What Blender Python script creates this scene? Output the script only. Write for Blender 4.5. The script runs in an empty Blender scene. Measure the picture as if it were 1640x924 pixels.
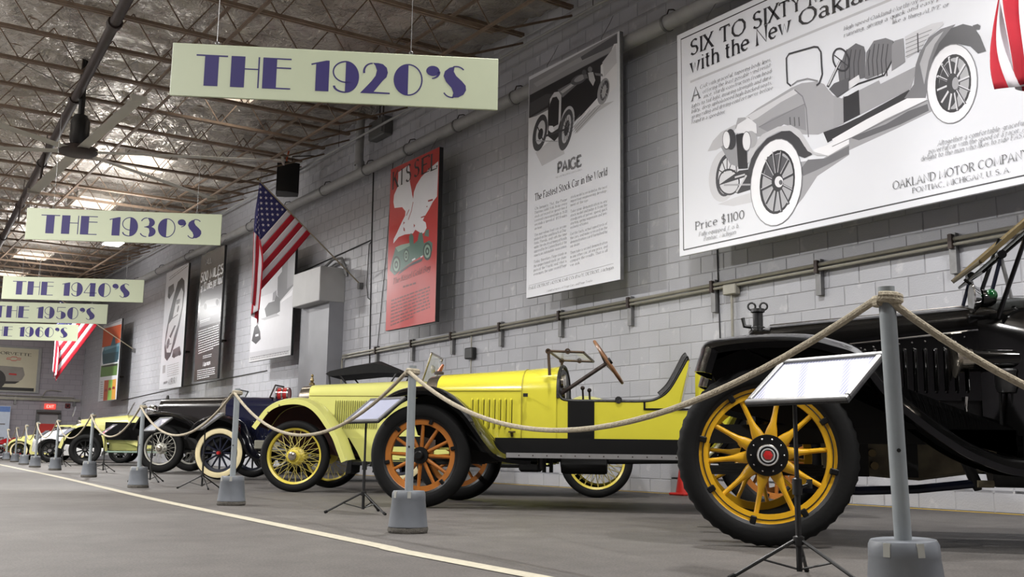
import bpy, math, random
from mathutils import Vector, Matrix, noise
R = math.radians
pi = math.pi
sin, cos = math.sin, math.cos
random.seed(7)
scene = bpy.context.scene
col = scene.collection

# ------------------------------------------------------------------ camera
CAM_H = .47
YAW, PITCH, ROLL = R(33.9), R(9.0), R(.8)
fwd = Vector((sin(YAW)*cos(PITCH), cos(YAW)*cos(PITCH), sin(PITCH)))
rgt0 = Vector((cos(YAW), -sin(YAW), 0))
up0 = rgt0.cross(fwd)
rgt = rgt0*cos(ROLL)+up0*sin(ROLL)
upv = up0*cos(ROLL)-rgt0*sin(ROLL)
cd = bpy.data.cameras.new('camera')
cd.sensor_width = 36.0
cd.lens = 1650.0/1640.0*36.0
cd.clip_start = .05
cd.clip_end = 200
cam = bpy.data.objects.new('camera', cd)
col.objects.link(cam)
cam.matrix_world = Matrix(((rgt.x, upv.x, -fwd.x, 0), (rgt.y, upv.y, -fwd.y, 0), (rgt.z, upv.z, -fwd.z, CAM_H), (0, 0, 0, 1)))
scene.camera = cam

# ------------------------------------------------------------------ world, exposure
world = bpy.data.worlds.new('world')
scene.world = world
world.use_nodes = True
wb = world.node_tree.nodes['Background']
wb.inputs[0].default_value = (.75, .82, .9, 1)
wb.inputs[1].default_value = .3
scene.view_settings.view_transform = 'Standard'
scene.view_settings.look = 'None'
scene.view_settings.gamma = 1.0
scene.view_settings.use_curve_mapping = False
scene.view_settings.exposure = -.02
LAMP_W = 520.0          # each high-bay lamp
CEIL_FILL = .3            # share of lamp power added as upward fill for the ceiling
SKY_E = 9.0             # skylight panels
WALL_X = 8.65           # face of the long block wall
END_Y = 43.0            # far end wall
CEIL_Z = 6.85

# ------------------------------------------------------------------ materials
MATS = {}
def mat(name, c, rough=.5, metal=0.0, var=.06, scale=9.0, bump=0.0, coat=0.0, emit=0.0, alpha=1.0, trans=0.0, detail=4.0, bscale=None, spec=.5):
    if name in MATS: return MATS[name]
    m = bpy.data.materials.new(name); m.use_nodes = True
    nt = m.node_tree; N = nt.nodes; L = nt.links
    b = N['Principled BSDF']
    tc = N.new('ShaderNodeTexCoord'); nz = N.new('ShaderNodeTexNoise')
    nz.inputs['Scale'].default_value = scale; nz.inputs['Detail'].default_value = detail
    L.new(tc.outputs['Object'], nz.inputs['Vector'])
    rp = N.new('ShaderNodeValToRGB')
    rp.color_ramp.elements[0].position = .3; rp.color_ramp.elements[1].position = .7
    rp.color_ramp.elements[0].color = tuple(max(0, v*(1-var)) for v in c)+(1,)
    rp.color_ramp.elements[1].color = tuple(min(1, v*(1+var)) for v in c)+(1,)
    L.new(nz.outputs['Fac'], rp.inputs['Fac']); L.new(rp.outputs['Color'], b.inputs['Base Color'])
    b.inputs['Roughness'].default_value = rough; b.inputs['Metallic'].default_value = metal
    b.inputs['Specular IOR Level'].default_value = spec
    if coat: b.inputs['Coat Weight'].default_value = coat; b.inputs['Coat Roughness'].default_value = .06
    if emit: L.new(rp.outputs['Color'], b.inputs['Emission Color']); b.inputs['Emission Strength'].default_value = emit
    if trans: b.inputs['Transmission Weight'].default_value = trans; b.inputs['IOR'].default_value = 1.12
    if alpha < 1: b.inputs['Alpha'].default_value = alpha
    if bump:
        n2 = N.new('ShaderNodeTexNoise'); n2.inputs['Scale'].default_value = bscale or scale*4; n2.inputs['Detail'].default_value = 5
        L.new(tc.outputs['Object'], n2.inputs['Vector'])
        bp = N.new('ShaderNodeBump'); bp.inputs['Strength'].default_value = bump; bp.inputs['Distance'].default_value = .02
        L.new(n2.outputs['Fac'], bp.inputs['Height']); L.new(bp.outputs['Normal'], b.inputs['Normal'])
    MATS[name] = m
    return m
def srgb(r, g, b):
    f = lambda v: ((v/255+.055)/1.055)**2.4 if v/255 > .04045 else v/255/12.92
    return (f(r), f(g), f(b))
def gray(v): return srgb(v, v, v)

# ------------------------------------------------------------------ mesh collector
class MB:
    def __init__(s): s.v = []; s.f = []
    def add(s, vs, fs):
        o = len(s.v); s.v += [tuple(v) for v in vs]; s.f += [tuple(i+o for i in f) for f in fs]; return s
    def box(s, x0, x1, y0, y1, z0, z1):
        return s.add([(x0,y0,z0),(x1,y0,z0),(x1,y1,z0),(x0,y1,z0),(x0,y0,z1),(x1,y0,z1),(x1,y1,z1),(x0,y1,z1)],
                     [(0,3,2,1),(4,5,6,7),(0,1,5,4),(1,2,6,5),(2,3,7,6),(3,0,4,7)])
    def bbox(s, x0, x1, y0, y1, z0, z1, b=.01):
        "box with chamfered edges"
        a = [(x0+b,y0,z0+b),(x1-b,y0,z0+b),(x1-b,y0,z1-b),(x0+b,y0,z1-b),(x0+b,y1,z0+b),(x1-b,y1,z0+b),(x1-b,y1,z1-b),(x0+b,y1,z1-b),
             (x0,y0+b,z0+b),(x0,y1-b,z0+b),(x0,y1-b,z1-b),(x0,y0+b,z1-b),(x1,y0+b,z0+b),(x1,y1-b,z0+b),(x1,y1-b,z1-b),(x1,y0+b,z1-b),
             (x0+b,y0+b,z0),(x1-b,y0+b,z0),(x1-b,y1-b,z0),(x0+b,y1-b,z0),(x0+b,y0+b,z1),(x1-b,y0+b,z1),(x1-b,y1-b,z1),(x0+b,y1-b,z1)]
        f = [(0,1,2,3),(5,4,7,6),(9,8,11,10),(12,13,14,15),(19,18,17,16),(20,21,22,23),
             (0,3,11,8),(2,1,12,15),(4,9,10,7),(5,6,14,13),(1,0,16,17),(3,2,21,20),(4,5,18,19),(6,7,23,22),
             (8,9,19,16),(13,12,17,18),(10,11,20,23),(15,14,22,21),
             (0,8,16),(1,17,12),(2,15,21),(3,20,11),(4,19,9),(5,13,18),(6,22,14),(7,10,23)]
        return s.add(a, f)
    def tube(s, pts, r, n=8, caps=True):
        pts = [Vector(p) for p in pts]; m = len(pts)
        rs = r if isinstance(r, (list, tuple)) else [r]*m
        t0 = (pts[1]-pts[0]).normalized()
        a = Vector((0,0,1)) if abs(t0.z) < .9 else Vector((1,0,0))
        u = t0.cross(a).normalized(); vs = []
        for i, p in enumerate(pts):
            t = (pts[min(i+1, m-1)]-pts[max(i-1, 0)])
            if t.length < 1e-9: t = t0
            t.normalize()
            u = (u-t*u.dot(t)).normalized(); w = t.cross(u)
            for k in range(n):
                q = 2*pi*k/n; vs.append(p+(u*cos(q)+w*sin(q))*rs[i])
        fs = [(i*n+k, i*n+(k+1)%n, (i+1)*n+(k+1)%n, (i+1)*n+k) for i in range(m-1) for k in range(n)]
        if caps: fs += [tuple(range(n-1, -1, -1)), tuple((m-1)*n+k for k in range(n))]
        return s.add(vs, fs)
    def bar(s, p, q, w, h, up=(0,0,1)):
        p, q = Vector(p), Vector(q); t = (q-p).normalized(); up = Vector(up)
        if abs(t.dot(up)) > .98: up = Vector((1,0,0))
        u = t.cross(up).normalized()*w/2; v = u.cross(t).normalized()*h/2
        vs = [p-u-v,p+u-v,p+u+v,p-u+v,q-u-v,q+u-v,q+u+v,q-u+v]
        return s.add(vs, [(0,1,2,3),(7,6,5,4),(0,4,5,1),(1,5,6,2),(2,6,7,3),(3,7,4,0)])
    def lathe(s, prof, n=32, o=(0,0,0), axis='z', a0=0.0, a1=2*pi):
        "prof = [(radius, along)]"
        full = abs(a1-a0-2*pi) < 1e-6; nn = n if full else n+1; vs = []
        for r, h in prof:
            for k in range(nn):
                q = a0+(a1-a0)*k/n; c, d = r*cos(q), r*sin(q)
                p = (c, d, h) if axis == 'z' else ((c, h, d) if axis == 'y' else (h, c, d))
                vs.append((p[0]+o[0], p[1]+o[1], p[2]+o[2]))
        fs = []
        for i in range(len(prof)-1):
            for k in range(n):
                k2 = (k+1) % nn
                fs.append((i*nn+k, i*nn+k2, (i+1)*nn+k2, (i+1)*nn+k))
        return s.add(vs, fs)
    def prism(s, poly, y0, y1, ax='y'):
        "poly of (a,b) pairs extruded between y0 and y1 along ax (y: a=x b=z; x: a=y b=z; z: a=x b=y)"
        n = len(poly)
        def P(a, b, h): return (a, h, b) if ax == 'y' else ((h, a, b) if ax == 'x' else (a, b, h))
        vs = [P(a, b, y0) for a, b in poly]+[P(a, b, y1) for a, b in poly]
        return s.add(vs, [tuple(range(n)), tuple(range(2*n-1, n-1, -1))]+[(i, n+i, n+(i+1)%n, (i+1)%n) for i in range(n)])
    def loft(s, rings, closed=True, caps=True):
        n = len(rings[0]); m = len(rings); vs = [p for r in rings for p in r]
        e = n if closed else n-1
        fs = [(i*n+k, i*n+(k+1)%n, (i+1)*n+(k+1)%n, (i+1)*n+k) for i in range(m-1) for k in range(e)]
        if caps: fs += [tuple(range(n-1, -1, -1)), tuple((m-1)*n+k for k in range(n))]
        return s.add(vs, fs)
    def sphere(s, c, rx, ry=None, rz=None, n=16, m=10):
        ry = ry or rx; rz = rz or rx
        rings = []
        for i in range(m+1):
            a = -pi/2+pi*i/m; rr = max(cos(a), 1e-3)
            rings.append([(c[0]+rx*rr*cos(2*pi*k/n), c[1]+ry*rr*sin(2*pi*k/n), c[2]+rz*sin(a)) for k in range(n)])
        return s.loft(rings)
    def xf(s, M, start=0):
        s.v[start:] = [tuple(M @ Vector(p)) for p in s.v[start:]]; return s
    def mesh(s, name, m=None, smooth=35):
        me = bpy.data.meshes.new(name)
        me.from_pydata(s.v, [], s.f)
        me.validate()
        if smooth:
            me.polygons.foreach_set('use_smooth', [True]*len(me.polygons))
            me.set_sharp_from_angle(angle=R(smooth))
        if m: me.materials.append(m)
        return me
    def build(s, name, m, parent=None, smooth=35, fix=True):
        me = s.mesh(name, m, smooth)
        if fix:
            import bmesh
            bm = bmesh.new(); bm.from_mesh(me); bmesh.ops.recalc_face_normals(bm, faces=bm.faces); bm.to_mesh(me); bm.free()
            if smooth: me.set_sharp_from_angle(angle=R(smooth))
        return link(name, me, parent)
def link(name, me, parent=None, loc=None, rot=None):
    o = bpy.data.objects.new(name, me); col.objects.link(o)
    if parent is not None: o.parent = parent
    if loc is not None: o.location = loc
    if rot is not None: o.rotation_euler = rot
    return o
def tag(o, label=None, cat=None, group=None, kind=None):
    if label: o['label'] = label
    if cat: o['category'] = cat
    if group: o['group'] = group
    if kind: o['kind'] = kind
    return o
def thing(name, label, cat, loc=(0,0,0), rz=0.0, group=None):
    o = bpy.data.objects.new(name, None); col.objects.link(o)
    o.empty_display_size = .1; o.location = loc; o.rotation_euler = (0, 0, rz)
    return tag(o, label, cat, group)
def copy_tree(o, parent=None):
    c = o.copy(); col.objects.link(c)
    if parent is not None: c.parent = parent
    for ch in list(o.children): copy_tree(ch, c)
    return c
def lin(a, b, n): return [a+(b-a)*i/(n-1) for i in range(n)]
def smoothpath(pts, k=6):
    "Catmull-Rom through points"
    P = [Vector(p) for p in pts]; out = []
    for i in range(len(P)-1):
        a, b, c, d = P[max(i-1, 0)], P[i], P[i+1], P[min(i+2, len(P)-1)]
        for j in range(k):
            t = j/k
            out.append(.5*((2*b)+(c-a)*t+(2*a-5*b+4*c-d)*t*t+(3*b-a-3*c+d)*t**3))
    out.append(P[-1]); return out

# ------------------------------------------------------------------ palette
STEEL = mat('galvanised steel', gray(120), .45, .6, .12, 14)
PIPE = mat('painted grey pipe', gray(150), .5, 0, .08, 5)
BROWN = mat('primed joist steel', srgb(122, 104, 88), .6, .2, .15, 12)
DARKSTEEL = mat('dark sprinkler pipe', srgb(62, 52, 48), .55, .3, .12, 10)
BLACKP = mat('black plastic', gray(24), .45, 0, .1, 20)
RUBBER = mat('tyre rubber', gray(15), .72, 0, .12, 12, .08, spec=.22)
BLACK = mat('black enamel', gray(7), .1, 0, .1, 6, 0, .25)
SATIN = mat('black satin paint', gray(12), .42, 0, .15, 10, spec=.3)
CHASSIS = mat('dirty black chassis', gray(11), .7, 0, .3, 15)
NICKEL = mat('nickel plate', srgb(186, 178, 165), .2, .95, .05, 12)
CHROME = mat('chrome plate', srgb(205, 205, 205), .12, 1.0, .03, 12)
BRASS = mat('dull brass', srgb(108, 94, 64), .38, .7, .1, 16)
GLASS = mat('clear glass', (.93, .97, .95), .03, 0, .01, 4, alpha=.22)
WHITEP = mat('white print board', srgb(222, 224, 231), .32, 0, .01, 2)
CREAM = mat('pale green sign board', srgb(176, 183, 156), .5, 0, .015, 2)
PURPLE = mat('purple sign paint', srgb(34, 22, 90), .6, 0, .06, 6)
ROPE = mat('cream rope', srgb(166, 156, 136), .9, 0, .18, 60, .5, bscale=160)
POSTG = mat('grey painted post', srgb(134, 140, 143), .5, 0, .08, 14)
BUCKET = mat('grey painted bucket', srgb(106, 110, 116), .48, 0, .07, 12)
CONC = mat('rough concrete', srgb(88, 84, 78), .95, 0, .25, 40, .6)
# ================================================================== THE SETTING
# ---- floor
def floor_material():
    m = bpy.data.materials.new('worn asphalt'); m.use_nodes = True
    nt = m.node_tree; N = nt.nodes; L = nt.links; b = N['Principled BSDF']
    tc = N.new('ShaderNodeTexCoord')
    def nz(s, d, rough=.6):
        n = N.new('ShaderNodeTexNoise'); n.inputs['Scale'].default_value = s; n.inputs['Detail'].default_value = d; n.inputs['Roughness'].default_value = rough
        L.new(tc.outputs['Object'], n.inputs['Vector']); return n
    big, mid, fine = nz(.45, 4), nz(4.5, 6), nz(90, 3)
    r1 = N.new('ShaderNodeValToRGB'); e = r1.color_ramp.elements
    e[0].position, e[1].position = .35, .68
    e[0].color = srgb(97, 92, 89)+(1,); e[1].color = srgb(121, 117, 113)+(1,)
    L.new(big.outputs['Fac'], r1.inputs['Fac'])
    r2 = N.new('ShaderNodeValToRGB'); e = r2.color_ramp.elements
    e[0].position, e[1].position = .3, .75; e[0].color = gray(212)+(1,); e[1].color = gray(255)+(1,)
    L.new(mid.outputs['Fac'], r2.inputs['Fac'])
    r3 = N.new('ShaderNodeValToRGB'); e = r3.color_ramp.elements
    e[0].position, e[1].position = .32, .7; e[0].color = gray(170)+(1,); e[1].color = gray(255)+(1,)
    L.new(fine.outputs['Fac'], r3.inputs['Fac'])
    prev = r1
    for r in (r2, r3):
        mx = N.new('ShaderNodeMixRGB'); mx.blend_type = 'MULTIPLY'; mx.inputs[0].default_value = 1
        L.new(prev.outputs[0], mx.inputs[1]); L.new(r.outputs[0], mx.inputs[2]); prev = mx
    L.new(prev.outputs[0], b.inputs['Base Color'])
    b.inputs['Roughness'].default_value = .62
    bp = N.new('ShaderNodeBump'); bp.inputs['Strength'].default_value = .35; bp.inputs['Distance'].default_value = .006
    L.new(fine.outputs['Fac'], bp.inputs['Height']); L.new(bp.outputs['Normal'], b.inputs['Normal'])
    return m
fl = MB().box(-9, WALL_X+.2, -8, END_Y+.2, -.2, 0).build('floor', floor_material(), smooth=0)
tag(fl, 'worn grey asphalt floor of the hall', kind='structure')
# painted line: follows the rope line, bending slightly toward the wall
LINE = mat('worn cream floor paint', srgb(170, 164, 146), .75, 0, .14, 30)
lp = [(2.36, -6, 0), (2.345, 3.3, 0), (2.39, 4.76, 0), (2.47, 6.4, 0), (2.63, 9.64, 0), (3.0, 14.6, 0), (3.2, 17.5, 0), (3.8, 27.4, 0), (4.6, 41, 0)]
lp = smoothpath(lp, 5); mb = MB(); vs = []
for i, p in enumerate(lp):
    t = (lp[min(i+1, len(lp)-1)]-lp[max(i-1, 0)]).normalized(); n = Vector((t.y, -t.x, 0))*.05
    vs += [p-n+Vector((0,0,.003)), p+n+Vector((0,0,.003))]
mb.add(vs, [(2*i, 2*i+1, 2*i+3, 2*i+2) for i in range(len(lp)-1)])
o = mb.build('painted_line', LINE, fl, smooth=0); tag(o, 'cream painted line along the asphalt')
o = MB().box(WALL_X-.10, WALL_X-.04, -2, 18.6, .0, .004).build('painted_line', mat('yellow floor paint', srgb(186, 156, 58), .7, 0, .2, 12), fl, smooth=0)
tag(o, 'thin yellow painted line at the foot of the wall')

# ---- block wall
def block_material(name, base, white):
    m = bpy.data.materials.new(name); m.use_nodes = True
    nt = m.node_tree; N = nt.nodes; L = nt.links; b = N['Principled BSDF']
    g = N.new('ShaderNodeNewGeometry'); oi = N.new('ShaderNodeObjectInfo')
    def nz(s, d, src):
        n = N.new('ShaderNodeTexNoise'); n.inputs['Scale'].default_value = s; n.inputs['Detail'].default_value = d
        L.new(src, n.inputs['Vector']); return n
    n1, n2, n3 = nz(.7, 5, g.outputs['Position']), nz(5.5, 6, g.outputs['Position']), nz(60, 4, g.outputs['Position'])
    r1 = N.new('ShaderNodeValToRGB'); e = r1.color_ramp.elements; e[0].position, e[1].position = .3, .7
    e[0].color = tuple(v*.9 for v in base)+(1,); e[1].color = tuple(v*1.08 for v in base)+(1,)
    L.new(n1.outputs['Fac'], r1.inputs['Fac'])
    r2 = N.new('ShaderNodeValToRGB'); e = r2.color_ramp.elements; e[0].position, e[1].position = .62, .74
    e[0].color = (0,0,0,1); e[1].color = (.55,.55,.55,1)
    L.new(n2.outputs['Fac'], r2.inputs['Fac'])
    mx = N.new('ShaderNodeMixRGB'); L.new(r2.outputs[0], mx.inputs[0]); L.new(r1.outputs[0], mx.inputs[1]); mx.inputs[2].default_value = white+(1,)
    mp = N.new('ShaderNodeMapRange'); mp.inputs['To Min'].default_value = .93; mp.inputs['To Max'].default_value = 1.05
    L.new(oi.outputs['Random'], mp.inputs['Value'])
    m2 = N.new('ShaderNodeMixRGB'); m2.blend_type = 'MULTIPLY'; m2.inputs[0].default_value = 1
    L.new(mx.outputs[0], m2.inputs[1]); L.new(mp.outputs[0], m2.inputs[2]); L.new(m2.outputs[0], b.inputs['Base Color'])
    b.inputs['Roughness'].default_value = .42
    bp = N.new('ShaderNodeBump'); bp.inputs['Strength'].default_value = .25; bp.inputs['Distance'].default_value = .01
    L.new(n3.outputs['Fac'], bp.inputs['Height']); L.new(bp.outputs['Normal'], b.inputs['Normal'])
    return m
BLOCK = block_material('grey painted block', srgb(174, 175, 181), srgb(214, 214, 214))
MORTAR = mat('painted mortar', srgb(160, 160, 164), .5, 0, .25, 3)
wall = MB().box(WALL_X+.006, WALL_X+.25, -8, END_Y+.2, 0, CEIL_Z+.9).build('wall_right', MORTAR, smooth=0)
tag(wall, 'long grey painted concrete block wall hung with posters', kind='structure')
BW, BH, Z0 = .375, .2032, .163
def block_geo(mb, y, z, w, h):
    g = .0045; x0 = WALL_X+.006; x1 = WALL_X; b = .004
    y0, y1, z0, z1 = y+g, y+w-g, z+g, z+h-g
    mb.add([(x0,y0,z0),(x0,y1,z0),(x0,y1,z1),(x0,y0,z1),(x1,y0+b,z0+b),(x1,y1-b,z0+b),(x1,y1-b,z1-b),(x1,y0+b,z1-b)],
           [(4,7,6,5),(0,4,5,1),(1,5,6,2),(2,6,7,3),(3,7,4,0)])
def in_view(p):
    d = Vector(p)-Vector((0,0,CAM_H)); z = d.dot(fwd)
    if z < .5: return None
    return 820+1650*d.dot(rgt)/z, 462-1650*d.dot(upv)/z, z
HIDE = [(1082,0,1640,395),(843,100,996,470),(622,250,700,520),(400,420,470,575),(1130,535,1640,760),(900,700,1110,780)]
cells = []
for k in range(-1, 38):
    z = Z0+k*BH; z0 = max(z, 0); h = min(z+BH, CEIL_Z+.8)-z0
    if h < .02: continue
    off = (.5 if k % 2 else 0)*BW
    for j in range(-20, 116):
        y = -.18+off+j*BW
        if y+BW > END_Y: continue
        q = in_view((WALL_X, y+BW/2, z0+h/2)); s = -1
        if q and -10 < q[0] < 1650 and -10 < q[1] < 930 and h > .15 and not any(a < q[0] < c and b < q[1] < d for a, b, c, d in HIDE): s = 1/q[2]**2
        cells.append((s, y, z0, h))
cells.sort(key=lambda c: -c[0])
unit = MB(); block_geo(unit, 0, 0, BW, BH); ume = unit.mesh('block', BLOCK, 0)
ume.transform(Matrix.Translation((-WALL_X, 0, 0)))
for i, (s, y, z, h) in enumerate(cells[:300]):
    link('block', ume, wall, (WALL_X, y, z))
rest = MB()
for s, y, z, h in cells[300:]: block_geo(rest, y, z, BW, h)
tag(rest.build('blocks', BLOCK, wall, smooth=0, fix=False), kind='stuff')

# ---- far end wall and the unseen sides of the hall
def brick_material():
    m = bpy.data.materials.new('far painted block'); m.use_nodes = True
    nt = m.node_tree; N = nt.nodes; L = nt.links; b = N['Principled BSDF']
    g = N.new('ShaderNodeNewGeometry'); sx = N.new('ShaderNodeSeparateXYZ'); cb = N.new('ShaderNodeCombineXYZ')
    L.new(g.outputs['Position'], sx.inputs[0]); L.new(sx.outputs['X'], cb.inputs['X']); L.new(sx.outputs['Z'], cb.inputs['Y'])
    t = N.new('ShaderNodeTexBrick'); t.inputs['Scale'].default_value = 1; t.inputs['Brick Width'].default_value = .4; t.inputs['Row Height'].default_value = .2
    t.inputs['Mortar Size'].default_value = .008
    t.inputs['Color1'].default_value = srgb(150, 145, 152)+(1,); t.inputs['Color2'].default_value = srgb(158, 153, 160)+(1,); t.inputs['Mortar'].default_value = srgb(132, 128, 134)+(1,)
    L.new(cb.outputs[0], t.inputs['Vector']); L.new(t.outputs['Color'], b.inputs['Base Color']); b.inputs['Roughness'].default_value = .55
    bp = N.new('ShaderNodeBump'); bp.inputs['Strength'].default_value = .3; bp.inputs['Distance'].default_value = .01; bp.invert = True
    L.new(t.outputs['Fac'], bp.inputs['Height']); L.new(bp.outputs['Normal'], b.inputs['Normal'])
    return m
FARB = brick_material()
wb_ = MB().box(-9, WALL_X+.2, END_Y, END_Y+.25, 0, CEIL_Z+.9).build('wall_end', FARB, smooth=0)
tag(wb_, 'far grey block end wall with door and exit sign', kind='structure')
tag(MB().box(-9.25, -9, -8, END_Y+.2, 0, CEIL_Z+.9).build('wall_left', FARB, smooth=0), 'block wall on the unseen side', kind='structure')
tag(MB().box(-9, WALL_X+.2, -8.25, -8, 0, CEIL_Z+.9).build('wall_back', FARB, smooth=0), 'block wall behind the viewer', kind='structure')

# ---- ceiling: quilted foil insulation sagging between open-web joists
SKY = [(4.85, 6.0, 7.1, 8.9)] + [(5.0, 6.0, y, y+1.3) for y in (-1.5, 16.3, 22.2, 26.8, 31.4, 36.0, 40.4)] + [(-4.6, -3.4, y, y+1.35) for y in (4.2, 14.2, 24.25, 34.25)]
FOIL = bpy.data.materials.new('silver foil insulation'); FOIL.use_nodes = True
nt = FOIL.node_tree; N = nt.nodes; L = nt.links; b = N['Principled BSDF']
tc = N.new('ShaderNodeTexCoord'); n1 = N.new('ShaderNodeTexNoise'); n1.inputs['Scale'].default_value = 1.1; n1.inputs['Detail'].default_value = 5
L.new(tc.outputs['Object'], n1.inputs['Vector'])
rp = N.new('ShaderNodeValToRGB'); e = rp.color_ramp.elements; e[0].position, e[1].position = .35, .7
e[0].color = srgb(176, 168, 158)+(1,); e[1].color = srgb(214, 208, 200)+(1,)
L.new(n1.outputs['Fac'], rp.inputs['Fac']); L.new(rp.outputs['Color'], b.inputs['Base Color'])
b.inputs['Metallic'].default_value = .6; b.inputs['Roughness'].default_value = .27
n2 = N.new('ShaderNodeTexVoronoi'); n2.inputs['Scale'].default_value = 2.6; n2.feature = 'F1'
n3 = N.new('ShaderNodeTexNoise'); n3.inputs['Scale'].default_value = 7; n3.inputs['Detail'].default_value = 4; n3.inputs['Distortion'].default_value = 1.6
L.new(tc.outputs['Object'], n2.inputs['Vector']); L.new(tc.outputs['Object'], n3.inputs['Vector'])
ad = N.new('ShaderNodeMath'); ad.operation = 'ADD'; L.new(n2.outputs['Distance'], ad.inputs[0]); L.new(n3.outputs['Fac'], ad.inputs[1])
bp = N.new('ShaderNodeBump'); bp.inputs['Strength'].default_value = 1.0; bp.inputs['Distance'].default_value = .05
L.new(ad.outputs[0], bp.inputs['Height']); L.new(bp.outputs['Normal'], b.inputs['Normal'])
J0, JS = 15.02, 1.25
mb = MB(); xs = [-9+i*.2 for i in range(45)]+[i*.1 for i in range(0, 87)]+[WALL_X+.1]; ys = [-8+i*.2 for i in range(40)]+[i*.1 for i in range(int((END_Y+.1)/.1)+1)]
nx = len(xs); idx = {}
for j, y in enumerate(ys):
    for i, x in enumerate(xs):
        t = ((y-J0)/JS) % 1.0
        pn = noise.noise((x*.8, y*.8, 7))
        sag = .10*sin(pi*t)**.7*(.8+.6*noise.noise((x*.35, y*.35, 3)))
        rd_ = lambda f, q: 1-2*abs(noise.noise((x*f+pn*.8, y*f*1.3, q)))
        w = .06*noise.noise((x*.9, y*1.6, 0))+.055*rd_(1.7, 5)+.03*rd_(3.9, 9)+.012*rd_(8.0, 2)
        w -= max(0, (x-6.3)/2.35)**1.5*.34
        mb.v.append((x, y, CEIL_Z-sag-w))
for j in range(len(ys)-1):
    for i in range(nx-1):
        cx, cy = (xs[i]+xs[i+1])/2, (ys[j]+ys[j+1])/2
        if any(a < cx < b_ and c < cy < d for a, b_, c, d in SKY): continue
        a = j*nx+i; mb.f.append((a, a+nx, a+nx+1, a+1))
ceil = mb.build('ceiling', FOIL, smooth=180, fix=False)
tag(ceil, 'crinkled silver foil insulation under the roof', kind='structure')
o = MB().box(-9.2, WALL_X+.25, -8.2, END_Y+.25, CEIL_Z+.9, CEIL_Z+.6)
SKYM = mat('daylit skylight panel', srgb(255, 250, 242), .5, 0, .02, 3, emit=SKY_E)
CURB = mat('white skylight curb', srgb(214, 206, 196), .6, 0, .05, 4)
rf = MB()
for a, b_, c, d in SKY:
    k = MB(); h0, h1 = CEIL_Z-.22, CEIL_Z+.36
    for x0, x1, y0, y1 in ((a-.06, a, c-.06, d+.06), (b_, b_+.06, c-.06, d+.06), (a, b_, c-.06, c), (a, b_, d, d+.06)): k.box(x0, x1, y0, y1, h0, h1)
    cu = k.build('skylight_curb', CURB, ceil, smooth=0)
    MB().box(a, b_, c, d, h1-.03, h1).build('skylight_pane', SKYM, cu, smooth=0)
    g = MB()
    for q in range(1, 5): g.box(a, b_, c+(d-c)*q/5-.012, c+(d-c)*q/5+.012, h1-.09, h1-.05)
    g.build('burglar_bar', BROWN, cu, smooth=0)

# joists: bottom chord, top chord, zig-zag web; bridging angles cross them
def joist(y, split):
    x0, x1 = -9.0, WALL_X-.1; zb, zt = 6.12, 6.72; e = x1-1.35
    m = MB()
    m.box(x0, x1, y-.045, y-.008, zt+.1, zt+.15).box(x0, x1, y+.008, y+.045, zt+.1, zt+.15)
    m.box(x0, e, y-.045, y-.008, zb, zb+.045).box(x0, e, y+.008, y+.045, zb, zb+.045)
    m.bar((e, y, zb+.02), (x1, y, zt), .03, .03)
    j = m.build('joist', BROWN, ceil, smooth=0, fix=False)
    p = .86; n = int((e-x0)/p); st = MB()
    for i in range(n):
        xa = e-i*p
        for (a, za, b2, zb2) in ((xa, zb+.02, xa-p/2, zt+.02), (xa-p/2, zt+.02, xa-p, zb+.02)):
            q = in_view(((a+b2)/2, y, 6.4))
            if split and q and 0 < q[0] < 1640 and 0 < q[1] < 500:
                MB().bar((a, y, za), (b2, y, zb2), .016, .016).build('web_bar', BROWN, j, smooth=0, fix=False)
            else: st.bar((a, y, za), (b2, y, zb2), .016, .016)
    if st.v: tag(st.build('web_bars', BROWN, j, smooth=0, fix=False), kind='stuff')
for k in range(-18, 23):
    y = J0+JS*k
    if y < END_Y-.2: joist(y, -3 <= k <= 9)
for x in (1.2, 4.3, 7.0):
    for z in (6.1, 6.6):
        MB().box(x-.02, x+.02, -7, END_Y, z-.025, z+.01).build('bridging_angle', BROWN, ceil, smooth=0)
# ================================================================== WALL FITTINGS
def cat_rope(a, b, sag, n=28):
    a, b = Vector(a), Vector(b)
    return [a.lerp(b, i/n)-Vector((0, 0, 4*sag*(i/n)*(1-i/n))) for i in range(n+1)]
# big roof-drain pipe on hangers
t = thing('drain_pipe', 'large grey pipe running along the wall above the posters', 'pipe', (8.4, 20, 5.8))
MB().tube([(0, -27, 0), (0, 23, 0)], .1, 16).build('pipe_run', PIPE, t)
for y in [-15.2, -13, -10.9, -9.2, -7.5, -5.8, -4.1, -2.4, -.4, 1.8, 4, 6.2, 9, 12, 15]:
    m = MB(); m.lathe([(.104, -.02), (.112, -.02), (.112, .02), (.104, .02), (.104, -.02)], 16, (0, y, 0), 'y')
    m.build('pipe_clamp', STEEL, t)
    m = MB().tube([(0, y, .11), (.03, y, .19), (.12, y+.01, .22), (.24, y+.02, .2)], .009, 6); m.build('hanger_hook', DARKSTEEL, t)
m = MB().tube([(0, -2.1, .05), (0, -2.1, .18), (-.02, -2.1, .3), (-.02, -2.12, 1.4)], .085, 14); m.build('riser', PIPE, t)
MB().lathe([(.09, .16), (.1, .16), (.1, .24), (.09, .24)], 14, (-.01, -2.1, 0)).build('riser_collar', PIPE, t)
# thin sprinkler branch line
t = thing('sprinkler_line', 'thin grey pipe running above the large wall pipe', 'pipe', (8.25, 20, 6.45))
MB().tube([(0, -17, 0), (0, 20, 0)], .022, 8).build('pipe_run', PIPE, t)
for y in (-13.5, -9.6, -5.6, -1.4, 3, 7, 12): MB().tube([(0, y, .02), (0, y, .6)], .006, 5).build('hanger_rod', DARKSTEEL, t)
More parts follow.
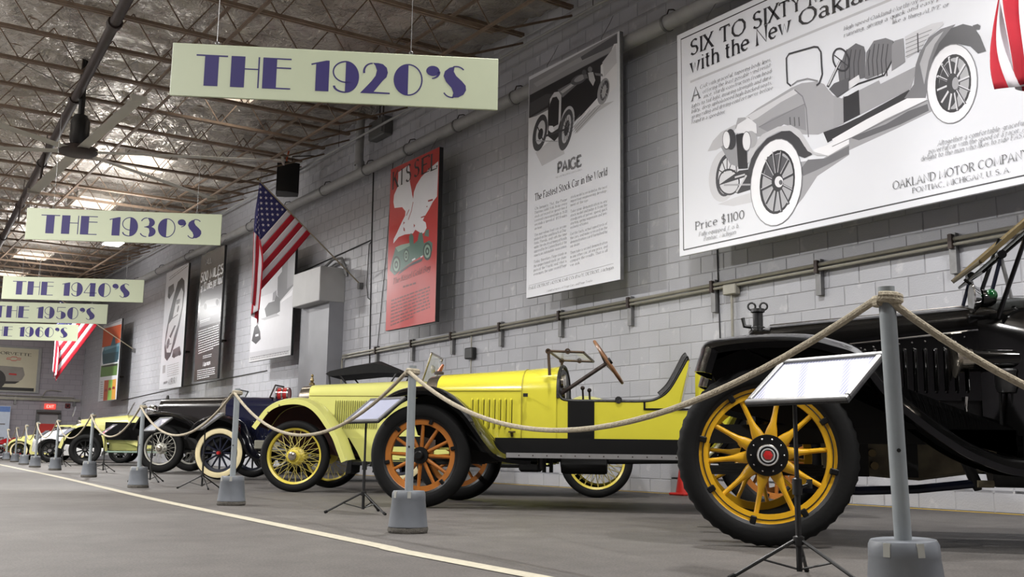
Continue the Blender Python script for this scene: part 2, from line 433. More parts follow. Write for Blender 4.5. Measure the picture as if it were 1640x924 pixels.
# two-conduit run on strut brackets
COND = mat('painted conduit', srgb(150, 147, 136), .45, .2, .1, 8)
t = thing('conduit_run', 'pair of thin conduits on steel brackets along the lower wall', 'conduit', (8.6, 10, 2.37))
def cz(y): return 2.47-(y-5.4)*.0125
for dz, r in ((0, .021), (-.05, .017)):
    MB().tube([(8.59-8.6, y-10, cz(y)-2.37+dz) for y in (-4, 5, 10, 14, 18.75)], r, 8).build('conduit', COND, t)
for y in (-.6, .95, 2.5, 4.0, 5.49, 7.04, 8.57, 10.07, 11.57, 13.1, 14.55, 15.92, 17.3):
    z = cz(y)-2.37
    m = MB().box(-.01, .045, y-10-.035, y-10+.035, z-.32, z+.06); s_ = m.build('strut_bracket', STEEL, t, smooth=0)
    m = MB().box(-.05, .0, y-10-.02, y-10+.02, z-.09, z+.045); m.build('conduit_clamp', DARKSTEEL, t, smooth=0)
m = MB().tube([(-.01, 8.75, -.1), (-.0, 8.8, -.16), (0, 8.8, -2.0)], .02, 8); m.build('conduit_drop', COND, t)
m = MB().tube([(0, -1.72, -.08), (0, -1.72, -1.3)], .016, 8); m.build('conduit_drop', COND, t)
MB().bbox(-.05, .04, -1.82, -1.62, -.09, .03, .01).build('junction_box', COND, t)
t = thing('wall_outlet', 'small black box fixed below the conduits behind the yellow speedster', 'box', (8.65, 13.97, 2.0))
MB().bbox(-.09, 0, -.12, .12, -.08, .1, .015).build('housing', BLACKP, t)
MB().tube([(-.03, 0, .1), (-.03, 0, .36)], .012, 6).build('conduit', COND, t)
MB().tube([(-.03, 0, -.08), (-.03, 0, -1.2)], .01, 6).build('conduit', COND, t)
# grey box and chase at the bay
t = thing('duct_box', 'pale grey boxed duct standing out from the wall beside the first flag', 'duct', (8.65, 18.9, 0))
m = MB().bbox(-.55, 0, 0, 1.4, 3.38, 4.08, .012); m.build('box', mat('pale grey paint', gray(176), .5, 0, .05, 3), t)
m = MB().box(-.32, 0, 0.02, 1.45, 0.0, 3.38); m.build('chase', mat('grey chase paint', srgb(150, 151, 156), .3, .15, .06, 2), t, smooth=0)
m = MB().tube([(-.1, 1.2, 4.09), (-.12, .8, 4.2), (-.14, .35, 4.3), (-.1, .0, 4.28), (-.06, -.1, 4.1), (-.03, -.12, 3.9)], .03, 6)
m.tube([(-.05, 1.3, 4.09), (-.07, .8, 4.15), (-.09, .3, 4.22), (-.05, 0, 4.15), (-.03, -.03, 3.95)], .02, 6); m.build('cable_bundle', STEEL, t)
t = thing('wall_wiring', 'black cables fixed to the wall beside the red poster', 'cable', (8.64, 17.7, 2))
MB().tube([(0, .08, 4.0), (0, .05, 2.4), (0, -.05, .0)], .012, 6).build('cable', BLACKP, t)
MB().tube([(0, 3.6, 2.32), (0, .04, 2.48)], .014, 6).build('cable', BLACKP, t)
MB().tube([(0, .06, 2.45), (-.01, .13, 2.4), (-.01, .17, 1.6), (-.01, .1, 1.35), (0, .0, 1.3)], .01, 6).build('cable', BLACKP, t)
MB().tube([(0, -.75, 3.9), (0, -.6, 2.2), (0, -.35, .3)], .006, 5).build('cable', BLACKP, t)
t = thing('wall_wiring', 'black vertical cable on the wall left of the largest poster', 'cable', (8.64, 8.5, 0))
MB().tube([(0, .03, 5.6), (0, .04, 2.8), (0, -.02, .2)], .008, 6).build('cable', BLACKP, t)
t = thing('wall_wiring', 'black horizontal cable low on the far wall', 'cable', (8.64, 24, 2.5))
MB().tube([(0, -1.0, -.25), (0, 6, -.35), (0, 12.5, -.5)], .012, 6).build('cable', BLACKP, t)
# pump control box and speaker
t = thing('control_box', 'dark grey control box high on the wall above the pipe', 'box', (8.65, 17.35, 6.35))
MB().bbox(-.2, 0, -.33, .33, .05, .42, .02).build('housing', mat('grey box paint', gray(92), .5, 0, .08, 6), t)
MB().bbox(-.215, -.2, -.28, .28, .1, .37, .006).build('lid', mat('grey box paint', gray(92)), t)
for y in (-.1, .05): MB().tube([(-.1, y, .42), (-.1, y, .9)], .014, 6).build('conduit', DARKSTEEL, t)
t = thing('loudspeaker', 'black loudspeaker hung high on the wall above the first flag', 'speaker', (8.02, 20.75, 5.9), R(-20))
m = MB(); m.prism([(-.2, -.27), (-.2, .27), (.02, .27), (.26, .17), (.26, -.17), (.02, -.27)], 0, .66, 'z'); m.build('cabinet', BLACKP, t)
MB().bbox(-.215, -.2, -.24, .24, .03, .63, .006).build('grille', mat('speaker mesh', gray(14), .8, 0, .2, 60), t)
MB().tube([(.1, 0, .64), (.1, 0, .85), (.5, 0, .9), (.62, 0, .9)], .014, 6).build('bracket', DARKSTEEL, t)
MB().tube([(0, .1, .66), (-.02, .1, .8), (.02, .12, 1.0)], .02, 6).build('safety_strap', mat('orange strap', srgb(190, 84, 40), .7), t)

# ================================================================== OVERHEAD FITTINGS
t = thing('sprinkler_main', 'dark heavy pipe running lengthwise under the joists', 'pipe', (3.2, 18, 6.0))
pp = [((y-13.2)*.06-.38, y-18, .12) for y in (-6, 6, 13.2, 20, 26, 32.5, 42)]
MB().tube(pp, .075, 12).build('pipe_run', DARKSTEEL, t)
for y in (9, 14, 17.6, 22.2, 26.5, 31, 36):
    x = (y-13.2)*.06-.38
    MB().lathe([(.08, -.06), (.1, -.06), (.1, .06), (.08, .06)], 12, (x, y-18, .12), 'y').build('coupling', DARKSTEEL, t)
    MB().tube([(x, y-18-.3, .2), (x+.02, y-18-.3, .75)], .012, 6).build('hanger_rod', DARKSTEEL, t)
for y in (21.2, 25.4): MB().tube([((y-13.2)*.06-.43, y-18, .12), ((y-13.2)*.06-.47, y-18, -.5)], [.03, .02], 6).build('drop_nipple', DARKSTEEL, t)
FANB = mat('grey fan blade', srgb(172, 168, 158), .4, .3, .04, 3)
t = thing('ceiling_fan', 'very large six-bladed industrial ceiling fan beneath the joists', 'fan', (3.15, 17.35, 5.18))
m = MB().lathe([(.001, -.06), (.24, -.06), (.3, -.02), (.3, .05), (.16, .1), (.001, .1)], 24); m.build('hub', DARKSTEEL, t)
m = MB().lathe([(.001, .1), (.13, .1), (.15, .2), (.15, .5), (.1, .6), (.05, .62), (.05, 1.6), (.001, 1.6)], 16); m.build('motor', BLACKP, t)
for k in range(6):
    q = R(-90+60*k+2); m = MB()
    rings = []
    for s in lin(.25, 3.25, 7):
        z = -.0-.02*(s/3.2)**2
        rings.append([(s, -.085, z-.012), (s, -.02, z+.012), (s, .05, z+.014), (s, .1, z+.0), (s, .05, z-.0), (s, -.02, z-.002)])
    m.loft(rings); m.box(3.25, 3.28, -.1, .12, -.06, .03); m.xf(Matrix.Rotation(q, 4, 'Z')); m.build('blade', FANB, t)
for q in (60, 180, 300):
    m = MB().tube([(.1*cos(R(q)), .1*sin(R(q)), 1.0), (1.6*cos(R(q)), 1.6*sin(R(q)), 1.5)], .006, 5); m.build('guy_wire', STEEL, t)

LED = mat('lit LED panel', (1, 1, .98), .4, 0, .01, 3, emit=30)
def high_bay(x, y, z, label, k=1.0):
    t = thing('high_bay_light', label, 'lamp', (x, y, z), 0, 'high bay lamps over the hall')
    MB().bbox(-.2, .2, -.3, .3, .03, .12, .02).build('housing', mat('white lamp housing', gray(200), .4), t)
    MB().box(-.18, .18, -.28, .28, .018, .032).build('diffuser', LED, t, smooth=0)
    m = MB()
    for a in (-.18, .18): m.tube([(0, a, .12), (0, a*.2, 1.0)], .004, 5)
    m.tube([(0, 0, 1.0), (0, 0, 2.1)], .004, 5); m.build('suspension_wire', STEEL, t)
    ld = bpy.data.lights.new('high_bay_light', 'AREA'); ld.shape = 'RECTANGLE'; ld.size = .36; ld.size_y = .56
    ld.energy = LAMP_W*k; ld.color = (1.0, .985, .965)
    lo = bpy.data.objects.new('lamp_light', ld); col.objects.link(lo); lo.parent = t; lo.location = (0, 0, .012)
    ld = bpy.data.lights.new('added_ceiling_fill', 'AREA'); ld.shape = 'RECTANGLE'; ld.size = .36; ld.size_y = .56  # extra upward light, added to brighten the foil ceiling
    ld.energy = LAMP_W*k*CEIL_FILL; ld.color = (1.0, .985, .965)
    lo = bpy.data.objects.new('ceiling_fill_light', ld); col.objects.link(lo); lo.parent = t; lo.location = (0, 0, .128); lo.rotation_euler = (pi, 0, 0)
high_bay(5.3, 24.2, 5.0, 'white rectangular lamp glowing below the second decade sign', .7)
high_bay(5.3, 33.6, 5.0, 'white rectangular lamp above the fourth decade sign, nearest the end wall', .8)
ORD = ('first', 'second', 'third', 'fourth', 'fifth', 'sixth')
for i, y in enumerate((4.5, 11, 17.5, 24, 30.5, 37)): high_bay(-1.5, y, 5.2, '%s rectangular lamp from the viewer over the open aisle' % ORD[i], (.65, 1.4, 2.0, 1.5, .9, .6)[i])
for i, y in enumerate((-5, .5, 6)): high_bay(4.4, y, 6.0, '%s added fill lamp from the back, out of view over the rope line' % ORD[i], (.6, .75, .5)[i])  # unseen lamp row added to brighten the block wall

# ================================================================== DECADE SIGNS
def arc(cx, cy, rx, ry, a0, a1, n=18): return [(cx+rx*cos(R(a0+(a1-a0)*i/n)), cy+ry*sin(R(a0+(a1-a0)*i/n))) for i in range(n+1)]
def stroke(pts, w0, w1=None):
    "thin ribbon polygon along pts"
    w1 = w0 if w1 is None else w1
    P = [Vector((p[0], p[1])) for p in pts]; l, r = [], []
    for i, p in enumerate(P):
        t = (P[min(i+1, len(P)-1)]-P[max(i-1, 0)]).normalized(); n = Vector((-t.y, t.x)); w = (w0+(w1-w0)*i/(len(P)-1))/2
        l.append(tuple(p+n*w)); r.append(tuple(p-n*w))
    return ('strip', l, r)
TH_ = .045
rect = lambda a, b, c, d: [(a, b), (c, b), (c, d), (a, d)]
DECO = {
 'T': (.95, [rect(0, .95, .95, 1), rect(.26, 0, .68, .95)]),
 'H': (.86, [rect(0, 0, .42, 1), rect(.42, .58, .82, .62), rect(.82, 0, .865, 1)]),
 'E': (.86, [rect(0, 0, .42, 1), rect(.42, .955, .86, 1), rect(.42, .66, .86, .705), rect(.42, 0, .86, .045)]),
 '1': (.56, [[(.15, 0), (.56, 0), (.56, 1), (.46, 1), (0, .88), (.01, .83), (.15, .87)]]),
 '9': (.82, [arc(.40, .5, .42, .52, -90, 90), stroke(arc(.42, .66, .4, .34, 90, 290), TH_), stroke(arc(.40, .2, .34, .2, 180, 275), TH_*1.6, TH_)]),
 '2': (.86, [stroke(arc(.30, .72, .26, .26, 195, 90), TH_*1.5, TH_), [(.30, 1), (.48, 1), (.62, .97), (.74, .86), (.78, .7), (.74, .55), (.62, .42), (.36, .06), (.86, .05), (.86, 0), (-.06, 0), (.28, .4), (.4, .58), (.44, .76), (.38, .92)]]),
 '0': (.9, [arc(.45, .5, .45, .52, 90, 270), stroke(arc(.45, .5, .43, .5, 90, -90), TH_)]),
 "'": (.42, [arc(.21, .83, .21, .17, 0, 360), stroke(arc(.14, .78, .26, .2, 10, -80), TH_*2, TH_*.8)]),
 'S': (.74, [stroke(arc(.42, .76, .28, .25, 35, 110), TH_), stroke(arc(.30, .24, .28, .25, 205, 280), TH_), [(.36, 1.01), (.2, .96), (.06, .84), (.02, .68), (.1, .5), (.28, .3), (.34, .14), (.3, -.01), (.5, .0), (.66, .1), (.74, .25), (.72, .4), (.6, .54), (.42, .7), (.34, .84)]]),
 '3': (.82, [stroke(arc(.34, .74, .3, .27, 160, 90), TH_*1.4, TH_), stroke(arc(.36, .26, .34, .27, 200, 270), TH_*1.4, TH_), [(.34, 1.01)]+arc(.42, .76, .33, .26, 80, -60)+[(.5, .5), (.3, .52), (.3, .55), (.44, .6), (.47, .78), (.42, .93)], [(.3, .5), (.5, .53)]+arc(.46, .27, .36, .28, 70, -90)+[(.46, .08), (.5, .26), (.46, .44)], stroke([(.22, .52), (.45, .52)], TH_)]),
 '4': (.88, [rect(.4, 0, .78, 1), stroke([(.42, .98), (.0, .27)], TH_), rect(-.02, .24, .9, .285)]),
 '5': (.82, [stroke([(.1, .98), (.78, .98)], TH_), stroke([(.12, 1), (.1, .58)], TH_), stroke(arc(.4, .32, .38, .34, 130, 80), TH_), arc(.42, .31, .4, .33, -90, 90), stroke(arc(.4, .24, .34, .24, 195, 272), TH_*1.5, TH_)]),
 '6': (.84, [arc(.46, .5, .44, .52, 90, 270), stroke(arc(.46, .32, .36, .33, 92, -90), TH_), stroke(arc(.44, .8, .32, .2, 90, 5), TH_, TH_*1.5)]),
}
def emit_poly(mb, poly, fn):
    "poly in (u,v); fn maps to 3D; counts strips, arcs"
    if isinstance(poly, tuple):
        l, r = poly[1], poly[2]; n = len(l)
        mb.add([fn(*p) for p in l]+[fn(*p) for p in r], [(i, i+1, n+i+1, n+i) for i in range(n-1)])
    else:
        mb.add([fn(*p) for p in poly], [tuple(range(len(poly)))])
def deco_text(mb, s, u0, v0, h, fn, gap=.105, space=.5):
    u = u0
    for ch in s:
        if ch == ' ': u += space*h; continue
        w, polys = DECO[ch]
        for p in polys:
            p2 = ('strip', [(u+a*h, v0+b*h) for a, b in p[1]], [(u+a*h, v0+b*h) for a, b in p[2]]) if isinstance(p, tuple) else [(u+a*h, v0+b*h) for a, b in p]
            emit_poly(mb, p2, fn)
        u += (w+gap)*h
    return u-u0
def deco_width(s, h): 
    return deco_text(MB(), s, 0, 0, h, lambda a, b: (a, 0, b))
SIGN_AX = rgt0.copy()
SIGNS = [("THE 1920'S", (3.037, 6.93, 3.249)), ("THE 1930'S", (3.10, 13.59, 3.265)), ("THE 1940'S", (3.653, 19.495, 3.228)), ("THE 1950'S", (3.783, 22.8, 3.161)), ("THE 1960'S", (4.2, 27.73, 3.231))]
WHERE = ['nearest and largest hanging sign, pale green, reading the 1920s', 'second hanging sign, pale green, reading the 1930s', 'third hanging sign, pale green, reading the 1940s', 'fourth hanging sign, pale green, reading the 1950s behind a flag', 'farthest hanging sign, pale green, reading the 1960s']
for (txt, c), lab in zip(SIGNS, WHERE):
    t = thing('hanging_sign', lab, 'sign', (c[0], c[1], c[2]-.205), -YAW+R(5.5), 'hanging decade signs')
    MB().bbox(-1.22, 1.22, -.008, .012, 0, .41, .003).build('board', CREAM, t)
    m = MB(); h = .243; w = deco_width(txt, h)
    deco_text(m, txt, -w/2-.02, .085, h, lambda a, b: (a, -.0095, b)); tag(m.build('lettering', PURPLE, t, smooth=0, fix=False), kind='stuff')
    for x in (-.9, .55 if txt == "THE 1920'S" else .9):
        m = MB().tube([(x, 0, .41), (x, 0, 3.85)], .0022, 4); m.build('hanging_wire', STEEL, t)
        m = MB().lathe([(.012, -.004), (.016, 0), (.012, .004), (.008, 0), (.012, -.004)], 10, (x, 0, .425), 'y'); m.build('eye_hook', STEEL, t)

# ================================================================== POSTS, ROPES, INFORMATION STANDS
def make_post(loc, label, lean=(0, 0)):
    t = thing('rope_post', label, 'post', loc, random.uniform(-.3, .3), 'rope posts in grey buckets')
    m = MB().lathe([(.001, .032), (.112, .032), (.115, .036), (.1115, .06), (.0975, .19), (.0985, .192), (.0965, .225), (.09, .238), (.001, .238)], 32)
    bk = m.build('bucket', BUCKET, t)
    for q in (188, 243, 10, 65):
        a = R(q); m = MB().bar((.0965*cos(a), .0965*sin(a), .198), (.0935*cos(a), .0935*sin(a), .236), .02, .006, (cos(a), sin(a), 0)); m.build('rim_notch', mat('bare bucket edge', srgb(150, 150, 144), .6), bk)
    m = MB(); rings = []
    for z, r in ((0, .112), (.012, .118), (.025, .117), (.034, .113)):
        rings.append([((r+random.uniform(-.004, .004))*cos(2*pi*k/28), (r+random.uniform(-.004, .004))*sin(2*pi*k/28), z) for k in range(28)])
    m.loft(rings); m.build('concrete_fill', CONC, t)
    tx, ty = lean
    m = MB(); rings = []
    for z in (.2, .965):
        k = (z-.2)/.765
        rings.append([(tx*k+.024*cos(2*pi*i/24), ty*k+.024*sin(2*pi*i/24), z) for i in range(24)])
    m.loft(rings); m.build('pole', POSTG, t)
    k = .72
    m = MB().tube([(-.017, -.0178, .49), (-.0185, -.0193, .49)], .006, 8); m.build('bolt_hole', BLACKP, t)
    return t
POSTS = [(2.60, 1.87), (2.918, 5.387), (2.953, 8.526), (3.2, 12.45), (3.58, 16.8), (3.95, 21.46), (4.05, 24.2), (4.35, 27.5), (4.75, 31.5), (5.1, 35.5)]
PL = ['grey post in a bucket in front of the black car, nearest', 'grey post in a bucket before the orange spoked wheel', 'grey post in a bucket beside the cream whitewall wheel',
      'grey post in a bucket before the black wire-wheeled car', 'grey post in a bucket before the pale yellow and black roadster', 'grey post in a bucket in front of the white bodywork',
      'grey post in a bucket beside the whitewalled pale yellow coupe, near side', 'grey post in a bucket before the coupe front wheel', 'grey post in a bucket before the red car', 'farthest grey post in a bucket by the red car']
LEAN = [(-.035, .01), (.012, 0), (.01, 0), (.005, 0)]+[(0, 0)]*6
tops = []
for i, (x, y) in enumerate(POSTS):
    p = make_post((x, y, 0), PL[i], (0, 0)); p.rotation_euler = (0, 0, 0)
    tops.append(Vector((x, y, .925)))
    if i == 0: p.rotation_euler = (R(0), R(-2.2), 0); p.location = (x+.02, y, 0); tops[0] = Vector((x-.015, y, .925))
ends = [Vector((4.35, .62, .925))]+tops
make_post((4.35, .62, 0), 'grey post in a bucket beside the black car, out at the right')
RL = ['cream rope slanting down from the nearest post to the right edge', 'cream rope sagging past the yellow speedster between the two nearest posts', 'cream rope sagging before the pale yellow wire-wheeled car',
      'cream rope sagging before the cream whitewall wheel', 'cream rope sagging before the black wire wheel', 'cream rope sagging before the pale yellow and black roadster',
      'cream rope sagging before the white bodywork', 'cream rope sagging before the pale yellow coupe wheel', 'cream rope sagging before the red car bonnet', 'farthest cream rope before the red car']
for i in range(len(ends)-1):
    a, b_ = ends[i], ends[i+1]; L_ = (b_-a).length
    sag = [.42, .36, .36, .34, .33, .33, .3, .34, .3, .3][i]
    d = (b_-a).normalized(); off = Vector((-.03, 0, 0))
    pts = cat_rope(a+off+d*.02, b_+off-d*.02, sag)
    t = thing('rope', RL[i], 'rope', (pts[0].x, pts[0].y, pts[0].z), 0, 'ropes strung between the posts')
    m = MB().tube([p-pts[0] for p in pts], .0115, 10); m.build('strand', ROPE, t)
    w = []
    for k in range(25):
        q = 2*pi*k/12; w.append(b_-pts[0]+Vector((.035*cos(q+pi), .035*sin(q+pi), .012-.022*k/24)))
    m = MB().tube(w, .0115, 8); m.build('post_loop', ROPE, t)

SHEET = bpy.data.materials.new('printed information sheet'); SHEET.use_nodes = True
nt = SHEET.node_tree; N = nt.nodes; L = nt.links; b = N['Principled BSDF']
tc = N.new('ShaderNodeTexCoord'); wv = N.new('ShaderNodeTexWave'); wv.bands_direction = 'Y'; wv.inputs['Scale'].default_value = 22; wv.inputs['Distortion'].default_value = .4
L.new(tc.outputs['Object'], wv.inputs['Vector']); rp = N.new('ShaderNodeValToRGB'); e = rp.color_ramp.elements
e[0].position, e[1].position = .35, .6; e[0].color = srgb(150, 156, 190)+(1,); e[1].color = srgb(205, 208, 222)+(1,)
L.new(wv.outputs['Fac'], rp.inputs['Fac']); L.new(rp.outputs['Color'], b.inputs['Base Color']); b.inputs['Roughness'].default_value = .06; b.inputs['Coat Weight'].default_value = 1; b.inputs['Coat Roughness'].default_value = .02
FRAME = mat('brushed frame', gray(118), .4, .5, .1, 20)
def make_stand():
    t = thing('information_stand', 'x', 'stand', (0, 0, 0), 0, 'information stands behind the rope')
    m = MB().tube([(0, 0, .03), (0, 0, .36)], .0115, 10); m.build('pole', BLACKP, t)
    m = MB().tube([(0, 0, .34), (0, 0, .72)], .0085, 10); m.build('upper_pole', BLACKP, t)
    m = MB().lathe([(.012, .32), (.019, .32), (.019, .38), (.012, .385)], 12); c = m.build('clamp_collar', BLACKP, t)
    m = MB().tube([(.01, -.01, .35), (.035, -.03, .36)], .006, 8).box(.03, .04, -.042, -.022, .345, .38); m.build('clamp_knob', BLACKP, c)
    m = MB().lathe([(.012, .13), (.022, .13), (.022, .16), (.012, .165)], 12); m.build('leg_collar', BLACKP, t)
    for q in (35, 155, 275):
        a = R(q); f = lambda r, z: (r*cos(a), r*sin(a), z)
        l = MB().tube([f(.02, .145), f(.27, .012)], .0075, 8).build('leg', BLACKP, t)
        MB().tube([f(.15, .076), f(.012, .04)], .0045, 6).build('brace', BLACKP, l)
        MB().tube([f(.262, .016), f(.285, .006)], .0105, 8).build('rubber_foot', RUBBER, l)
    tilt = Matrix.Translation((.03, -.07, .765)) @ Matrix.Rotation(R(-38.5), 4, 'Y')
    w, h = .25, .15
    m = MB().box(-h, h, -w, w, -.012, .0); m.xf(tilt); m.build('backing_panel', BLACKP, t)
    m = MB()
    for a, b2, c2, d in ((-h, -h+.022, -w, w), (h-.022, h, -w, w), (-h+.022, h-.022, -w, -w+.022), (-h+.022, h-.022, w-.022, w)): m.bbox(a, b2, c2, d, -.014, .014, .004)
    m.xf(tilt); m.build('frame', FRAME, t)
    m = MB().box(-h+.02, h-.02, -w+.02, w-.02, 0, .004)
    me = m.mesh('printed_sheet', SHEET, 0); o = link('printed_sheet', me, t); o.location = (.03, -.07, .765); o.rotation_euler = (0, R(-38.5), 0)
    m = MB().box(-.05, .05, -.04, .04, -.03, -.012); m.xf(tilt); m.build('tilt_bracket', BLACKP, t)
    return t
SP = [(3.21, 2.765), (3.484, 7.142), (3.78, 11.936), (3.849, 14.385), (4.497, 19.988), (4.795, 25.284), (5.2, 30.5)]
SL = ['glare-lit information panel on a black tripod before the yellow spoked wheel', 'information panel on a black tripod before the pale yellow bonnet louvres', 'information panel on a black tripod before the cream whitewall tyre',
      'information panel on a black tripod before the silver wire wheel', 'information panel on a black tripod before the pale yellow running board', 'information panel on a black tripod before the white bodywork', 'farthest information panel on a black tripod before the pale yellow coupe']
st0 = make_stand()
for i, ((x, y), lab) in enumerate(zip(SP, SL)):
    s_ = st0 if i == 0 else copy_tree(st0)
    s_.location = (x, y, 0); s_['label'] = lab; s_.rotation_euler = (0, 0, R((0, 4, -8, 3, -4, 2, 0)[i]))
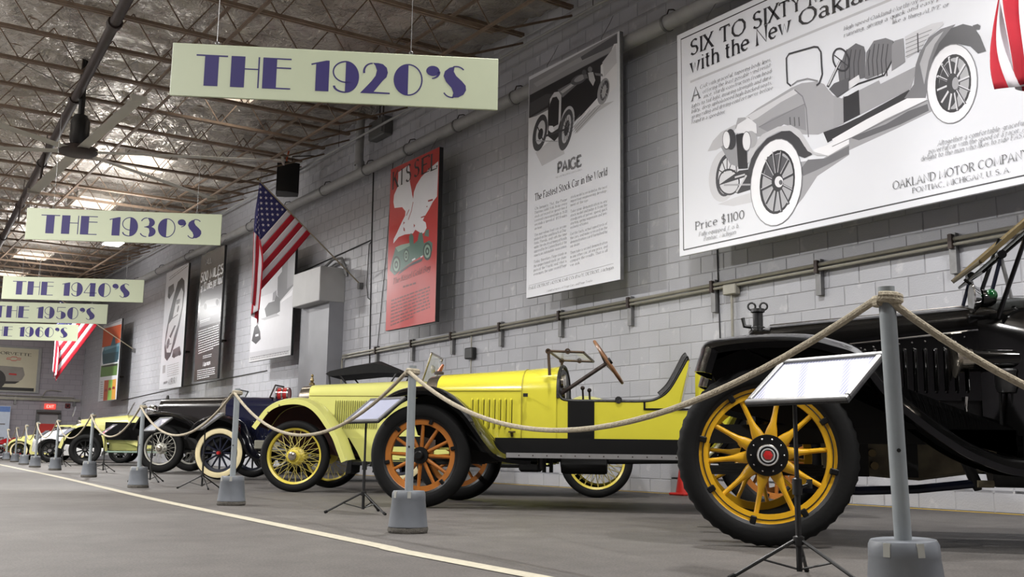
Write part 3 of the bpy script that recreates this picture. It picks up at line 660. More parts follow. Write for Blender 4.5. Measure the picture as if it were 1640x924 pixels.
ART = {
 'oak': [
  ('l',40,[(0.07,0.07),(0.07,2.645),(4.88,2.645),(4.88,0.07),(0.07,0.07)],0.016),
  ('t', 46, 'SIX TO SIX', (0.23, 2.389), (1.582, 2.369), 0.18, 0.0),
  ('t', 46, 'TY MILES', (1.597, 2.37), (2.642, 2.355), 0.164, 0.0),
  ('t', 46, 'with the New', (0.234, 2.167), (1.729, 2.174), 0.183, 0.0),
  ('t', 46, 'Oakland', (1.86, 2.188), (2.975, 2.162), 0.163, 0.0),
  ('l',188,[(0.219,2.067),(2.483,2.071),(3.6,2.075)],0.028),
  ('t', 118, 'A', (0.252, 1.824), (0.375, 1.824), 0.154, 0.0),
  ('t', 118, 'CAR with graceful, tapering body lines,', (0.382, 1.93), (1.463, 1.93), 0.043, 0.22),
  ('t', 118, 'offering the least possible wind resist-', (0.425, 1.863), (1.471, 1.868), 0.043, 0.22),
  ('t', 118, 'ance, sturdy construction from head-', (0.435, 1.802), (1.48, 1.799), 0.043, 0.22),
  ('t', 118, 'lights to tail light, insuring strength and dura-', (0.238, 1.737), (1.477, 1.732), 0.043, 0.22),
  ('t', 118, 'bility, deep upholstered high-backed seats,', (0.237, 1.674), (1.465, 1.669), 0.043, 0.22),
  ('t', 118, 'giving riding and driving comfort never before', (0.235, 1.607), (1.473, 1.608), 0.043, 0.22),
  ('t', 118, 'found in a speedster', (0.234, 1.548), (0.771, 1.532), 0.043, 0.22),
  ('t', 118, 'High speed Oakland-Northway motor, smooth', (2.416, 1.946), (3.671, 1.924), 0.04, 0.22),
  ('t', 118, 'running, giving a quick and easy pick up', (2.413, 1.876), (3.668, 1.875), 0.04, 0.22),
  ('t', 118, 'like a thing ALIVE or', (2.972, 1.82), (3.567, 1.786), 0.038, 0.22),
  ('t', 118, 'Altogether a comfortable, graceful,', (3.384, 0.514), (4.203, 0.498), 0.044, 0.22),
  ('t', 118, 'powerful car with the speed of a racer. A', (3.287, 0.462), (4.199, 0.445), 0.044, 0.22),
  ('t', 118, 'delight to the man who likes to ride FAST', (3.206, 0.412), (4.196, 0.394), 0.044, 0.22),
  ('t', 52, 'OAKLAND MOTOR COMPANY', (2.899, 0.208), (4.214, 0.211), 0.074, 0.0),
  ('t', 52, 'PONTIAC, MICHIGAN, U. S. A.', (3.103, 0.132), (4.046, 0.123), 0.047, 0.0),
  ('t', 70, 'Price $1100', (0.273, 0.273), (1.022, 0.275), 0.091, 0.0),
  ('t', 118, 'Fully equipped, f. o. b.', (0.327, 0.189), (0.95, 0.184), 0.047, 0.2),
  ('t', 118, 'Pontiac, Michigan', (0.405, 0.123), (0.896, 0.123), 0.047, 0.2),
  ('p',205,[(0.629,0.506),(0.914,0.536),(1.142,0.54),(1.184,0.428),(0.865,0.44)]),
  ('p',158,[(1.648,0.2),(1.811,0.727),(2.108,0.696),(2.426,0.808),(2.42,0.659),(2.023,0.529),(1.837,0.342)]),
  ('p',160,[(2.274,0.777),(2.545,0.867),(3.099,0.978),(3.317,0.971),(3.34,0.851),(2.96,0.785),(2.414,0.704),(2.269,0.664)]),
  ('p',96,[(2.438,0.828),(2.849,0.859),(3.096,0.921),(3.299,0.934),(3.311,0.867),(3.01,0.815),(2.54,0.777)]),
  ('p',112,[(1.808,0.645),(1.912,0.727),(2.128,0.691),(2.424,0.753),(2.42,0.667),(2.026,0.594),(1.846,0.57)]),
  ('p',205,[(0.939,0.746),(0.919,0.684),(0.891,0.63),(0.854,0.584),(0.81,0.55),(0.762,0.528),(0.712,0.521),(0.662,0.529),(0.615,0.551),(0.573,0.587),(0.539,0.635),(0.514,0.692),(0.5,0.756),(0.497,0.823),(0.506,0.89),(0.526,0.953),(0.556,1.009),(0.595,1.055),(0.64,1.089),(0.689,1.109),(0.74,1.114),(0.79,1.104),(0.836,1.08),(0.876,1.043),(0.909,0.995),(0.932,0.938),(0.945,0.876),(0.947,0.81)]),
  ('p',60,[(0.921,0.765),(0.906,0.714),(0.884,0.668),(0.856,0.63),(0.824,0.601),(0.788,0.582),(0.752,0.575),(0.716,0.58),(0.683,0.597),(0.654,0.625),(0.631,0.662),(0.614,0.708),(0.605,0.759),(0.605,0.814),(0.613,0.868),(0.629,0.92),(0.652,0.966),(0.68,1.005),(0.713,1.034),(0.749,1.052),(0.786,1.058),(0.821,1.052),(0.854,1.034),(0.882,1.005),(0.905,0.967),(0.921,0.922),(0.929,0.871),(0.929,0.818)]),
  ('p',215,[(0.91,0.761),(0.897,0.718),(0.878,0.678),(0.854,0.645),(0.826,0.62),(0.797,0.604),(0.766,0.598),(0.736,0.602),(0.707,0.616),(0.683,0.64),(0.663,0.673),(0.649,0.712),(0.642,0.756),(0.642,0.802),(0.649,0.848),(0.662,0.893),(0.681,0.932),(0.706,0.966),(0.734,0.991),(0.764,1.006),(0.795,1.011),(0.825,1.006),(0.853,0.991),(0.877,0.967),(0.896,0.934),(0.909,0.895),(0.916,0.852),(0.916,0.807)]),
  ('l',50,[(0.799,0.79),(0.903,0.711)],0.012),
  ('l',50,[(0.791,0.776),(0.853,0.616)],0.012),
  ('l',50,[(0.78,0.772),(0.775,0.592)],0.012),
  ('l',50,[(0.768,0.781),(0.698,0.649)],0.012),
  ('l',50,[(0.761,0.799),(0.652,0.767)],0.012),
  ('l',50,[(0.762,0.819),(0.655,0.9)],0.012),
  ('l',50,[(0.769,0.833),(0.707,0.996)],0.012),
  ('l',50,[(0.781,0.836),(0.786,1.018)],0.012),
  ('l',50,[(0.793,0.828),(0.862,0.959)],0.012),
  ('l',50,[(0.8,0.81),(0.907,0.841)],0.012),
  ('p',205,[(0.941,0.688),(0.937,0.66),(0.926,0.634),(0.909,0.613),(0.886,0.597),(0.86,0.587),(0.83,0.583),(0.798,0.587),(0.767,0.597),(0.737,0.613),(0.711,0.634),(0.689,0.66),(0.672,0.69),(0.662,0.72),(0.659,0.751),(0.664,0.78),(0.675,0.806),(0.693,0.827),(0.716,0.843),(0.743,0.853),(0.774,0.856),(0.805,0.852),(0.837,0.842),(0.866,0.825),(0.892,0.803),(0.914,0.777),(0.929,0.748),(0.939,0.718)]),
  ('l',50,[(0.96,0.693),(0.955,0.663),(0.943,0.636),(0.925,0.613),(0.9,0.596),(0.87,0.585),(0.838,0.582),(0.803,0.586),(0.769,0.597),(0.736,0.614),(0.707,0.637),(0.682,0.665),(0.664,0.696),(0.653,0.729),(0.65,0.762),(0.655,0.793),(0.667,0.821),(0.687,0.843),(0.712,0.86),(0.742,0.87),(0.776,0.873),(0.811,0.869),(0.845,0.857),(0.877,0.839),(0.906,0.816),(0.929,0.788),(0.947,0.757),(0.957,0.725),(0.96,0.693)],0.02),
  ('p',190,[(0.485,1.156),(0.574,1.262),(0.698,1.33),(0.913,1.363),(0.96,1.341),(0.839,1.247),(0.718,1.152),(0.62,1.14)]),
  ('p',150,[(0.694,1.158),(0.957,1.252),(0.969,0.858),(0.831,0.927)]),
  ('p',50,[(0.634,0.72),(0.968,0.823),(1.15,0.798),(1.143,0.574),(0.938,0.566),(0.892,0.593),(1.058,0.732)]),
  ('l',160,[(0.73,0.708),(1.123,0.631)],0.02),
  ('l',200,[(0.916,0.588),(1.069,0.747)],0.025),
  ('l',200,[(0.897,0.76),(1.047,0.761)],0.02),
  ('p',164,[(0.961,1.427),(1.071,1.405),(1.246,1.457),(1.726,1.553),(1.865,1.562),(2.057,1.522),(2.149,1.467),(2.193,1.398),(2.254,1.317),(2.36,1.254),(2.388,1.277),(2.375,0.988),(2.053,0.959),(1.806,1.024),(1.613,1.197),(1.321,1.121),(1.065,1.188),(0.913,1.32)]),
  ('p',206,[(1.071,1.405),(1.458,1.471),(1.765,1.528),(1.822,1.47),(1.581,1.436),(1.243,1.349),(1.113,1.334)]),
  ('p',142,[(1.261,1.243),(1.452,1.291),(1.895,1.328),(1.903,1.038),(1.612,1.181),(1.426,1.133)]),
  ('l',120,[(1.765,1.52),(1.869,1.416),(1.913,1.275),(1.929,0.962)],0.012),
  ('l',110,[(1.115,1.393),(1.219,1.271),(1.238,1.183)],0.01),
  ('l',120,[(1.261,1.243),(1.895,1.328)],0.008),
  ('p',40,[(2.382,1.263),(2.447,1.26),(2.436,1.018),(2.378,1.006)]),
  ('l',90,[(1.695,1.24),(1.699,1.141)],0.014),
  ('l',90,[(1.754,1.223),(1.758,1.125)],0.014),
  ('l',90,[(1.812,1.207),(1.817,1.109)],0.014),
  ('p',160,[(2.564,1.278),(2.797,1.312),(2.812,1.27),(3.22,1.329),(3.138,1.126),(2.561,1.028),(2.356,0.994),(2.246,0.977),(2.26,1.284),(2.376,1.25)]),
  ('p',44,[(2.376,1.25),(2.564,1.285),(2.566,1.03),(2.37,0.997)]),
  ('p',44,[(2.117,0.965),(2.355,0.979),(2.569,1.011),(3.122,1.123),(3.134,1.054),(2.856,0.997),(2.547,0.926),(2.167,0.843)]),
  ('p',236,[(1.986,0.816),(2.153,0.822),(2.43,0.887),(2.424,0.769),(2.167,0.706),(2.032,0.739)]),
  ('p',236,[(2.223,0.867),(2.635,0.962),(3.134,1.054),(3.303,1.004),(3.286,0.973),(2.852,0.909),(2.455,0.824),(2.274,0.777)]),
  ('l',120,[(2.22,0.791),(2.455,0.824),(3.301,0.969)],0.008),
  ('p',104,[(2.326,1.545),(2.425,1.731),(2.551,1.769),(2.645,1.703),(2.659,1.637),(2.638,1.384),(2.338,1.416)]),
  ('p',118,[(2.638,1.377),(2.667,1.634),(2.758,1.725),(2.892,1.709),(2.98,1.648),(2.954,1.463),(2.867,1.372),(2.672,1.359)]),
  ('l',70,[(2.711,1.65),(2.683,1.553),(2.689,1.391)],0.012),
  ('l',70,[(2.765,1.692),(2.733,1.536),(2.739,1.375)],0.012),
  ('l',70,[(2.815,1.675),(2.783,1.519),(2.789,1.359)],0.012),
  ('l',70,[(2.864,1.658),(2.833,1.503),(2.839,1.344)],0.012),
  ('l',70,[(2.914,1.641),(2.883,1.487),(2.888,1.328)],0.012),
  ('l',70,[(2.443,1.741),(2.412,1.611),(2.411,1.425)],0.012),
  ('l',70,[(2.496,1.723),(2.465,1.593),(2.464,1.408)],0.012),
  ('l',70,[(2.548,1.705),(2.518,1.576),(2.516,1.392)],0.012),
  ('l',70,[(2.6,1.687),(2.57,1.559),(2.568,1.376)],0.012),
  ('l',40,[(2.334,1.324),(2.567,1.346),(2.857,1.345),(2.954,1.463),(2.98,1.641)],0.018),
  ('p',222,[(2.315,1.299),(2.41,1.394),(2.571,1.436),(2.585,1.363),(2.406,1.31)]),
  ('p',142,[(2.957,1.611),(2.988,1.648),(3.086,1.641),(3.092,1.403),(2.941,1.36)]),
  ('p',200,[(3.102,1.65),(3.199,1.667),(3.387,1.68),(3.5,1.661),(3.505,1.63),(3.318,1.545),(3.251,1.467),(3.107,1.435)]),
  ('l',120,[(3.108,1.615),(3.384,1.623)],0.007),
  ('l',120,[(3.106,1.575),(3.354,1.585)],0.007),
  ('l',120,[(3.104,1.534),(3.324,1.546)],0.007),
  ('l',120,[(3.102,1.494),(3.294,1.507)],0.007),
  ('l',120,[(3.1,1.453),(3.264,1.468)],0.007),
  ('l',70,[(3.237,1.639),(3.235,1.45)],0.014),
  ('p',118,[(3.063,1.054),(3.172,1.159),(3.2,1.338),(3.25,1.445),(3.349,1.556),(3.474,1.598),(3.622,1.592),(3.576,1.555),(3.451,1.47),(3.375,1.324),(3.287,0.994)]),
  ('p',78,[(3.367,1.327),(3.451,1.47),(3.577,1.569),(3.694,1.569),(3.791,1.512),(3.848,1.402),(3.895,1.248),(3.818,1.251),(3.752,1.338),(3.64,1.398),(3.522,1.403),(3.431,1.377)]),
  ('p',178,[(3.244,1.338),(3.314,1.474),(3.41,1.542),(3.502,1.567),(3.406,1.472),(3.337,1.337),(3.279,1.126)]),
  ('p',232,[(3.793,0.953),(3.773,0.878),(3.743,0.812),(3.704,0.757),(3.658,0.716),(3.606,0.692),(3.551,0.685),(3.496,0.696),(3.444,0.725),(3.397,0.771),(3.357,0.832),(3.328,0.904),(3.31,0.984),(3.305,1.067),(3.313,1.15),(3.333,1.228),(3.365,1.297),(3.406,1.352),(3.455,1.392),(3.509,1.414),(3.565,1.418),(3.62,1.403),(3.671,1.37),(3.716,1.322),(3.753,1.261),(3.78,1.19),(3.796,1.112),(3.8,1.032)]),
  ('p',36,[(3.737,0.981),(3.722,0.925),(3.701,0.876),(3.672,0.835),(3.639,0.805),(3.601,0.786),(3.562,0.781),(3.523,0.789),(3.486,0.811),(3.452,0.844),(3.425,0.889),(3.404,0.941),(3.392,1.0),(3.389,1.061),(3.395,1.122),(3.409,1.179),(3.432,1.23),(3.462,1.271),(3.497,1.301),(3.535,1.318),(3.575,1.321),(3.614,1.311),(3.651,1.288),(3.683,1.253),(3.709,1.209),(3.729,1.156),(3.74,1.099),(3.742,1.04)]),
  ('p',170,[(3.716,0.99),(3.704,0.941),(3.685,0.897),(3.661,0.86),(3.632,0.833),(3.601,0.816),(3.568,0.811),(3.535,0.818),(3.504,0.836),(3.477,0.865),(3.454,0.903),(3.438,0.949),(3.428,1.0),(3.426,1.054),(3.431,1.107),(3.444,1.158),(3.464,1.203),(3.489,1.24),(3.518,1.267),(3.55,1.282),(3.583,1.286),(3.616,1.278),(3.646,1.259),(3.673,1.229),(3.695,1.19),(3.711,1.145),(3.72,1.094),(3.721,1.042)]),
  ('p',52,[(3.631,1.007),(3.62,0.961),(3.605,0.92),(3.586,0.885),(3.565,0.858),(3.542,0.84),(3.518,0.833),(3.494,0.836),(3.473,0.85),(3.454,0.874),(3.439,0.907),(3.429,0.947),(3.424,0.993),(3.424,1.041),(3.43,1.089),(3.441,1.136),(3.456,1.178),(3.476,1.213),(3.498,1.24),(3.521,1.257),(3.545,1.263),(3.568,1.259),(3.59,1.244),(3.608,1.22),(3.622,1.186),(3.632,1.146),(3.637,1.102),(3.637,1.054)]),
  ('l',210,[(3.599,1.027),(3.718,0.938)],0.02),
  ('l',210,[(3.589,1.007),(3.671,0.838)],0.02),
  ('l',210,[(3.574,0.999),(3.596,0.794)],0.02),
  ('l',210,[(3.557,1.004),(3.512,0.818)],0.02),
  ('l',210,[(3.543,1.021),(3.443,0.905)],0.02),
  ('l',210,[(3.536,1.047),(3.406,1.033)],0.02),
  ('l',210,[(3.538,1.073),(3.414,1.166)],0.02),
  ('l',210,[(3.548,1.093),(3.463,1.268)],0.02),
  ('l',210,[(3.563,1.102),(3.541,1.31)],0.02),
  ('l',210,[(3.58,1.097),(3.624,1.282)],0.02),
  ('l',210,[(3.593,1.079),(3.692,1.193)],0.02),
  ('l',210,[(3.6,1.054),(3.726,1.067)],0.02),
  ('l',60,[(3.608,1.016),(3.727,0.927)],0.01),
  ('l',60,[(3.599,0.996),(3.68,0.827)],0.01),
  ('l',60,[(3.583,0.987),(3.605,0.783)],0.01),
  ('l',60,[(3.567,0.992),(3.522,0.807)],0.01),
  ('l',60,[(3.553,1.01),(3.453,0.894)],0.01),
  ('l',60,[(3.546,1.035),(3.416,1.021)],0.01),
  ('l',60,[(3.548,1.062),(3.424,1.154)],0.01),
  ('l',60,[(3.557,1.082),(3.473,1.256)],0.01),
  ('l',60,[(3.573,1.09),(3.55,1.298)],0.01),
  ('l',60,[(3.589,1.085),(3.634,1.271)],0.01),
  ('l',60,[(3.603,1.068),(3.701,1.182)],0.01),
  ('l',60,[(3.61,1.042),(3.735,1.056)],0.01),
  ('p',50,[(3.615,1.032),(3.611,1.012),(3.605,0.993),(3.596,0.978),(3.585,0.967),(3.573,0.959),(3.561,0.957),(3.549,0.959),(3.537,0.966),(3.526,0.977),(3.517,0.992),(3.511,1.01),(3.506,1.03),(3.505,1.052),(3.506,1.073),(3.511,1.094),(3.517,1.112),(3.526,1.127),(3.537,1.139),(3.549,1.146),(3.561,1.148),(3.574,1.146),(3.586,1.139),(3.596,1.128),(3.605,1.113),(3.611,1.095),(3.616,1.074),(3.617,1.053)]),
  ('p',160,[(3.621,1.032),(3.619,1.02),(3.615,1.009),(3.61,0.999),(3.604,0.992),(3.597,0.988),(3.59,0.986),(3.582,0.987),(3.576,0.991),(3.57,0.998),(3.564,1.007),(3.561,1.018),(3.558,1.03),(3.558,1.043),(3.559,1.055),(3.561,1.068),(3.565,1.079),(3.57,1.088),(3.576,1.095),(3.583,1.099),(3.59,1.101),(3.598,1.1),(3.604,1.095),(3.61,1.089),(3.615,1.08),(3.619,1.069),(3.621,1.057),(3.622,1.044)]),
  ('l',120,[(3.793,0.953),(3.773,0.878),(3.743,0.812),(3.704,0.757),(3.658,0.716),(3.606,0.692),(3.551,0.685),(3.496,0.696),(3.444,0.725),(3.397,0.771),(3.357,0.832),(3.328,0.904),(3.31,0.984),(3.305,1.067),(3.313,1.15),(3.333,1.228),(3.365,1.297),(3.406,1.352),(3.455,1.392),(3.509,1.414),(3.565,1.418),(3.62,1.403),(3.671,1.37),(3.716,1.322),(3.753,1.261),(3.78,1.19),(3.796,1.112),(3.8,1.032),(3.793,0.953)],0.008),
  ('p',70,[(3.785,1.522),(3.834,1.52),(3.858,1.495),(3.848,1.464),(3.81,1.474)]),
  ('p',60,[(1.094,0.794),(1.166,0.952),(1.381,1.088),(1.64,1.123),(1.782,1.034),(1.878,0.876),(1.974,0.769),(1.873,0.753),(1.506,0.953),(1.285,0.836),(1.126,0.734)]),
  ('p',196,[(1.051,0.901),(1.135,1.047),(1.317,1.148),(1.535,1.176),(1.704,1.151),(1.824,1.06),(1.91,0.926),(1.985,0.796),(2.167,0.709),(2.032,0.739),(1.916,0.817),(1.821,0.974),(1.701,1.089),(1.555,1.12),(1.381,1.097),(1.224,0.998),(1.107,0.87)]),
  ('p',236,[(1.823,0.47),(1.796,0.375),(1.754,0.289),(1.698,0.217),(1.632,0.162),(1.559,0.127),(1.481,0.115),(1.403,0.125),(1.328,0.158),(1.261,0.213),(1.204,0.287),(1.162,0.376),(1.137,0.477),(1.129,0.583),(1.141,0.689),(1.17,0.789),(1.216,0.878),(1.275,0.952),(1.345,1.005),(1.422,1.036),(1.502,1.044),(1.58,1.028),(1.653,0.99),(1.716,0.931),(1.768,0.856),(1.806,0.768),(1.829,0.671),(1.834,0.57)]),
  ('p',34,[(1.734,0.503),(1.714,0.432),(1.683,0.368),(1.644,0.314),(1.598,0.273),(1.546,0.246),(1.492,0.236),(1.439,0.243),(1.388,0.267),(1.342,0.307),(1.305,0.36),(1.277,0.425),(1.261,0.499),(1.257,0.576),(1.266,0.654),(1.287,0.727),(1.319,0.793),(1.36,0.848),(1.408,0.888),(1.461,0.913),(1.516,0.921),(1.57,0.911),(1.619,0.884),(1.663,0.843),(1.699,0.789),(1.725,0.724),(1.739,0.653),(1.742,0.578)]),
  ('p',170,[(1.71,0.511),(1.692,0.446),(1.664,0.387),(1.629,0.338),(1.588,0.299),(1.543,0.275),(1.496,0.265),(1.449,0.271),(1.404,0.292),(1.365,0.328),(1.332,0.377),(1.309,0.436),(1.295,0.502),(1.292,0.572),(1.3,0.643),(1.319,0.71),(1.348,0.77),(1.384,0.821),(1.427,0.858),(1.473,0.881),(1.521,0.889),(1.568,0.881),(1.612,0.858),(1.65,0.82),(1.681,0.771),(1.703,0.713),(1.716,0.648),(1.718,0.58)]),
  ('p',84,[(1.374,0.883),(1.546,0.875),(1.669,0.778),(1.494,0.599),(1.324,0.689)]),
  ('l',50,[(1.55,0.549),(1.714,0.444)],0.026),
  ('l',50,[(1.538,0.522),(1.653,0.309)],0.026),
  ('l',50,[(1.517,0.509),(1.554,0.243)],0.026),
  ('l',50,[(1.495,0.514),(1.44,0.265)],0.026),
  ('l',50,[(1.476,0.536),(1.343,0.372)],0.026),
  ('l',50,[(1.465,0.568),(1.29,0.536)],0.026),
  ('l',50,[(1.466,0.603),(1.296,0.712)],0.026),
  ('l',50,[(1.479,0.63),(1.359,0.852)],0.026),
  ('l',50,[(1.499,0.643),(1.462,0.915)],0.026),
  ('l',50,[(1.522,0.638),(1.576,0.887)],0.026),
  ('l',50,[(1.541,0.616),(1.67,0.776)],0.026),
  ('l',50,[(1.551,0.584),(1.72,0.615)],0.026),
  ('l',190,[(1.536,0.563),(1.7,0.457)],0.009),
  ('l',190,[(1.523,0.535),(1.639,0.321)],0.009),
  ('l',190,[(1.503,0.522),(1.539,0.255)],0.009),
  ('l',190,[(1.48,0.527),(1.426,0.278)],0.009),
  ('l',190,[(1.461,0.549),(1.329,0.385)],0.009),
  ('l',190,[(1.451,0.582),(1.275,0.549)],0.009),
  ('l',190,[(1.452,0.616),(1.281,0.726)],0.009),
  ('l',190,[(1.464,0.644),(1.344,0.865)],0.009),
  ('l',190,[(1.485,0.657),(1.448,0.929)],0.009),
  ('l',190,[(1.507,0.652),(1.562,0.9)],0.009),
  ('l',190,[(1.527,0.63),(1.656,0.79)],0.009),
  ('l',190,[(1.537,0.597),(1.706,0.628)],0.009),
  ('p',40,[(1.588,0.558),(1.585,0.536),(1.579,0.515),(1.568,0.498),(1.555,0.484),(1.54,0.475),(1.523,0.471),(1.505,0.472),(1.487,0.479),(1.47,0.49),(1.455,0.506),(1.443,0.525),(1.434,0.547),(1.429,0.57),(1.428,0.594),(1.43,0.617),(1.437,0.638),(1.448,0.655),(1.461,0.669),(1.477,0.678),(1.494,0.682),(1.512,0.68),(1.53,0.673),(1.546,0.662),(1.561,0.646),(1.573,0.627),(1.582,0.605),(1.587,0.582)]),
  ('p',225,[(1.584,0.563),(1.582,0.55),(1.577,0.538),(1.57,0.528),(1.561,0.52),(1.55,0.516),(1.538,0.514),(1.525,0.515),(1.513,0.519),(1.501,0.526),(1.49,0.536),(1.482,0.547),(1.475,0.56),(1.471,0.574),(1.47,0.588),(1.472,0.601),(1.477,0.613),(1.484,0.623),(1.494,0.63),(1.505,0.635),(1.517,0.637),(1.53,0.635),(1.542,0.631),(1.554,0.624),(1.564,0.614),(1.573,0.603),(1.579,0.59),(1.583,0.576)]),
  ('p',90,[(1.577,0.557),(1.577,0.551),(1.575,0.546),(1.571,0.542),(1.567,0.539),(1.562,0.536),(1.557,0.536),(1.551,0.536),(1.546,0.538),(1.541,0.541),(1.536,0.545),(1.532,0.551),(1.529,0.556),(1.528,0.562),(1.527,0.568),(1.528,0.574),(1.53,0.58),(1.533,0.584),(1.537,0.587),(1.542,0.589),(1.548,0.59),(1.553,0.59),(1.559,0.588),(1.564,0.584),(1.569,0.58),(1.573,0.575),(1.575,0.569),(1.577,0.563)]),
  ('l',130,[(1.823,0.47),(1.796,0.375),(1.754,0.289),(1.698,0.217),(1.632,0.162),(1.559,0.127),(1.481,0.115),(1.403,0.125),(1.328,0.158),(1.261,0.213),(1.204,0.287),(1.162,0.376),(1.137,0.477),(1.129,0.583),(1.141,0.689),(1.17,0.789),(1.216,0.878),(1.275,0.952),(1.345,1.005),(1.422,1.036),(1.502,1.044),(1.58,1.028),(1.653,0.99),(1.716,0.931),(1.768,0.856),(1.806,0.768),(1.829,0.671),(1.834,0.57),(1.823,0.47)],0.008),
  ('p',40,[(0.933,1.241),(1.083,1.228),(1.094,0.82),(0.957,0.843)]),
  ('p',225,[(0.911,1.265),(0.96,1.35),(1.122,1.386),(1.232,1.285),(1.24,1.177),(1.095,1.216)]),
  ('p',60,[(0.93,1.188),(0.927,1.162),(0.92,1.139),(0.91,1.119),(0.897,1.104),(0.882,1.094),(0.865,1.089),(0.847,1.091),(0.829,1.098),(0.813,1.111),(0.798,1.129),(0.786,1.151),(0.777,1.176),(0.771,1.202),(0.77,1.229),(0.773,1.255),(0.779,1.279),(0.789,1.299),(0.803,1.314),(0.818,1.324),(0.836,1.328),(0.853,1.327),(0.871,1.319),(0.888,1.306),(0.902,1.288),(0.914,1.266),(0.923,1.241),(0.928,1.215)]),
  ('p',232,[(0.843,1.201),(0.841,1.179),(0.836,1.158),(0.829,1.14),(0.82,1.126),(0.809,1.116),(0.796,1.112),(0.784,1.112),(0.771,1.118),(0.759,1.129),(0.749,1.144),(0.74,1.163),(0.734,1.184),(0.73,1.207),(0.729,1.231),(0.731,1.254),(0.736,1.275),(0.743,1.293),(0.753,1.307),(0.764,1.317),(0.776,1.321),(0.789,1.32),(0.802,1.314),(0.813,1.303),(0.824,1.288),(0.832,1.269),(0.839,1.248),(0.842,1.225)]),
  ('l',90,[(0.843,1.201),(0.841,1.179),(0.836,1.158),(0.829,1.14),(0.82,1.126),(0.809,1.116),(0.796,1.112),(0.784,1.112),(0.771,1.118),(0.759,1.129),(0.749,1.144),(0.74,1.163),(0.734,1.184),(0.73,1.207),(0.729,1.231),(0.731,1.254),(0.736,1.275),(0.743,1.293),(0.753,1.307),(0.764,1.317),(0.776,1.321),(0.789,1.32),(0.802,1.314),(0.813,1.303),(0.824,1.288),(0.832,1.269),(0.839,1.248),(0.842,1.225),(0.843,1.201)],0.008),
  ('p',170,[(1.238,1.108),(1.235,1.087),(1.228,1.069),(1.217,1.054),(1.202,1.042),(1.185,1.035),(1.166,1.033),(1.146,1.035),(1.126,1.043),(1.107,1.055),(1.09,1.07),(1.077,1.089),(1.066,1.11),(1.06,1.133),(1.058,1.155),(1.061,1.176),(1.069,1.194),(1.08,1.21),(1.095,1.221),(1.112,1.228),(1.132,1.23),(1.152,1.227),(1.172,1.22),(1.19,1.207),(1.207,1.191),(1.221,1.173),(1.231,1.152),(1.237,1.13)]),
  ('p',228,[(1.148,1.11),(1.146,1.087),(1.141,1.065),(1.133,1.046),(1.123,1.032),(1.111,1.022),(1.098,1.017),(1.084,1.017),(1.071,1.024),(1.058,1.035),(1.047,1.051),(1.037,1.07),(1.031,1.093),(1.027,1.117),(1.026,1.142),(1.028,1.166),(1.033,1.188),(1.041,1.206),(1.052,1.221),(1.064,1.231),(1.077,1.236),(1.091,1.235),(1.104,1.228),(1.117,1.217),(1.128,1.201),(1.137,1.181),(1.144,1.159),(1.147,1.135)]),
  ('l',90,[(1.148,1.11),(1.146,1.087),(1.141,1.065),(1.133,1.046),(1.123,1.032),(1.111,1.022),(1.098,1.017),(1.084,1.017),(1.071,1.024),(1.058,1.035),(1.047,1.051),(1.037,1.07),(1.031,1.093),(1.027,1.117),(1.026,1.142),(1.028,1.166),(1.033,1.188),(1.041,1.206),(1.052,1.221),(1.064,1.231),(1.077,1.236),(1.091,1.235),(1.104,1.228),(1.117,1.217),(1.128,1.201),(1.137,1.181),(1.144,1.159),(1.147,1.135),(1.148,1.11)],0.008),
  ('l',60,[(1.727,1.569),(1.678,1.62),(1.674,1.77),(1.674,1.894),(1.71,1.931),(2.043,1.9),(2.09,1.88),(2.126,1.816),(2.13,1.655),(2.134,1.574),(2.093,1.492),(2.055,1.48)],0.018),
  ('l',140,[(1.737,1.577),(1.808,1.6),(1.944,1.586),(2.076,1.521)],0.014),
  ('l',60,[(2.459,1.647),(2.463,1.62),(2.463,1.594),(2.458,1.572),(2.449,1.554),(2.435,1.541),(2.418,1.533),(2.399,1.532),(2.378,1.537),(2.357,1.548),(2.336,1.564),(2.317,1.585),(2.3,1.61),(2.287,1.637),(2.277,1.665),(2.273,1.693),(2.273,1.719),(2.278,1.742),(2.288,1.76),(2.302,1.773),(2.319,1.781),(2.339,1.781),(2.36,1.776),(2.381,1.765),(2.402,1.748),(2.421,1.727),(2.437,1.702),(2.45,1.675),(2.459,1.647)],0.018),
  ('l',60,[(2.369,1.656),(2.194,1.422)],0.03),
  ('l',215,[(2.36,1.651),(2.203,1.434)],0.014),
  ('l',60,[(2.29,1.729),(2.446,1.569)],0.01),
  ('p',90,[(2.211,1.393),(2.277,1.435),(2.455,1.442),(2.449,1.32),(2.307,1.278)]),
 ],
 'paige': [
  ('p',118,[(0.018,3.222),(2.012,3.272),(2.006,2.57),(1.158,2.316),(0.006,2.645)]),
  ('p',150,[(0.018,3.222),(2.012,3.272),(2.014,3.1),(1.844,3.048),(0.035,2.991)]),
  ('p',168,[(0.123,3.139),(1.16,3.188),(1.808,3.194),(1.774,3.117),(0.97,3.11),(0.206,3.063)]),
  ('p',96,[(1.235,3.186),(2.012,3.255),(2.013,3.123),(1.774,3.117),(1.272,3.127)]),
  ('p',44,[(0.035,2.991),(1.844,3.037),(1.705,2.926),(1.671,2.767),(0.028,2.639)]),
  ('p',70,[(0.032,2.866),(0.452,2.888),(0.614,2.839),(0.532,2.717),(0.05,2.671)]),
  ('p',226,[(1.946,3.135),(2.013,3.123),(2.006,2.559),(1.601,2.375),(1.158,2.316),(0.565,1.988),(-0.002,2.187),(0.006,2.645),(0.199,2.628),(0.531,2.643),(1.671,2.767),(1.67,2.926),(1.844,3.003)]),
  ('p',196,[(0.19,2.086),(0.769,2.231),(0.886,1.905),(0.356,1.852)]),
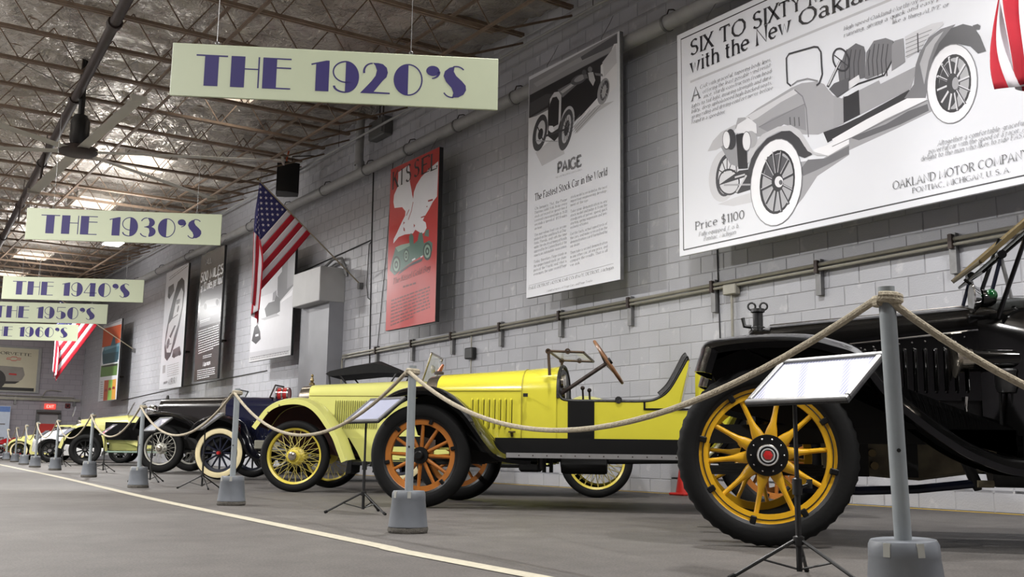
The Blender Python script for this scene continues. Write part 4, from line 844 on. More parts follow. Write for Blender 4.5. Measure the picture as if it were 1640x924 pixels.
  ('p',190,[(1.082,2.242),(1.601,2.398),(1.953,2.361),(1.602,2.305),(1.158,2.124)]),
  ('p',205,[(1.705,2.96),(1.98,3.112),(2.003,2.861),(1.741,2.744)]),
  ('p',30,[(0.491,2.729),(0.714,2.869),(1.007,2.909),(1.272,2.918),(1.671,2.801),(1.671,2.698),(1.619,2.508),(1.271,2.355),(0.808,2.22),(0.648,2.141),(0.486,2.259)]),
  ('p',60,[(0.463,2.293),(0.441,2.24),(0.411,2.191),(0.376,2.151),(0.337,2.121),(0.296,2.102),(0.254,2.096),(0.215,2.104),(0.18,2.124),(0.151,2.155),(0.13,2.198),(0.117,2.248),(0.113,2.303),(0.119,2.361),(0.134,2.419),(0.157,2.473),(0.188,2.521),(0.223,2.561),(0.263,2.59),(0.304,2.607),(0.345,2.611),(0.383,2.603),(0.417,2.583),(0.445,2.551),(0.466,2.51),(0.479,2.461),(0.482,2.407),(0.477,2.35)]),
  ('p',205,[(0.411,2.32),(0.396,2.284),(0.377,2.253),(0.355,2.226),(0.331,2.206),(0.306,2.193),(0.281,2.189),(0.257,2.193),(0.237,2.205),(0.22,2.225),(0.207,2.252),(0.2,2.284),(0.199,2.32),(0.204,2.357),(0.213,2.395),(0.228,2.43),(0.247,2.462),(0.27,2.488),(0.294,2.508),(0.319,2.52),(0.344,2.524),(0.367,2.52),(0.387,2.507),(0.404,2.487),(0.416,2.461),(0.423,2.429),(0.424,2.394),(0.42,2.357)]),
  ('p',40,[(0.369,2.31),(0.362,2.294),(0.353,2.279),(0.341,2.267),(0.328,2.258),(0.314,2.253),(0.3,2.252),(0.286,2.255),(0.274,2.261),(0.264,2.272),(0.256,2.285),(0.251,2.301),(0.249,2.318),(0.25,2.336),(0.254,2.354),(0.262,2.371),(0.271,2.385),(0.283,2.397),(0.297,2.406),(0.311,2.411),(0.325,2.412),(0.338,2.409),(0.35,2.402),(0.36,2.392),(0.368,2.379),(0.373,2.363),(0.375,2.346),(0.374,2.328)]),
  ('l',40,[(0.238,2.453),(0.382,2.212)],0.02),
  ('p',210,[(0.533,2.79),(0.634,2.857),(0.754,2.837),(0.804,2.757),(0.79,2.421),(0.73,2.304),(0.588,2.281),(0.507,2.353)]),
  ('p',34,[(0.532,2.717),(0.594,2.792),(0.694,2.778),(0.753,2.7),(0.738,2.363),(0.528,2.348),(0.5,2.455)]),
  ('p',120,[(0.714,2.869),(1.007,2.885),(1.272,2.93),(1.346,2.836),(1.159,2.814),(0.832,2.724)]),
  ('p',190,[(0.773,2.826),(1.234,2.895),(1.29,2.866),(0.832,2.784)]),
  ('p',92,[(1.364,2.884),(1.37,2.869),(1.368,2.854),(1.358,2.84),(1.339,2.828),(1.313,2.819),(1.282,2.812),(1.245,2.809),(1.207,2.809),(1.167,2.812),(1.129,2.819),(1.095,2.828),(1.065,2.84),(1.042,2.854),(1.026,2.87),(1.02,2.885),(1.022,2.9),(1.033,2.914),(1.052,2.926),(1.079,2.936),(1.112,2.942),(1.148,2.945),(1.187,2.945),(1.226,2.941),(1.264,2.934),(1.298,2.925),(1.327,2.913),(1.349,2.899)]),
  ('p',150,[(1.355,2.891),(1.359,2.882),(1.355,2.873),(1.346,2.864),(1.33,2.857),(1.309,2.851),(1.285,2.846),(1.257,2.844),(1.227,2.844),(1.198,2.846),(1.169,2.85),(1.144,2.855),(1.123,2.863),(1.106,2.871),(1.096,2.88),(1.093,2.89),(1.096,2.899),(1.106,2.908),(1.122,2.916),(1.143,2.922),(1.169,2.926),(1.197,2.928),(1.227,2.928),(1.256,2.926),(1.284,2.922),(1.309,2.916),(1.33,2.909),(1.345,2.9)]),
  ('p',84,[(1.364,2.923),(1.363,2.914),(1.359,2.907),(1.353,2.901),(1.346,2.897),(1.337,2.894),(1.327,2.895),(1.316,2.897),(1.305,2.902),(1.295,2.908),(1.286,2.916),(1.278,2.925),(1.273,2.935),(1.269,2.945),(1.268,2.954),(1.269,2.963),(1.273,2.971),(1.278,2.977),(1.286,2.981),(1.295,2.983),(1.305,2.983),(1.316,2.981),(1.327,2.976),(1.337,2.97),(1.346,2.962),(1.353,2.953),(1.359,2.943),(1.363,2.933)]),
  ('p',120,[(1.491,2.928),(1.49,2.919),(1.487,2.912),(1.481,2.905),(1.474,2.901),(1.465,2.899),(1.455,2.899),(1.444,2.902),(1.434,2.906),(1.424,2.913),(1.415,2.921),(1.407,2.93),(1.401,2.939),(1.398,2.949),(1.397,2.959),(1.398,2.968),(1.401,2.975),(1.407,2.981),(1.415,2.985),(1.424,2.987),(1.434,2.987),(1.444,2.985),(1.455,2.98),(1.465,2.974),(1.473,2.966),(1.481,2.957),(1.487,2.947),(1.49,2.938)]),
  ('p',190,[(1.4,2.911),(1.509,2.888),(1.557,2.758),(1.51,2.692),(1.426,2.799)]),
  ('p',110,[(1.29,2.912),(1.375,2.897),(1.404,2.829),(1.309,2.86)]),
  ('p',120,[(1.545,2.864),(1.706,2.801),(1.724,2.759),(1.564,2.824)]),
  ('p',150,[(1.842,2.504),(1.826,2.469),(1.806,2.438),(1.781,2.412),(1.754,2.394),(1.725,2.384),(1.696,2.382),(1.669,2.389),(1.645,2.404),(1.625,2.427),(1.61,2.457),(1.601,2.491),(1.599,2.529),(1.603,2.568),(1.614,2.606),(1.63,2.642),(1.651,2.673),(1.676,2.698),(1.704,2.715),(1.732,2.725),(1.761,2.726),(1.787,2.719),(1.811,2.703),(1.83,2.68),(1.845,2.651),(1.854,2.617),(1.856,2.58),(1.852,2.542)]),
  ('p',60,[(1.825,2.526),(1.814,2.499),(1.799,2.475),(1.781,2.455),(1.762,2.441),(1.742,2.432),(1.723,2.43),(1.705,2.435),(1.689,2.445),(1.676,2.462),(1.667,2.483),(1.662,2.508),(1.661,2.536),(1.665,2.565),(1.673,2.594),(1.685,2.621),(1.7,2.644),(1.718,2.664),(1.737,2.678),(1.757,2.686),(1.776,2.688),(1.794,2.684),(1.81,2.673),(1.822,2.656),(1.831,2.635),(1.836,2.61),(1.837,2.583),(1.833,2.554)]),
  ('p',170,[(1.784,2.532),(1.777,2.514),(1.768,2.499),(1.757,2.486),(1.746,2.476),(1.735,2.47),(1.724,2.468),(1.714,2.47),(1.705,2.476),(1.699,2.486),(1.694,2.499),(1.692,2.515),(1.693,2.532),(1.696,2.551),(1.701,2.569),(1.709,2.586),(1.718,2.602),(1.728,2.615),(1.739,2.625),(1.751,2.631),(1.761,2.633),(1.771,2.631),(1.78,2.624),(1.786,2.615),(1.791,2.601),(1.793,2.586),(1.792,2.569),(1.789,2.55)]),
  ('l',180,[(1.754,2.541),(1.817,2.485)],0.008),
  ('l',180,[(1.75,2.532),(1.789,2.425)],0.008),
  ('l',180,[(1.743,2.53),(1.744,2.413)],0.008),
  ('l',180,[(1.736,2.536),(1.698,2.453)],0.008),
  ('l',180,[(1.732,2.547),(1.669,2.531)],0.008),
  ('l',180,[(1.732,2.56),(1.668,2.616)],0.008),
  ('l',180,[(1.736,2.569),(1.696,2.676)],0.008),
  ('l',180,[(1.743,2.571),(1.742,2.687)],0.008),
  ('l',180,[(1.749,2.565),(1.787,2.647)],0.008),
  ('l',180,[(1.754,2.553),(1.816,2.57)],0.008),
  ('p',190,[(1.095,2.294),(1.078,2.251),(1.054,2.213),(1.025,2.181),(0.992,2.158),(0.957,2.144),(0.921,2.141),(0.887,2.149),(0.856,2.166),(0.83,2.193),(0.809,2.228),(0.796,2.27),(0.791,2.315),(0.794,2.362),(0.804,2.409),(0.822,2.452),(0.847,2.491),(0.876,2.522),(0.91,2.544),(0.945,2.557),(0.98,2.559),(1.013,2.551),(1.044,2.533),(1.07,2.506),(1.089,2.471),(1.102,2.431),(1.107,2.386),(1.105,2.34)]),
  ('p',70,[(1.056,2.185),(1.034,2.125),(1.005,2.072),(0.972,2.026),(0.935,1.991),(0.897,1.969),(0.86,1.96),(0.824,1.965),(0.794,1.985),(0.769,2.017),(0.751,2.061),(0.741,2.113),(0.74,2.173),(0.748,2.235),(0.764,2.298),(0.787,2.358),(0.816,2.411),(0.85,2.456),(0.887,2.489),(0.925,2.51),(0.962,2.518),(0.996,2.512),(1.026,2.492),(1.05,2.46),(1.067,2.417),(1.077,2.365),(1.078,2.308),(1.071,2.246)]),
  ('p',185,[(1.011,2.216),(0.996,2.175),(0.977,2.137),(0.956,2.105),(0.933,2.08),(0.91,2.063),(0.887,2.056),(0.867,2.058),(0.849,2.07),(0.836,2.091),(0.827,2.12),(0.823,2.156),(0.824,2.196),(0.831,2.239),(0.842,2.282),(0.857,2.323),(0.876,2.361),(0.898,2.392),(0.921,2.417),(0.944,2.433),(0.966,2.439),(0.986,2.437),(1.003,2.425),(1.016,2.404),(1.025,2.375),(1.029,2.34),(1.028,2.301),(1.022,2.259)]),
  ('p',46,[(0.988,2.238),(0.98,2.215),(0.969,2.194),(0.956,2.177),(0.942,2.163),(0.928,2.154),(0.914,2.151),(0.901,2.153),(0.89,2.16),(0.881,2.172),(0.875,2.189),(0.872,2.209),(0.872,2.232),(0.875,2.256),(0.881,2.28),(0.89,2.303),(0.901,2.323),(0.913,2.341),(0.927,2.354),(0.941,2.363),(0.955,2.366),(0.968,2.364),(0.979,2.356),(0.988,2.344),(0.994,2.328),(0.997,2.308),(0.997,2.285),(0.994,2.262)]),
  ('l',56,[(0.939,2.236),(1.008,2.162)],0.01),
  ('l',56,[(0.934,2.221),(0.976,2.066)],0.01),
  ('l',56,[(0.927,2.217),(0.926,2.039)],0.01),
  ('l',56,[(0.919,2.225),(0.875,2.093)],0.01),
  ('l',56,[(0.914,2.242),(0.844,2.207)],0.01),
  ('l',56,[(0.915,2.262),(0.845,2.336)],0.01),
  ('l',56,[(0.919,2.276),(0.877,2.432)],0.01),
  ('l',56,[(0.927,2.28),(0.928,2.457)],0.01),
  ('l',56,[(0.934,2.272),(0.978,2.403)],0.01),
  ('l',56,[(0.939,2.255),(1.008,2.29)],0.01),
  ('l',50,[(0.445,2.271),(0.888,2.247)],0.03),
  ('l',150,[(0.193,2.263),(0.728,2.119)],0.012),
  ('l',70,[(1.12,2.135),(1.673,2.377)],0.006),
  ('l',84,[(1.089,2.158),(1.565,2.376)],0.006),
  ('l',98,[(1.058,2.181),(1.456,2.376)],0.006),
  ('l',112,[(1.028,2.204),(1.346,2.375)],0.006),
  ('l',126,[(0.997,2.227),(1.234,2.375)],0.006),
  ('l',140,[(0.966,2.25),(1.12,2.375)],0.006),
  ('l',154,[(0.935,2.273),(1.005,2.374)],0.006),
  ('p',235,[(0.528,2.397),(0.609,2.374),(0.649,2.289),(0.568,2.287),(0.507,2.341)]),
  ('t', 120, 'PAIGE', (0.732, 1.664), (1.252, 1.652), 0.143, 0.0),
  ('t', 150, 'THE MOST BEAUTIFUL CAR IN AMERICA', (0.683, 1.6), (1.28, 1.586), 0.021, 0.0),
  ('t', 58, 'The Fastest Stock Car in the World', (0.19, 1.378), (1.802, 1.405), 0.1, 0.0),
  ('t', 140, 'On January 21st, the Paige', (0.196, 1.246), (0.95, 1.236), 0.036, 0.0),
  ('t', 140, 'Daytona Model, 6-66, broke every', (0.195, 1.189), (0.95, 1.18), 0.036, 0.0),
  ('t', 140, 'stock car record for speed when it', (0.194, 1.131), (0.95, 1.125), 0.036, 0.0),
  ('t', 140, 'covered a measured mile in 35.01', (0.193, 1.073), (0.95, 1.069), 0.036, 0.0),
  ('t', 140, 'seconds a speed of 102.8 miles', (0.192, 1.015), (0.949, 1.014), 0.036, 0.0),
  ('t', 140, 'an hour.', (0.191, 0.957), (0.381, 0.957), 0.036, 0.0),
  ('t', 140, 'This marvelous feat was accom-', (0.19, 0.864), (0.949, 0.87), 0.036, 0.0),
  ('t', 140, 'plished on the sand beach at Day-', (0.189, 0.806), (0.948, 0.814), 0.037, 0.0),
  ('t', 140, 'tona, Florida, and with the time', (0.188, 0.748), (0.948, 0.758), 0.037, 0.0),
  ('t', 140, 'under the electrical timing officially', (0.187, 0.689), (0.948, 0.702), 0.037, 0.0),
  ('t', 140, 'approved by the Contest Board of the', (0.186, 0.63), (0.948, 0.646), 0.037, 0.0),
  ('t', 140, 'American Automobile Association.', (0.185, 0.571), (0.947, 0.589), 0.037, 0.0),
  ('t', 140, 'Today, therefore, Paige stands as', (0.184, 0.478), (0.947, 0.5), 0.037, 0.0),
  ('t', 140, 'the unquestioned stock car cham-', (0.183, 0.419), (0.946, 0.444), 0.037, 0.0),
  ('t', 140, 'pion of the World. And, what is', (0.182, 0.36), (0.946, 0.387), 0.037, 0.0),
  ('t', 140, 'even more, the same record Paige', (0.181, 0.301), (0.946, 0.33), 0.037, 0.0),
  ('t', 140, 'stock model is rewarded as the most', (1.03, 1.247), (1.803, 1.235), 0.034, 0.0),
  ('t', 140, 'important engineering develop-', (1.03, 1.192), (1.804, 1.183), 0.034, 0.0),
  ('t', 140, 'ment of the age.', (1.03, 1.137), (1.419, 1.133), 0.034, 0.0),
  ('t', 140, 'Take your demonstration in any', (1.03, 1.049), (1.805, 1.046), 0.035, 0.0),
  ('t', 140, 'stock model and judge it from the', (1.029, 0.994), (1.805, 0.994), 0.035, 0.0),
  ('t', 140, 'standpoints of power, speed, quick', (1.029, 0.938), (1.805, 0.941), 0.035, 0.0),
  ('t', 140, 'starting, spring suspension and gen-', (1.029, 0.883), (1.806, 0.888), 0.035, 0.0),
  ('t', 140, 'eral motor efficiency.', (1.029, 0.827), (1.42, 0.831), 0.035, 0.0),
  ('t', 140, 'Get the facts, actual signed tests of', (1.028, 0.739), (1.807, 0.75), 0.035, 0.0),
  ('t', 140, 'the cars, and make a record on the', (1.028, 0.683), (1.807, 0.697), 0.035, 0.0),
  ('t', 140, 'demonstration card furnished by', (1.028, 0.627), (1.808, 0.644), 0.035, 0.0),
  ('t', 140, 'our dealer.', (1.028, 0.571), (1.244, 0.576), 0.035, 0.0),
  ('t', 140, 'Then take a second demonstration', (1.027, 0.482), (1.809, 0.506), 0.035, 0.0),
  ('t', 140, 'in any other car, at any price, and', (1.027, 0.426), (1.809, 0.452), 0.035, 0.0),
  ('t', 140, 'compare the results. That is all', (1.027, 0.37), (1.809, 0.398), 0.035, 0.0),
  ('t', 140, 'we ask.', (1.027, 0.313), (1.244, 0.322), 0.035, 0.0),
  ('l',150,[(0.065,0.175),(1.93,0.225)],0.004),
  ('t', 110, 'PAIGE-DETROIT MOTOR CAR COMPANY, DETROIT, Michigan', (0.064, 0.115), (1.931, 0.157), 0.04, 0.0),
  ('t', 140, 'Manufacturers of Paige Cars and Paige Trucks', (0.495, 0.034), (1.508, 0.051), 0.027, 0.0),
 ],
 'kissel': [
  ('p',226,[(0.297,2.811),(0.686,2.86),(0.722,2.781),(0.749,2.654),(0.742,2.551),(0.816,2.369),(0.842,2.289),(0.879,2.212),(0.901,2.33),(0.989,2.44),(1.146,2.537),(1.396,2.615),(1.722,2.688),(1.722,2.439),(1.709,2.088),(1.571,2.023),(1.445,1.916),(1.288,1.811),(1.247,1.765),(1.35,1.711),(1.384,1.615),(1.305,1.547),(1.222,1.537),(1.135,1.584),(0.99,1.65),(0.907,1.597),(0.618,1.63),(0.383,1.622),(0.193,1.537),(0.204,1.619),(0.321,1.712),(0.493,1.876),(0.606,1.965),(0.615,2.042),(0.486,2.14),(0.194,2.18),(0.146,2.297),(0.161,2.424),(0.275,2.534),(0.3,2.681)]),
  ('l','dred',[(0.882,2.156),(0.832,2.009),(0.724,1.868)],0.02),
  ('l','dred',[(1.407,2.068),(1.569,2.061)],0.03),
  ('p','dred',[(0.552,1.867),(0.61,1.845),(0.542,1.815)]),
  ('p','dred',[(0.555,1.773),(0.602,1.74),(0.616,1.684),(0.569,1.704)]),
  ('p','dred',[(0.928,1.764),(0.981,1.725),(0.937,1.692)]),
  ('l','dred',[(1.177,1.827),(1.315,1.828)],0.02),
  ('l','dred',[(0.746,2.048),(0.652,1.958)],0.02),
  ('p','dred',[(1.343,1.987),(1.397,1.989),(1.388,1.963)]),
  ('t', 34, 'K', (0.084, 2.54), (0.303, 2.549), 0.309, 0.0),
  ('t', 34, 'I', (0.405, 2.56), (0.439, 2.559), 0.28, 0.0),
  ('t', 34, 'S', (0.585, 2.57), (0.763, 2.567), 0.292, 0.0),
  ('t', 34, 'S', (0.883, 2.591), (1.057, 2.596), 0.284, 0.0),
  ('t', 34, 'E', (1.144, 2.581), (1.419, 2.587), 0.281, 0.0),
  ('t', 34, 'L', (1.462, 2.575), (1.68, 2.575), 0.283, 0.0),
  ('p','green',[(0.102,1.067),(0.149,1.219),(0.238,1.364),(0.279,1.456),(0.505,1.467),(0.799,1.45),(0.771,1.568),(0.849,1.616),(0.933,1.545),(0.951,1.408),(1.086,1.449),(1.125,1.567),(1.237,1.562),(1.305,1.36),(1.482,1.384),(1.597,1.321),(1.596,1.187),(1.216,1.154),(0.93,1.107),(0.519,1.016),(0.277,0.959)]),
  ('p','lgreen',[(0.279,1.456),(0.505,1.467),(0.799,1.45),(0.813,1.399),(0.389,1.358)]),
  ('p','green',[(1.319,1.492),(1.358,1.579),(1.469,1.576),(1.467,1.445)]),
  ('p','dgreen',[(0.486,1.12),(0.483,1.086),(0.472,1.054),(0.455,1.026),(0.432,1.004),(0.403,0.988),(0.371,0.98),(0.337,0.981),(0.303,0.989),(0.271,1.004),(0.241,1.027),(0.216,1.055),(0.197,1.087),(0.185,1.122),(0.181,1.158),(0.184,1.193),(0.195,1.224),(0.213,1.252),(0.237,1.274),(0.265,1.288),(0.297,1.296),(0.331,1.295),(0.364,1.287),(0.396,1.272),(0.425,1.249),(0.45,1.222),(0.469,1.19),(0.481,1.156)]),
  ('p','lgreen',[(0.443,1.125),(0.441,1.1),(0.434,1.076),(0.421,1.056),(0.404,1.039),(0.384,1.028),(0.361,1.022),(0.337,1.022),(0.312,1.028),(0.288,1.039),(0.267,1.056),(0.249,1.077),(0.236,1.101),(0.227,1.126),(0.224,1.153),(0.226,1.178),(0.234,1.202),(0.247,1.222),(0.264,1.238),(0.284,1.25),(0.307,1.255),(0.331,1.255),(0.356,1.249),(0.379,1.237),(0.4,1.221),(0.418,1.201),(0.431,1.177),(0.44,1.152)]),
  ('p','dgreen',[(0.402,1.131),(0.401,1.115),(0.396,1.101),(0.389,1.088),(0.378,1.078),(0.365,1.071),(0.351,1.068),(0.336,1.068),(0.32,1.072),(0.306,1.079),(0.292,1.089),(0.281,1.101),(0.273,1.116),(0.267,1.131),(0.265,1.148),(0.267,1.163),(0.272,1.177),(0.279,1.19),(0.29,1.2),(0.303,1.206),(0.317,1.21),(0.332,1.21),(0.348,1.206),(0.362,1.199),(0.375,1.189),(0.386,1.176),(0.395,1.162),(0.4,1.146)]),
  ('p','lgreen',[(0.364,1.135),(0.364,1.128),(0.362,1.122),(0.358,1.116),(0.354,1.112),(0.348,1.109),(0.341,1.107),(0.335,1.107),(0.328,1.109),(0.321,1.112),(0.316,1.117),(0.311,1.122),(0.307,1.129),(0.304,1.136),(0.304,1.143),(0.304,1.15),(0.306,1.156),(0.31,1.162),(0.314,1.166),(0.32,1.169),(0.327,1.17),(0.333,1.17),(0.34,1.169),(0.347,1.166),(0.352,1.161),(0.357,1.156),(0.361,1.149),(0.363,1.142)]),
  ('p','dgreen',[(0.79,1.236),(0.789,1.21),(0.782,1.187),(0.771,1.166),(0.756,1.149),(0.737,1.137),(0.716,1.131),(0.694,1.131),(0.671,1.137),(0.65,1.148),(0.63,1.165),(0.613,1.186),(0.6,1.21),(0.592,1.236),(0.589,1.262),(0.59,1.288),(0.597,1.312),(0.608,1.333),(0.624,1.349),(0.642,1.36),(0.663,1.366),(0.685,1.366),(0.708,1.36),(0.729,1.349),(0.749,1.333),(0.765,1.312),(0.778,1.288),(0.787,1.263)]),
  ('p','lgreen',[(0.762,1.24),(0.761,1.221),(0.756,1.203),(0.748,1.188),(0.738,1.175),(0.724,1.167),(0.709,1.162),(0.693,1.162),(0.677,1.166),(0.661,1.174),(0.647,1.187),(0.635,1.202),(0.626,1.22),(0.62,1.239),(0.617,1.259),(0.618,1.278),(0.623,1.295),(0.631,1.311),(0.642,1.323),(0.655,1.331),(0.671,1.336),(0.687,1.336),(0.703,1.332),(0.718,1.323),(0.732,1.311),(0.744,1.296),(0.753,1.278),(0.76,1.259)]),
  ('p','dgreen',[(0.735,1.243),(0.734,1.232),(0.731,1.221),(0.726,1.212),(0.72,1.204),(0.711,1.199),(0.702,1.196),(0.692,1.196),(0.682,1.199),(0.672,1.204),(0.663,1.211),(0.655,1.221),(0.65,1.231),(0.646,1.243),(0.644,1.255),(0.645,1.267),(0.648,1.277),(0.653,1.287),(0.66,1.294),(0.668,1.299),(0.678,1.302),(0.688,1.302),(0.698,1.299),(0.708,1.294),(0.716,1.287),(0.724,1.278),(0.73,1.267),(0.733,1.255)]),
  ('p','lgreen',[(0.71,1.247),(0.71,1.241),(0.708,1.237),(0.706,1.232),(0.703,1.229),(0.699,1.227),(0.695,1.226),(0.691,1.226),(0.686,1.227),(0.682,1.229),(0.678,1.232),(0.675,1.237),(0.672,1.241),(0.67,1.246),(0.67,1.252),(0.67,1.257),(0.671,1.262),(0.673,1.266),(0.677,1.269),(0.68,1.271),(0.684,1.273),(0.689,1.273),(0.693,1.272),(0.698,1.269),(0.702,1.266),(0.705,1.262),(0.708,1.257),(0.709,1.252)]),
  ('p','dgreen',[(1.579,1.189),(1.578,1.155),(1.569,1.124),(1.554,1.097),(1.533,1.076),(1.506,1.061),(1.476,1.054),(1.443,1.054),(1.41,1.062),(1.378,1.077),(1.349,1.099),(1.324,1.127),(1.304,1.158),(1.291,1.192),(1.285,1.227),(1.287,1.261),(1.296,1.292),(1.312,1.318),(1.334,1.339),(1.36,1.354),(1.39,1.361),(1.423,1.36),(1.455,1.352),(1.487,1.337),(1.516,1.315),(1.54,1.288),(1.56,1.257),(1.573,1.223)]),
  ('p','lgreen',[(1.538,1.194),(1.537,1.169),(1.531,1.146),(1.52,1.126),(1.505,1.111),(1.486,1.099),(1.464,1.094),(1.441,1.094),(1.417,1.1),(1.394,1.111),(1.373,1.127),(1.355,1.148),(1.341,1.171),(1.331,1.196),(1.327,1.222),(1.328,1.247),(1.334,1.27),(1.346,1.289),(1.361,1.305),(1.38,1.316),(1.402,1.321),(1.425,1.321),(1.449,1.315),(1.472,1.304),(1.493,1.288),(1.51,1.268),(1.524,1.245),(1.534,1.22)]),
  ('p','dgreen',[(1.499,1.199),(1.498,1.184),(1.494,1.17),(1.487,1.158),(1.478,1.149),(1.466,1.142),(1.452,1.139),(1.438,1.139),(1.423,1.142),(1.408,1.149),(1.395,1.159),(1.384,1.172),(1.375,1.186),(1.369,1.201),(1.367,1.217),(1.367,1.232),(1.371,1.246),(1.378,1.258),(1.388,1.267),(1.4,1.274),(1.414,1.277),(1.428,1.277),(1.443,1.273),(1.457,1.266),(1.47,1.256),(1.482,1.244),(1.49,1.23),(1.496,1.215)]),
  ('p','lgreen',[(1.462,1.204),(1.462,1.197),(1.46,1.191),(1.457,1.186),(1.453,1.182),(1.448,1.179),(1.441,1.177),(1.435,1.177),(1.428,1.179),(1.422,1.182),(1.416,1.186),(1.411,1.192),(1.407,1.198),(1.405,1.205),(1.404,1.212),(1.404,1.218),(1.406,1.225),(1.409,1.23),(1.413,1.234),(1.418,1.237),(1.424,1.239),(1.431,1.239),(1.437,1.237),(1.444,1.234),(1.45,1.229),(1.455,1.224),(1.458,1.218),(1.461,1.211)]),
  ('l',215,[(0.906,1.132),(1.021,1.146)],0.03),
  ('l',215,[(1.205,1.142),(1.284,1.151)],0.025),
  ('p',34,[(0.519,1.016),(0.931,1.09),(1.218,1.112),(1.286,1.118),(1.25,1.067),(0.816,1.037),(0.399,0.944)]),
  ('t', 'dred2', 'The Kissel Gold Bug', (0.215, 0.801), (1.53, 0.872), 0.102, 0.3),
  ('g','dred2',(0.612,0.695),(1.069,0.704),0.046),
  ('g','dred2',(0.187,0.503),(1.55,0.58),0.037),
  ('g','dred2',(0.188,0.442),(1.554,0.525),0.037),
  ('g','dred2',(0.189,0.381),(1.558,0.47),0.037),
  ('g','dred2',(0.19,0.32),(1.562,0.414),0.037),
  ('g','dred2',(0.191,0.258),(1.566,0.359),0.038),
  ('g','dred2',(0.192,0.196),(1.57,0.303),0.038),
  ('g','dred2',(0.192,0.134),(1.574,0.246),0.038),
  ('g','dred2',(0.193,0.071),(1.035,0.15),0.038),
 ],
 'winter': [
  ('p',176,[(0.043,2.203),(2.511,2.45),(2.538,0.103),(-0.027,0.133)]),
  ('p',196,[(0.207,1.461),(2.489,1.482),(2.472,0.201),(0.02,0.229)]),
  ('p',84,[(1.57,1.383),(1.545,1.781),(1.779,1.877),(1.724,2.224),(2.133,2.307),(2.154,2.406),(2.487,2.394),(2.489,1.482),(1.754,1.227)]),
  ('p',120,[(2.086,2.253),(2.497,2.311),(2.506,1.522),(2.118,1.445)]),
  ('p',120,[(1.293,1.283),(1.301,1.461),(1.503,1.502),(1.578,1.293)]),
  ('p',58,[(0.833,1.155),(1.062,1.265),(1.409,1.269),(1.513,1.39),(1.749,1.272),(1.775,1.001),(1.437,0.948),(0.967,0.955)]),
  ('p',150,[(0.606,0.947),(1.55,0.981),(1.784,0.91),(0.852,0.897)]),
  ('p',225,[(1.918,1.251),(2.445,1.402),(2.406,1.278),(1.758,1.182)]),
  ('p',40,[(0.109,0.493),(0.244,0.796),(0.428,0.848),(0.625,0.661),(0.686,0.487),(0.393,0.393)]),
  ('p',120,[(0.353,1.07),(0.452,1.059),(0.515,0.839),(0.392,0.828)]),
  ('l',210,[(0.331,0.594),(0.531,0.594)],0.05),
  ('l',150,[(0.026,0.114),(2.427,0.104)],0.012),
  ('g',120,(0.092,0.088),(2.374,0.081),0.025),
  ('g',120,(0.094,0.048),(2.378,0.044),0.025),
 ],
 'miles': [
  ('p',96,[(0.151,2.394),(1.895,2.359),(1.935,1.427),(0.206,1.415)]),
  ('p',120,[(0.135,1.981),(1.936,2.003),(1.948,1.648),(0.172,1.605)]),
  ('t', 170, 'ALL', (0.445, 3.055), (0.906, 3.044), 0.138, 0.0),
  ('t', 226, '500 MILES', (0.079, 2.632), (1.855, 2.643), 0.234, 0.0),
  ('t', 226, 'at 83 miles per hour', (0.128, 2.36), (1.887, 2.404), 0.216, 0.0),
  ('p',150,[(0.379,1.954),(0.65,2.084),(1.513,2.052),(1.734,1.982),(1.689,1.854),(0.538,1.891)]),
  ('p',60,[(0.739,1.914),(0.739,1.896),(0.733,1.879),(0.72,1.865),(0.701,1.854),(0.677,1.847),(0.65,1.844),(0.62,1.845),(0.59,1.85),(0.56,1.86),(0.533,1.873),(0.509,1.888),(0.49,1.906),(0.477,1.925),(0.47,1.944),(0.47,1.962),(0.477,1.979),(0.49,1.993),(0.509,2.004),(0.533,2.011),(0.56,2.014),(0.59,2.013),(0.62,2.008),(0.65,1.998),(0.677,1.985),(0.701,1.97),(0.72,1.952),(0.733,1.933)]),
  ('p',60,[(1.69,1.921),(1.69,1.903),(1.684,1.887),(1.672,1.873),(1.654,1.862),(1.632,1.855),(1.606,1.852),(1.578,1.853),(1.549,1.858),(1.52,1.868),(1.494,1.88),(1.471,1.895),(1.453,1.913),(1.44,1.931),(1.434,1.95),(1.434,1.968),(1.44,1.984),(1.452,1.998),(1.47,2.008),(1.493,2.015),(1.519,2.018),(1.547,2.017),(1.576,2.012),(1.604,2.003),(1.63,1.99),(1.653,1.975),(1.671,1.958),(1.683,1.939)]),
  ('l',210,[(0.222,1.577),(1.061,1.584)],0.02),
  ('l',200,[(0.231,1.529),(1.04,1.54)],0.012),
  ('g',205,(0.151,1.298),(1.788,1.325),0.038),
  ('g',205,(0.162,1.233),(1.799,1.265),0.038),
  ('g',205,(0.174,1.169),(1.811,1.204),0.038),
  ('g',205,(0.185,1.104),(1.822,1.144),0.038),
  ('g',205,(0.197,1.039),(1.833,1.083),0.038),
  ('g',205,(0.208,0.974),(1.845,1.023),0.038),
  ('g',205,(0.22,0.91),(1.856,0.962),0.038),
  ('g',205,(0.231,0.845),(1.868,0.901),0.038),
  ('g',205,(0.243,0.78),(1.879,0.841),0.038),
  ('g',205,(0.254,0.715),(1.469,0.769),0.039),
  ('g',200,(0.649,0.615),(1.352,0.626),0.029),
  ('g',200,(0.658,0.568),(1.361,0.579),0.029),
  ('t', 226, 'Marmon', (0.695, 0.362), (1.281, 0.381), 0.115, 0.0),
  ('g',205,(0.258,0.264),(1.676,0.27),0.034),
  ('g',205,(0.267,0.21),(1.685,0.22),0.034),
  ('g',205,(0.277,0.157),(1.694,0.17),0.034),
  ('g',205,(0.286,0.103),(1.703,0.121),0.034),
  ('g',205,(0.296,0.05),(1.309,0.069),0.034),
 ],
 'oval': [
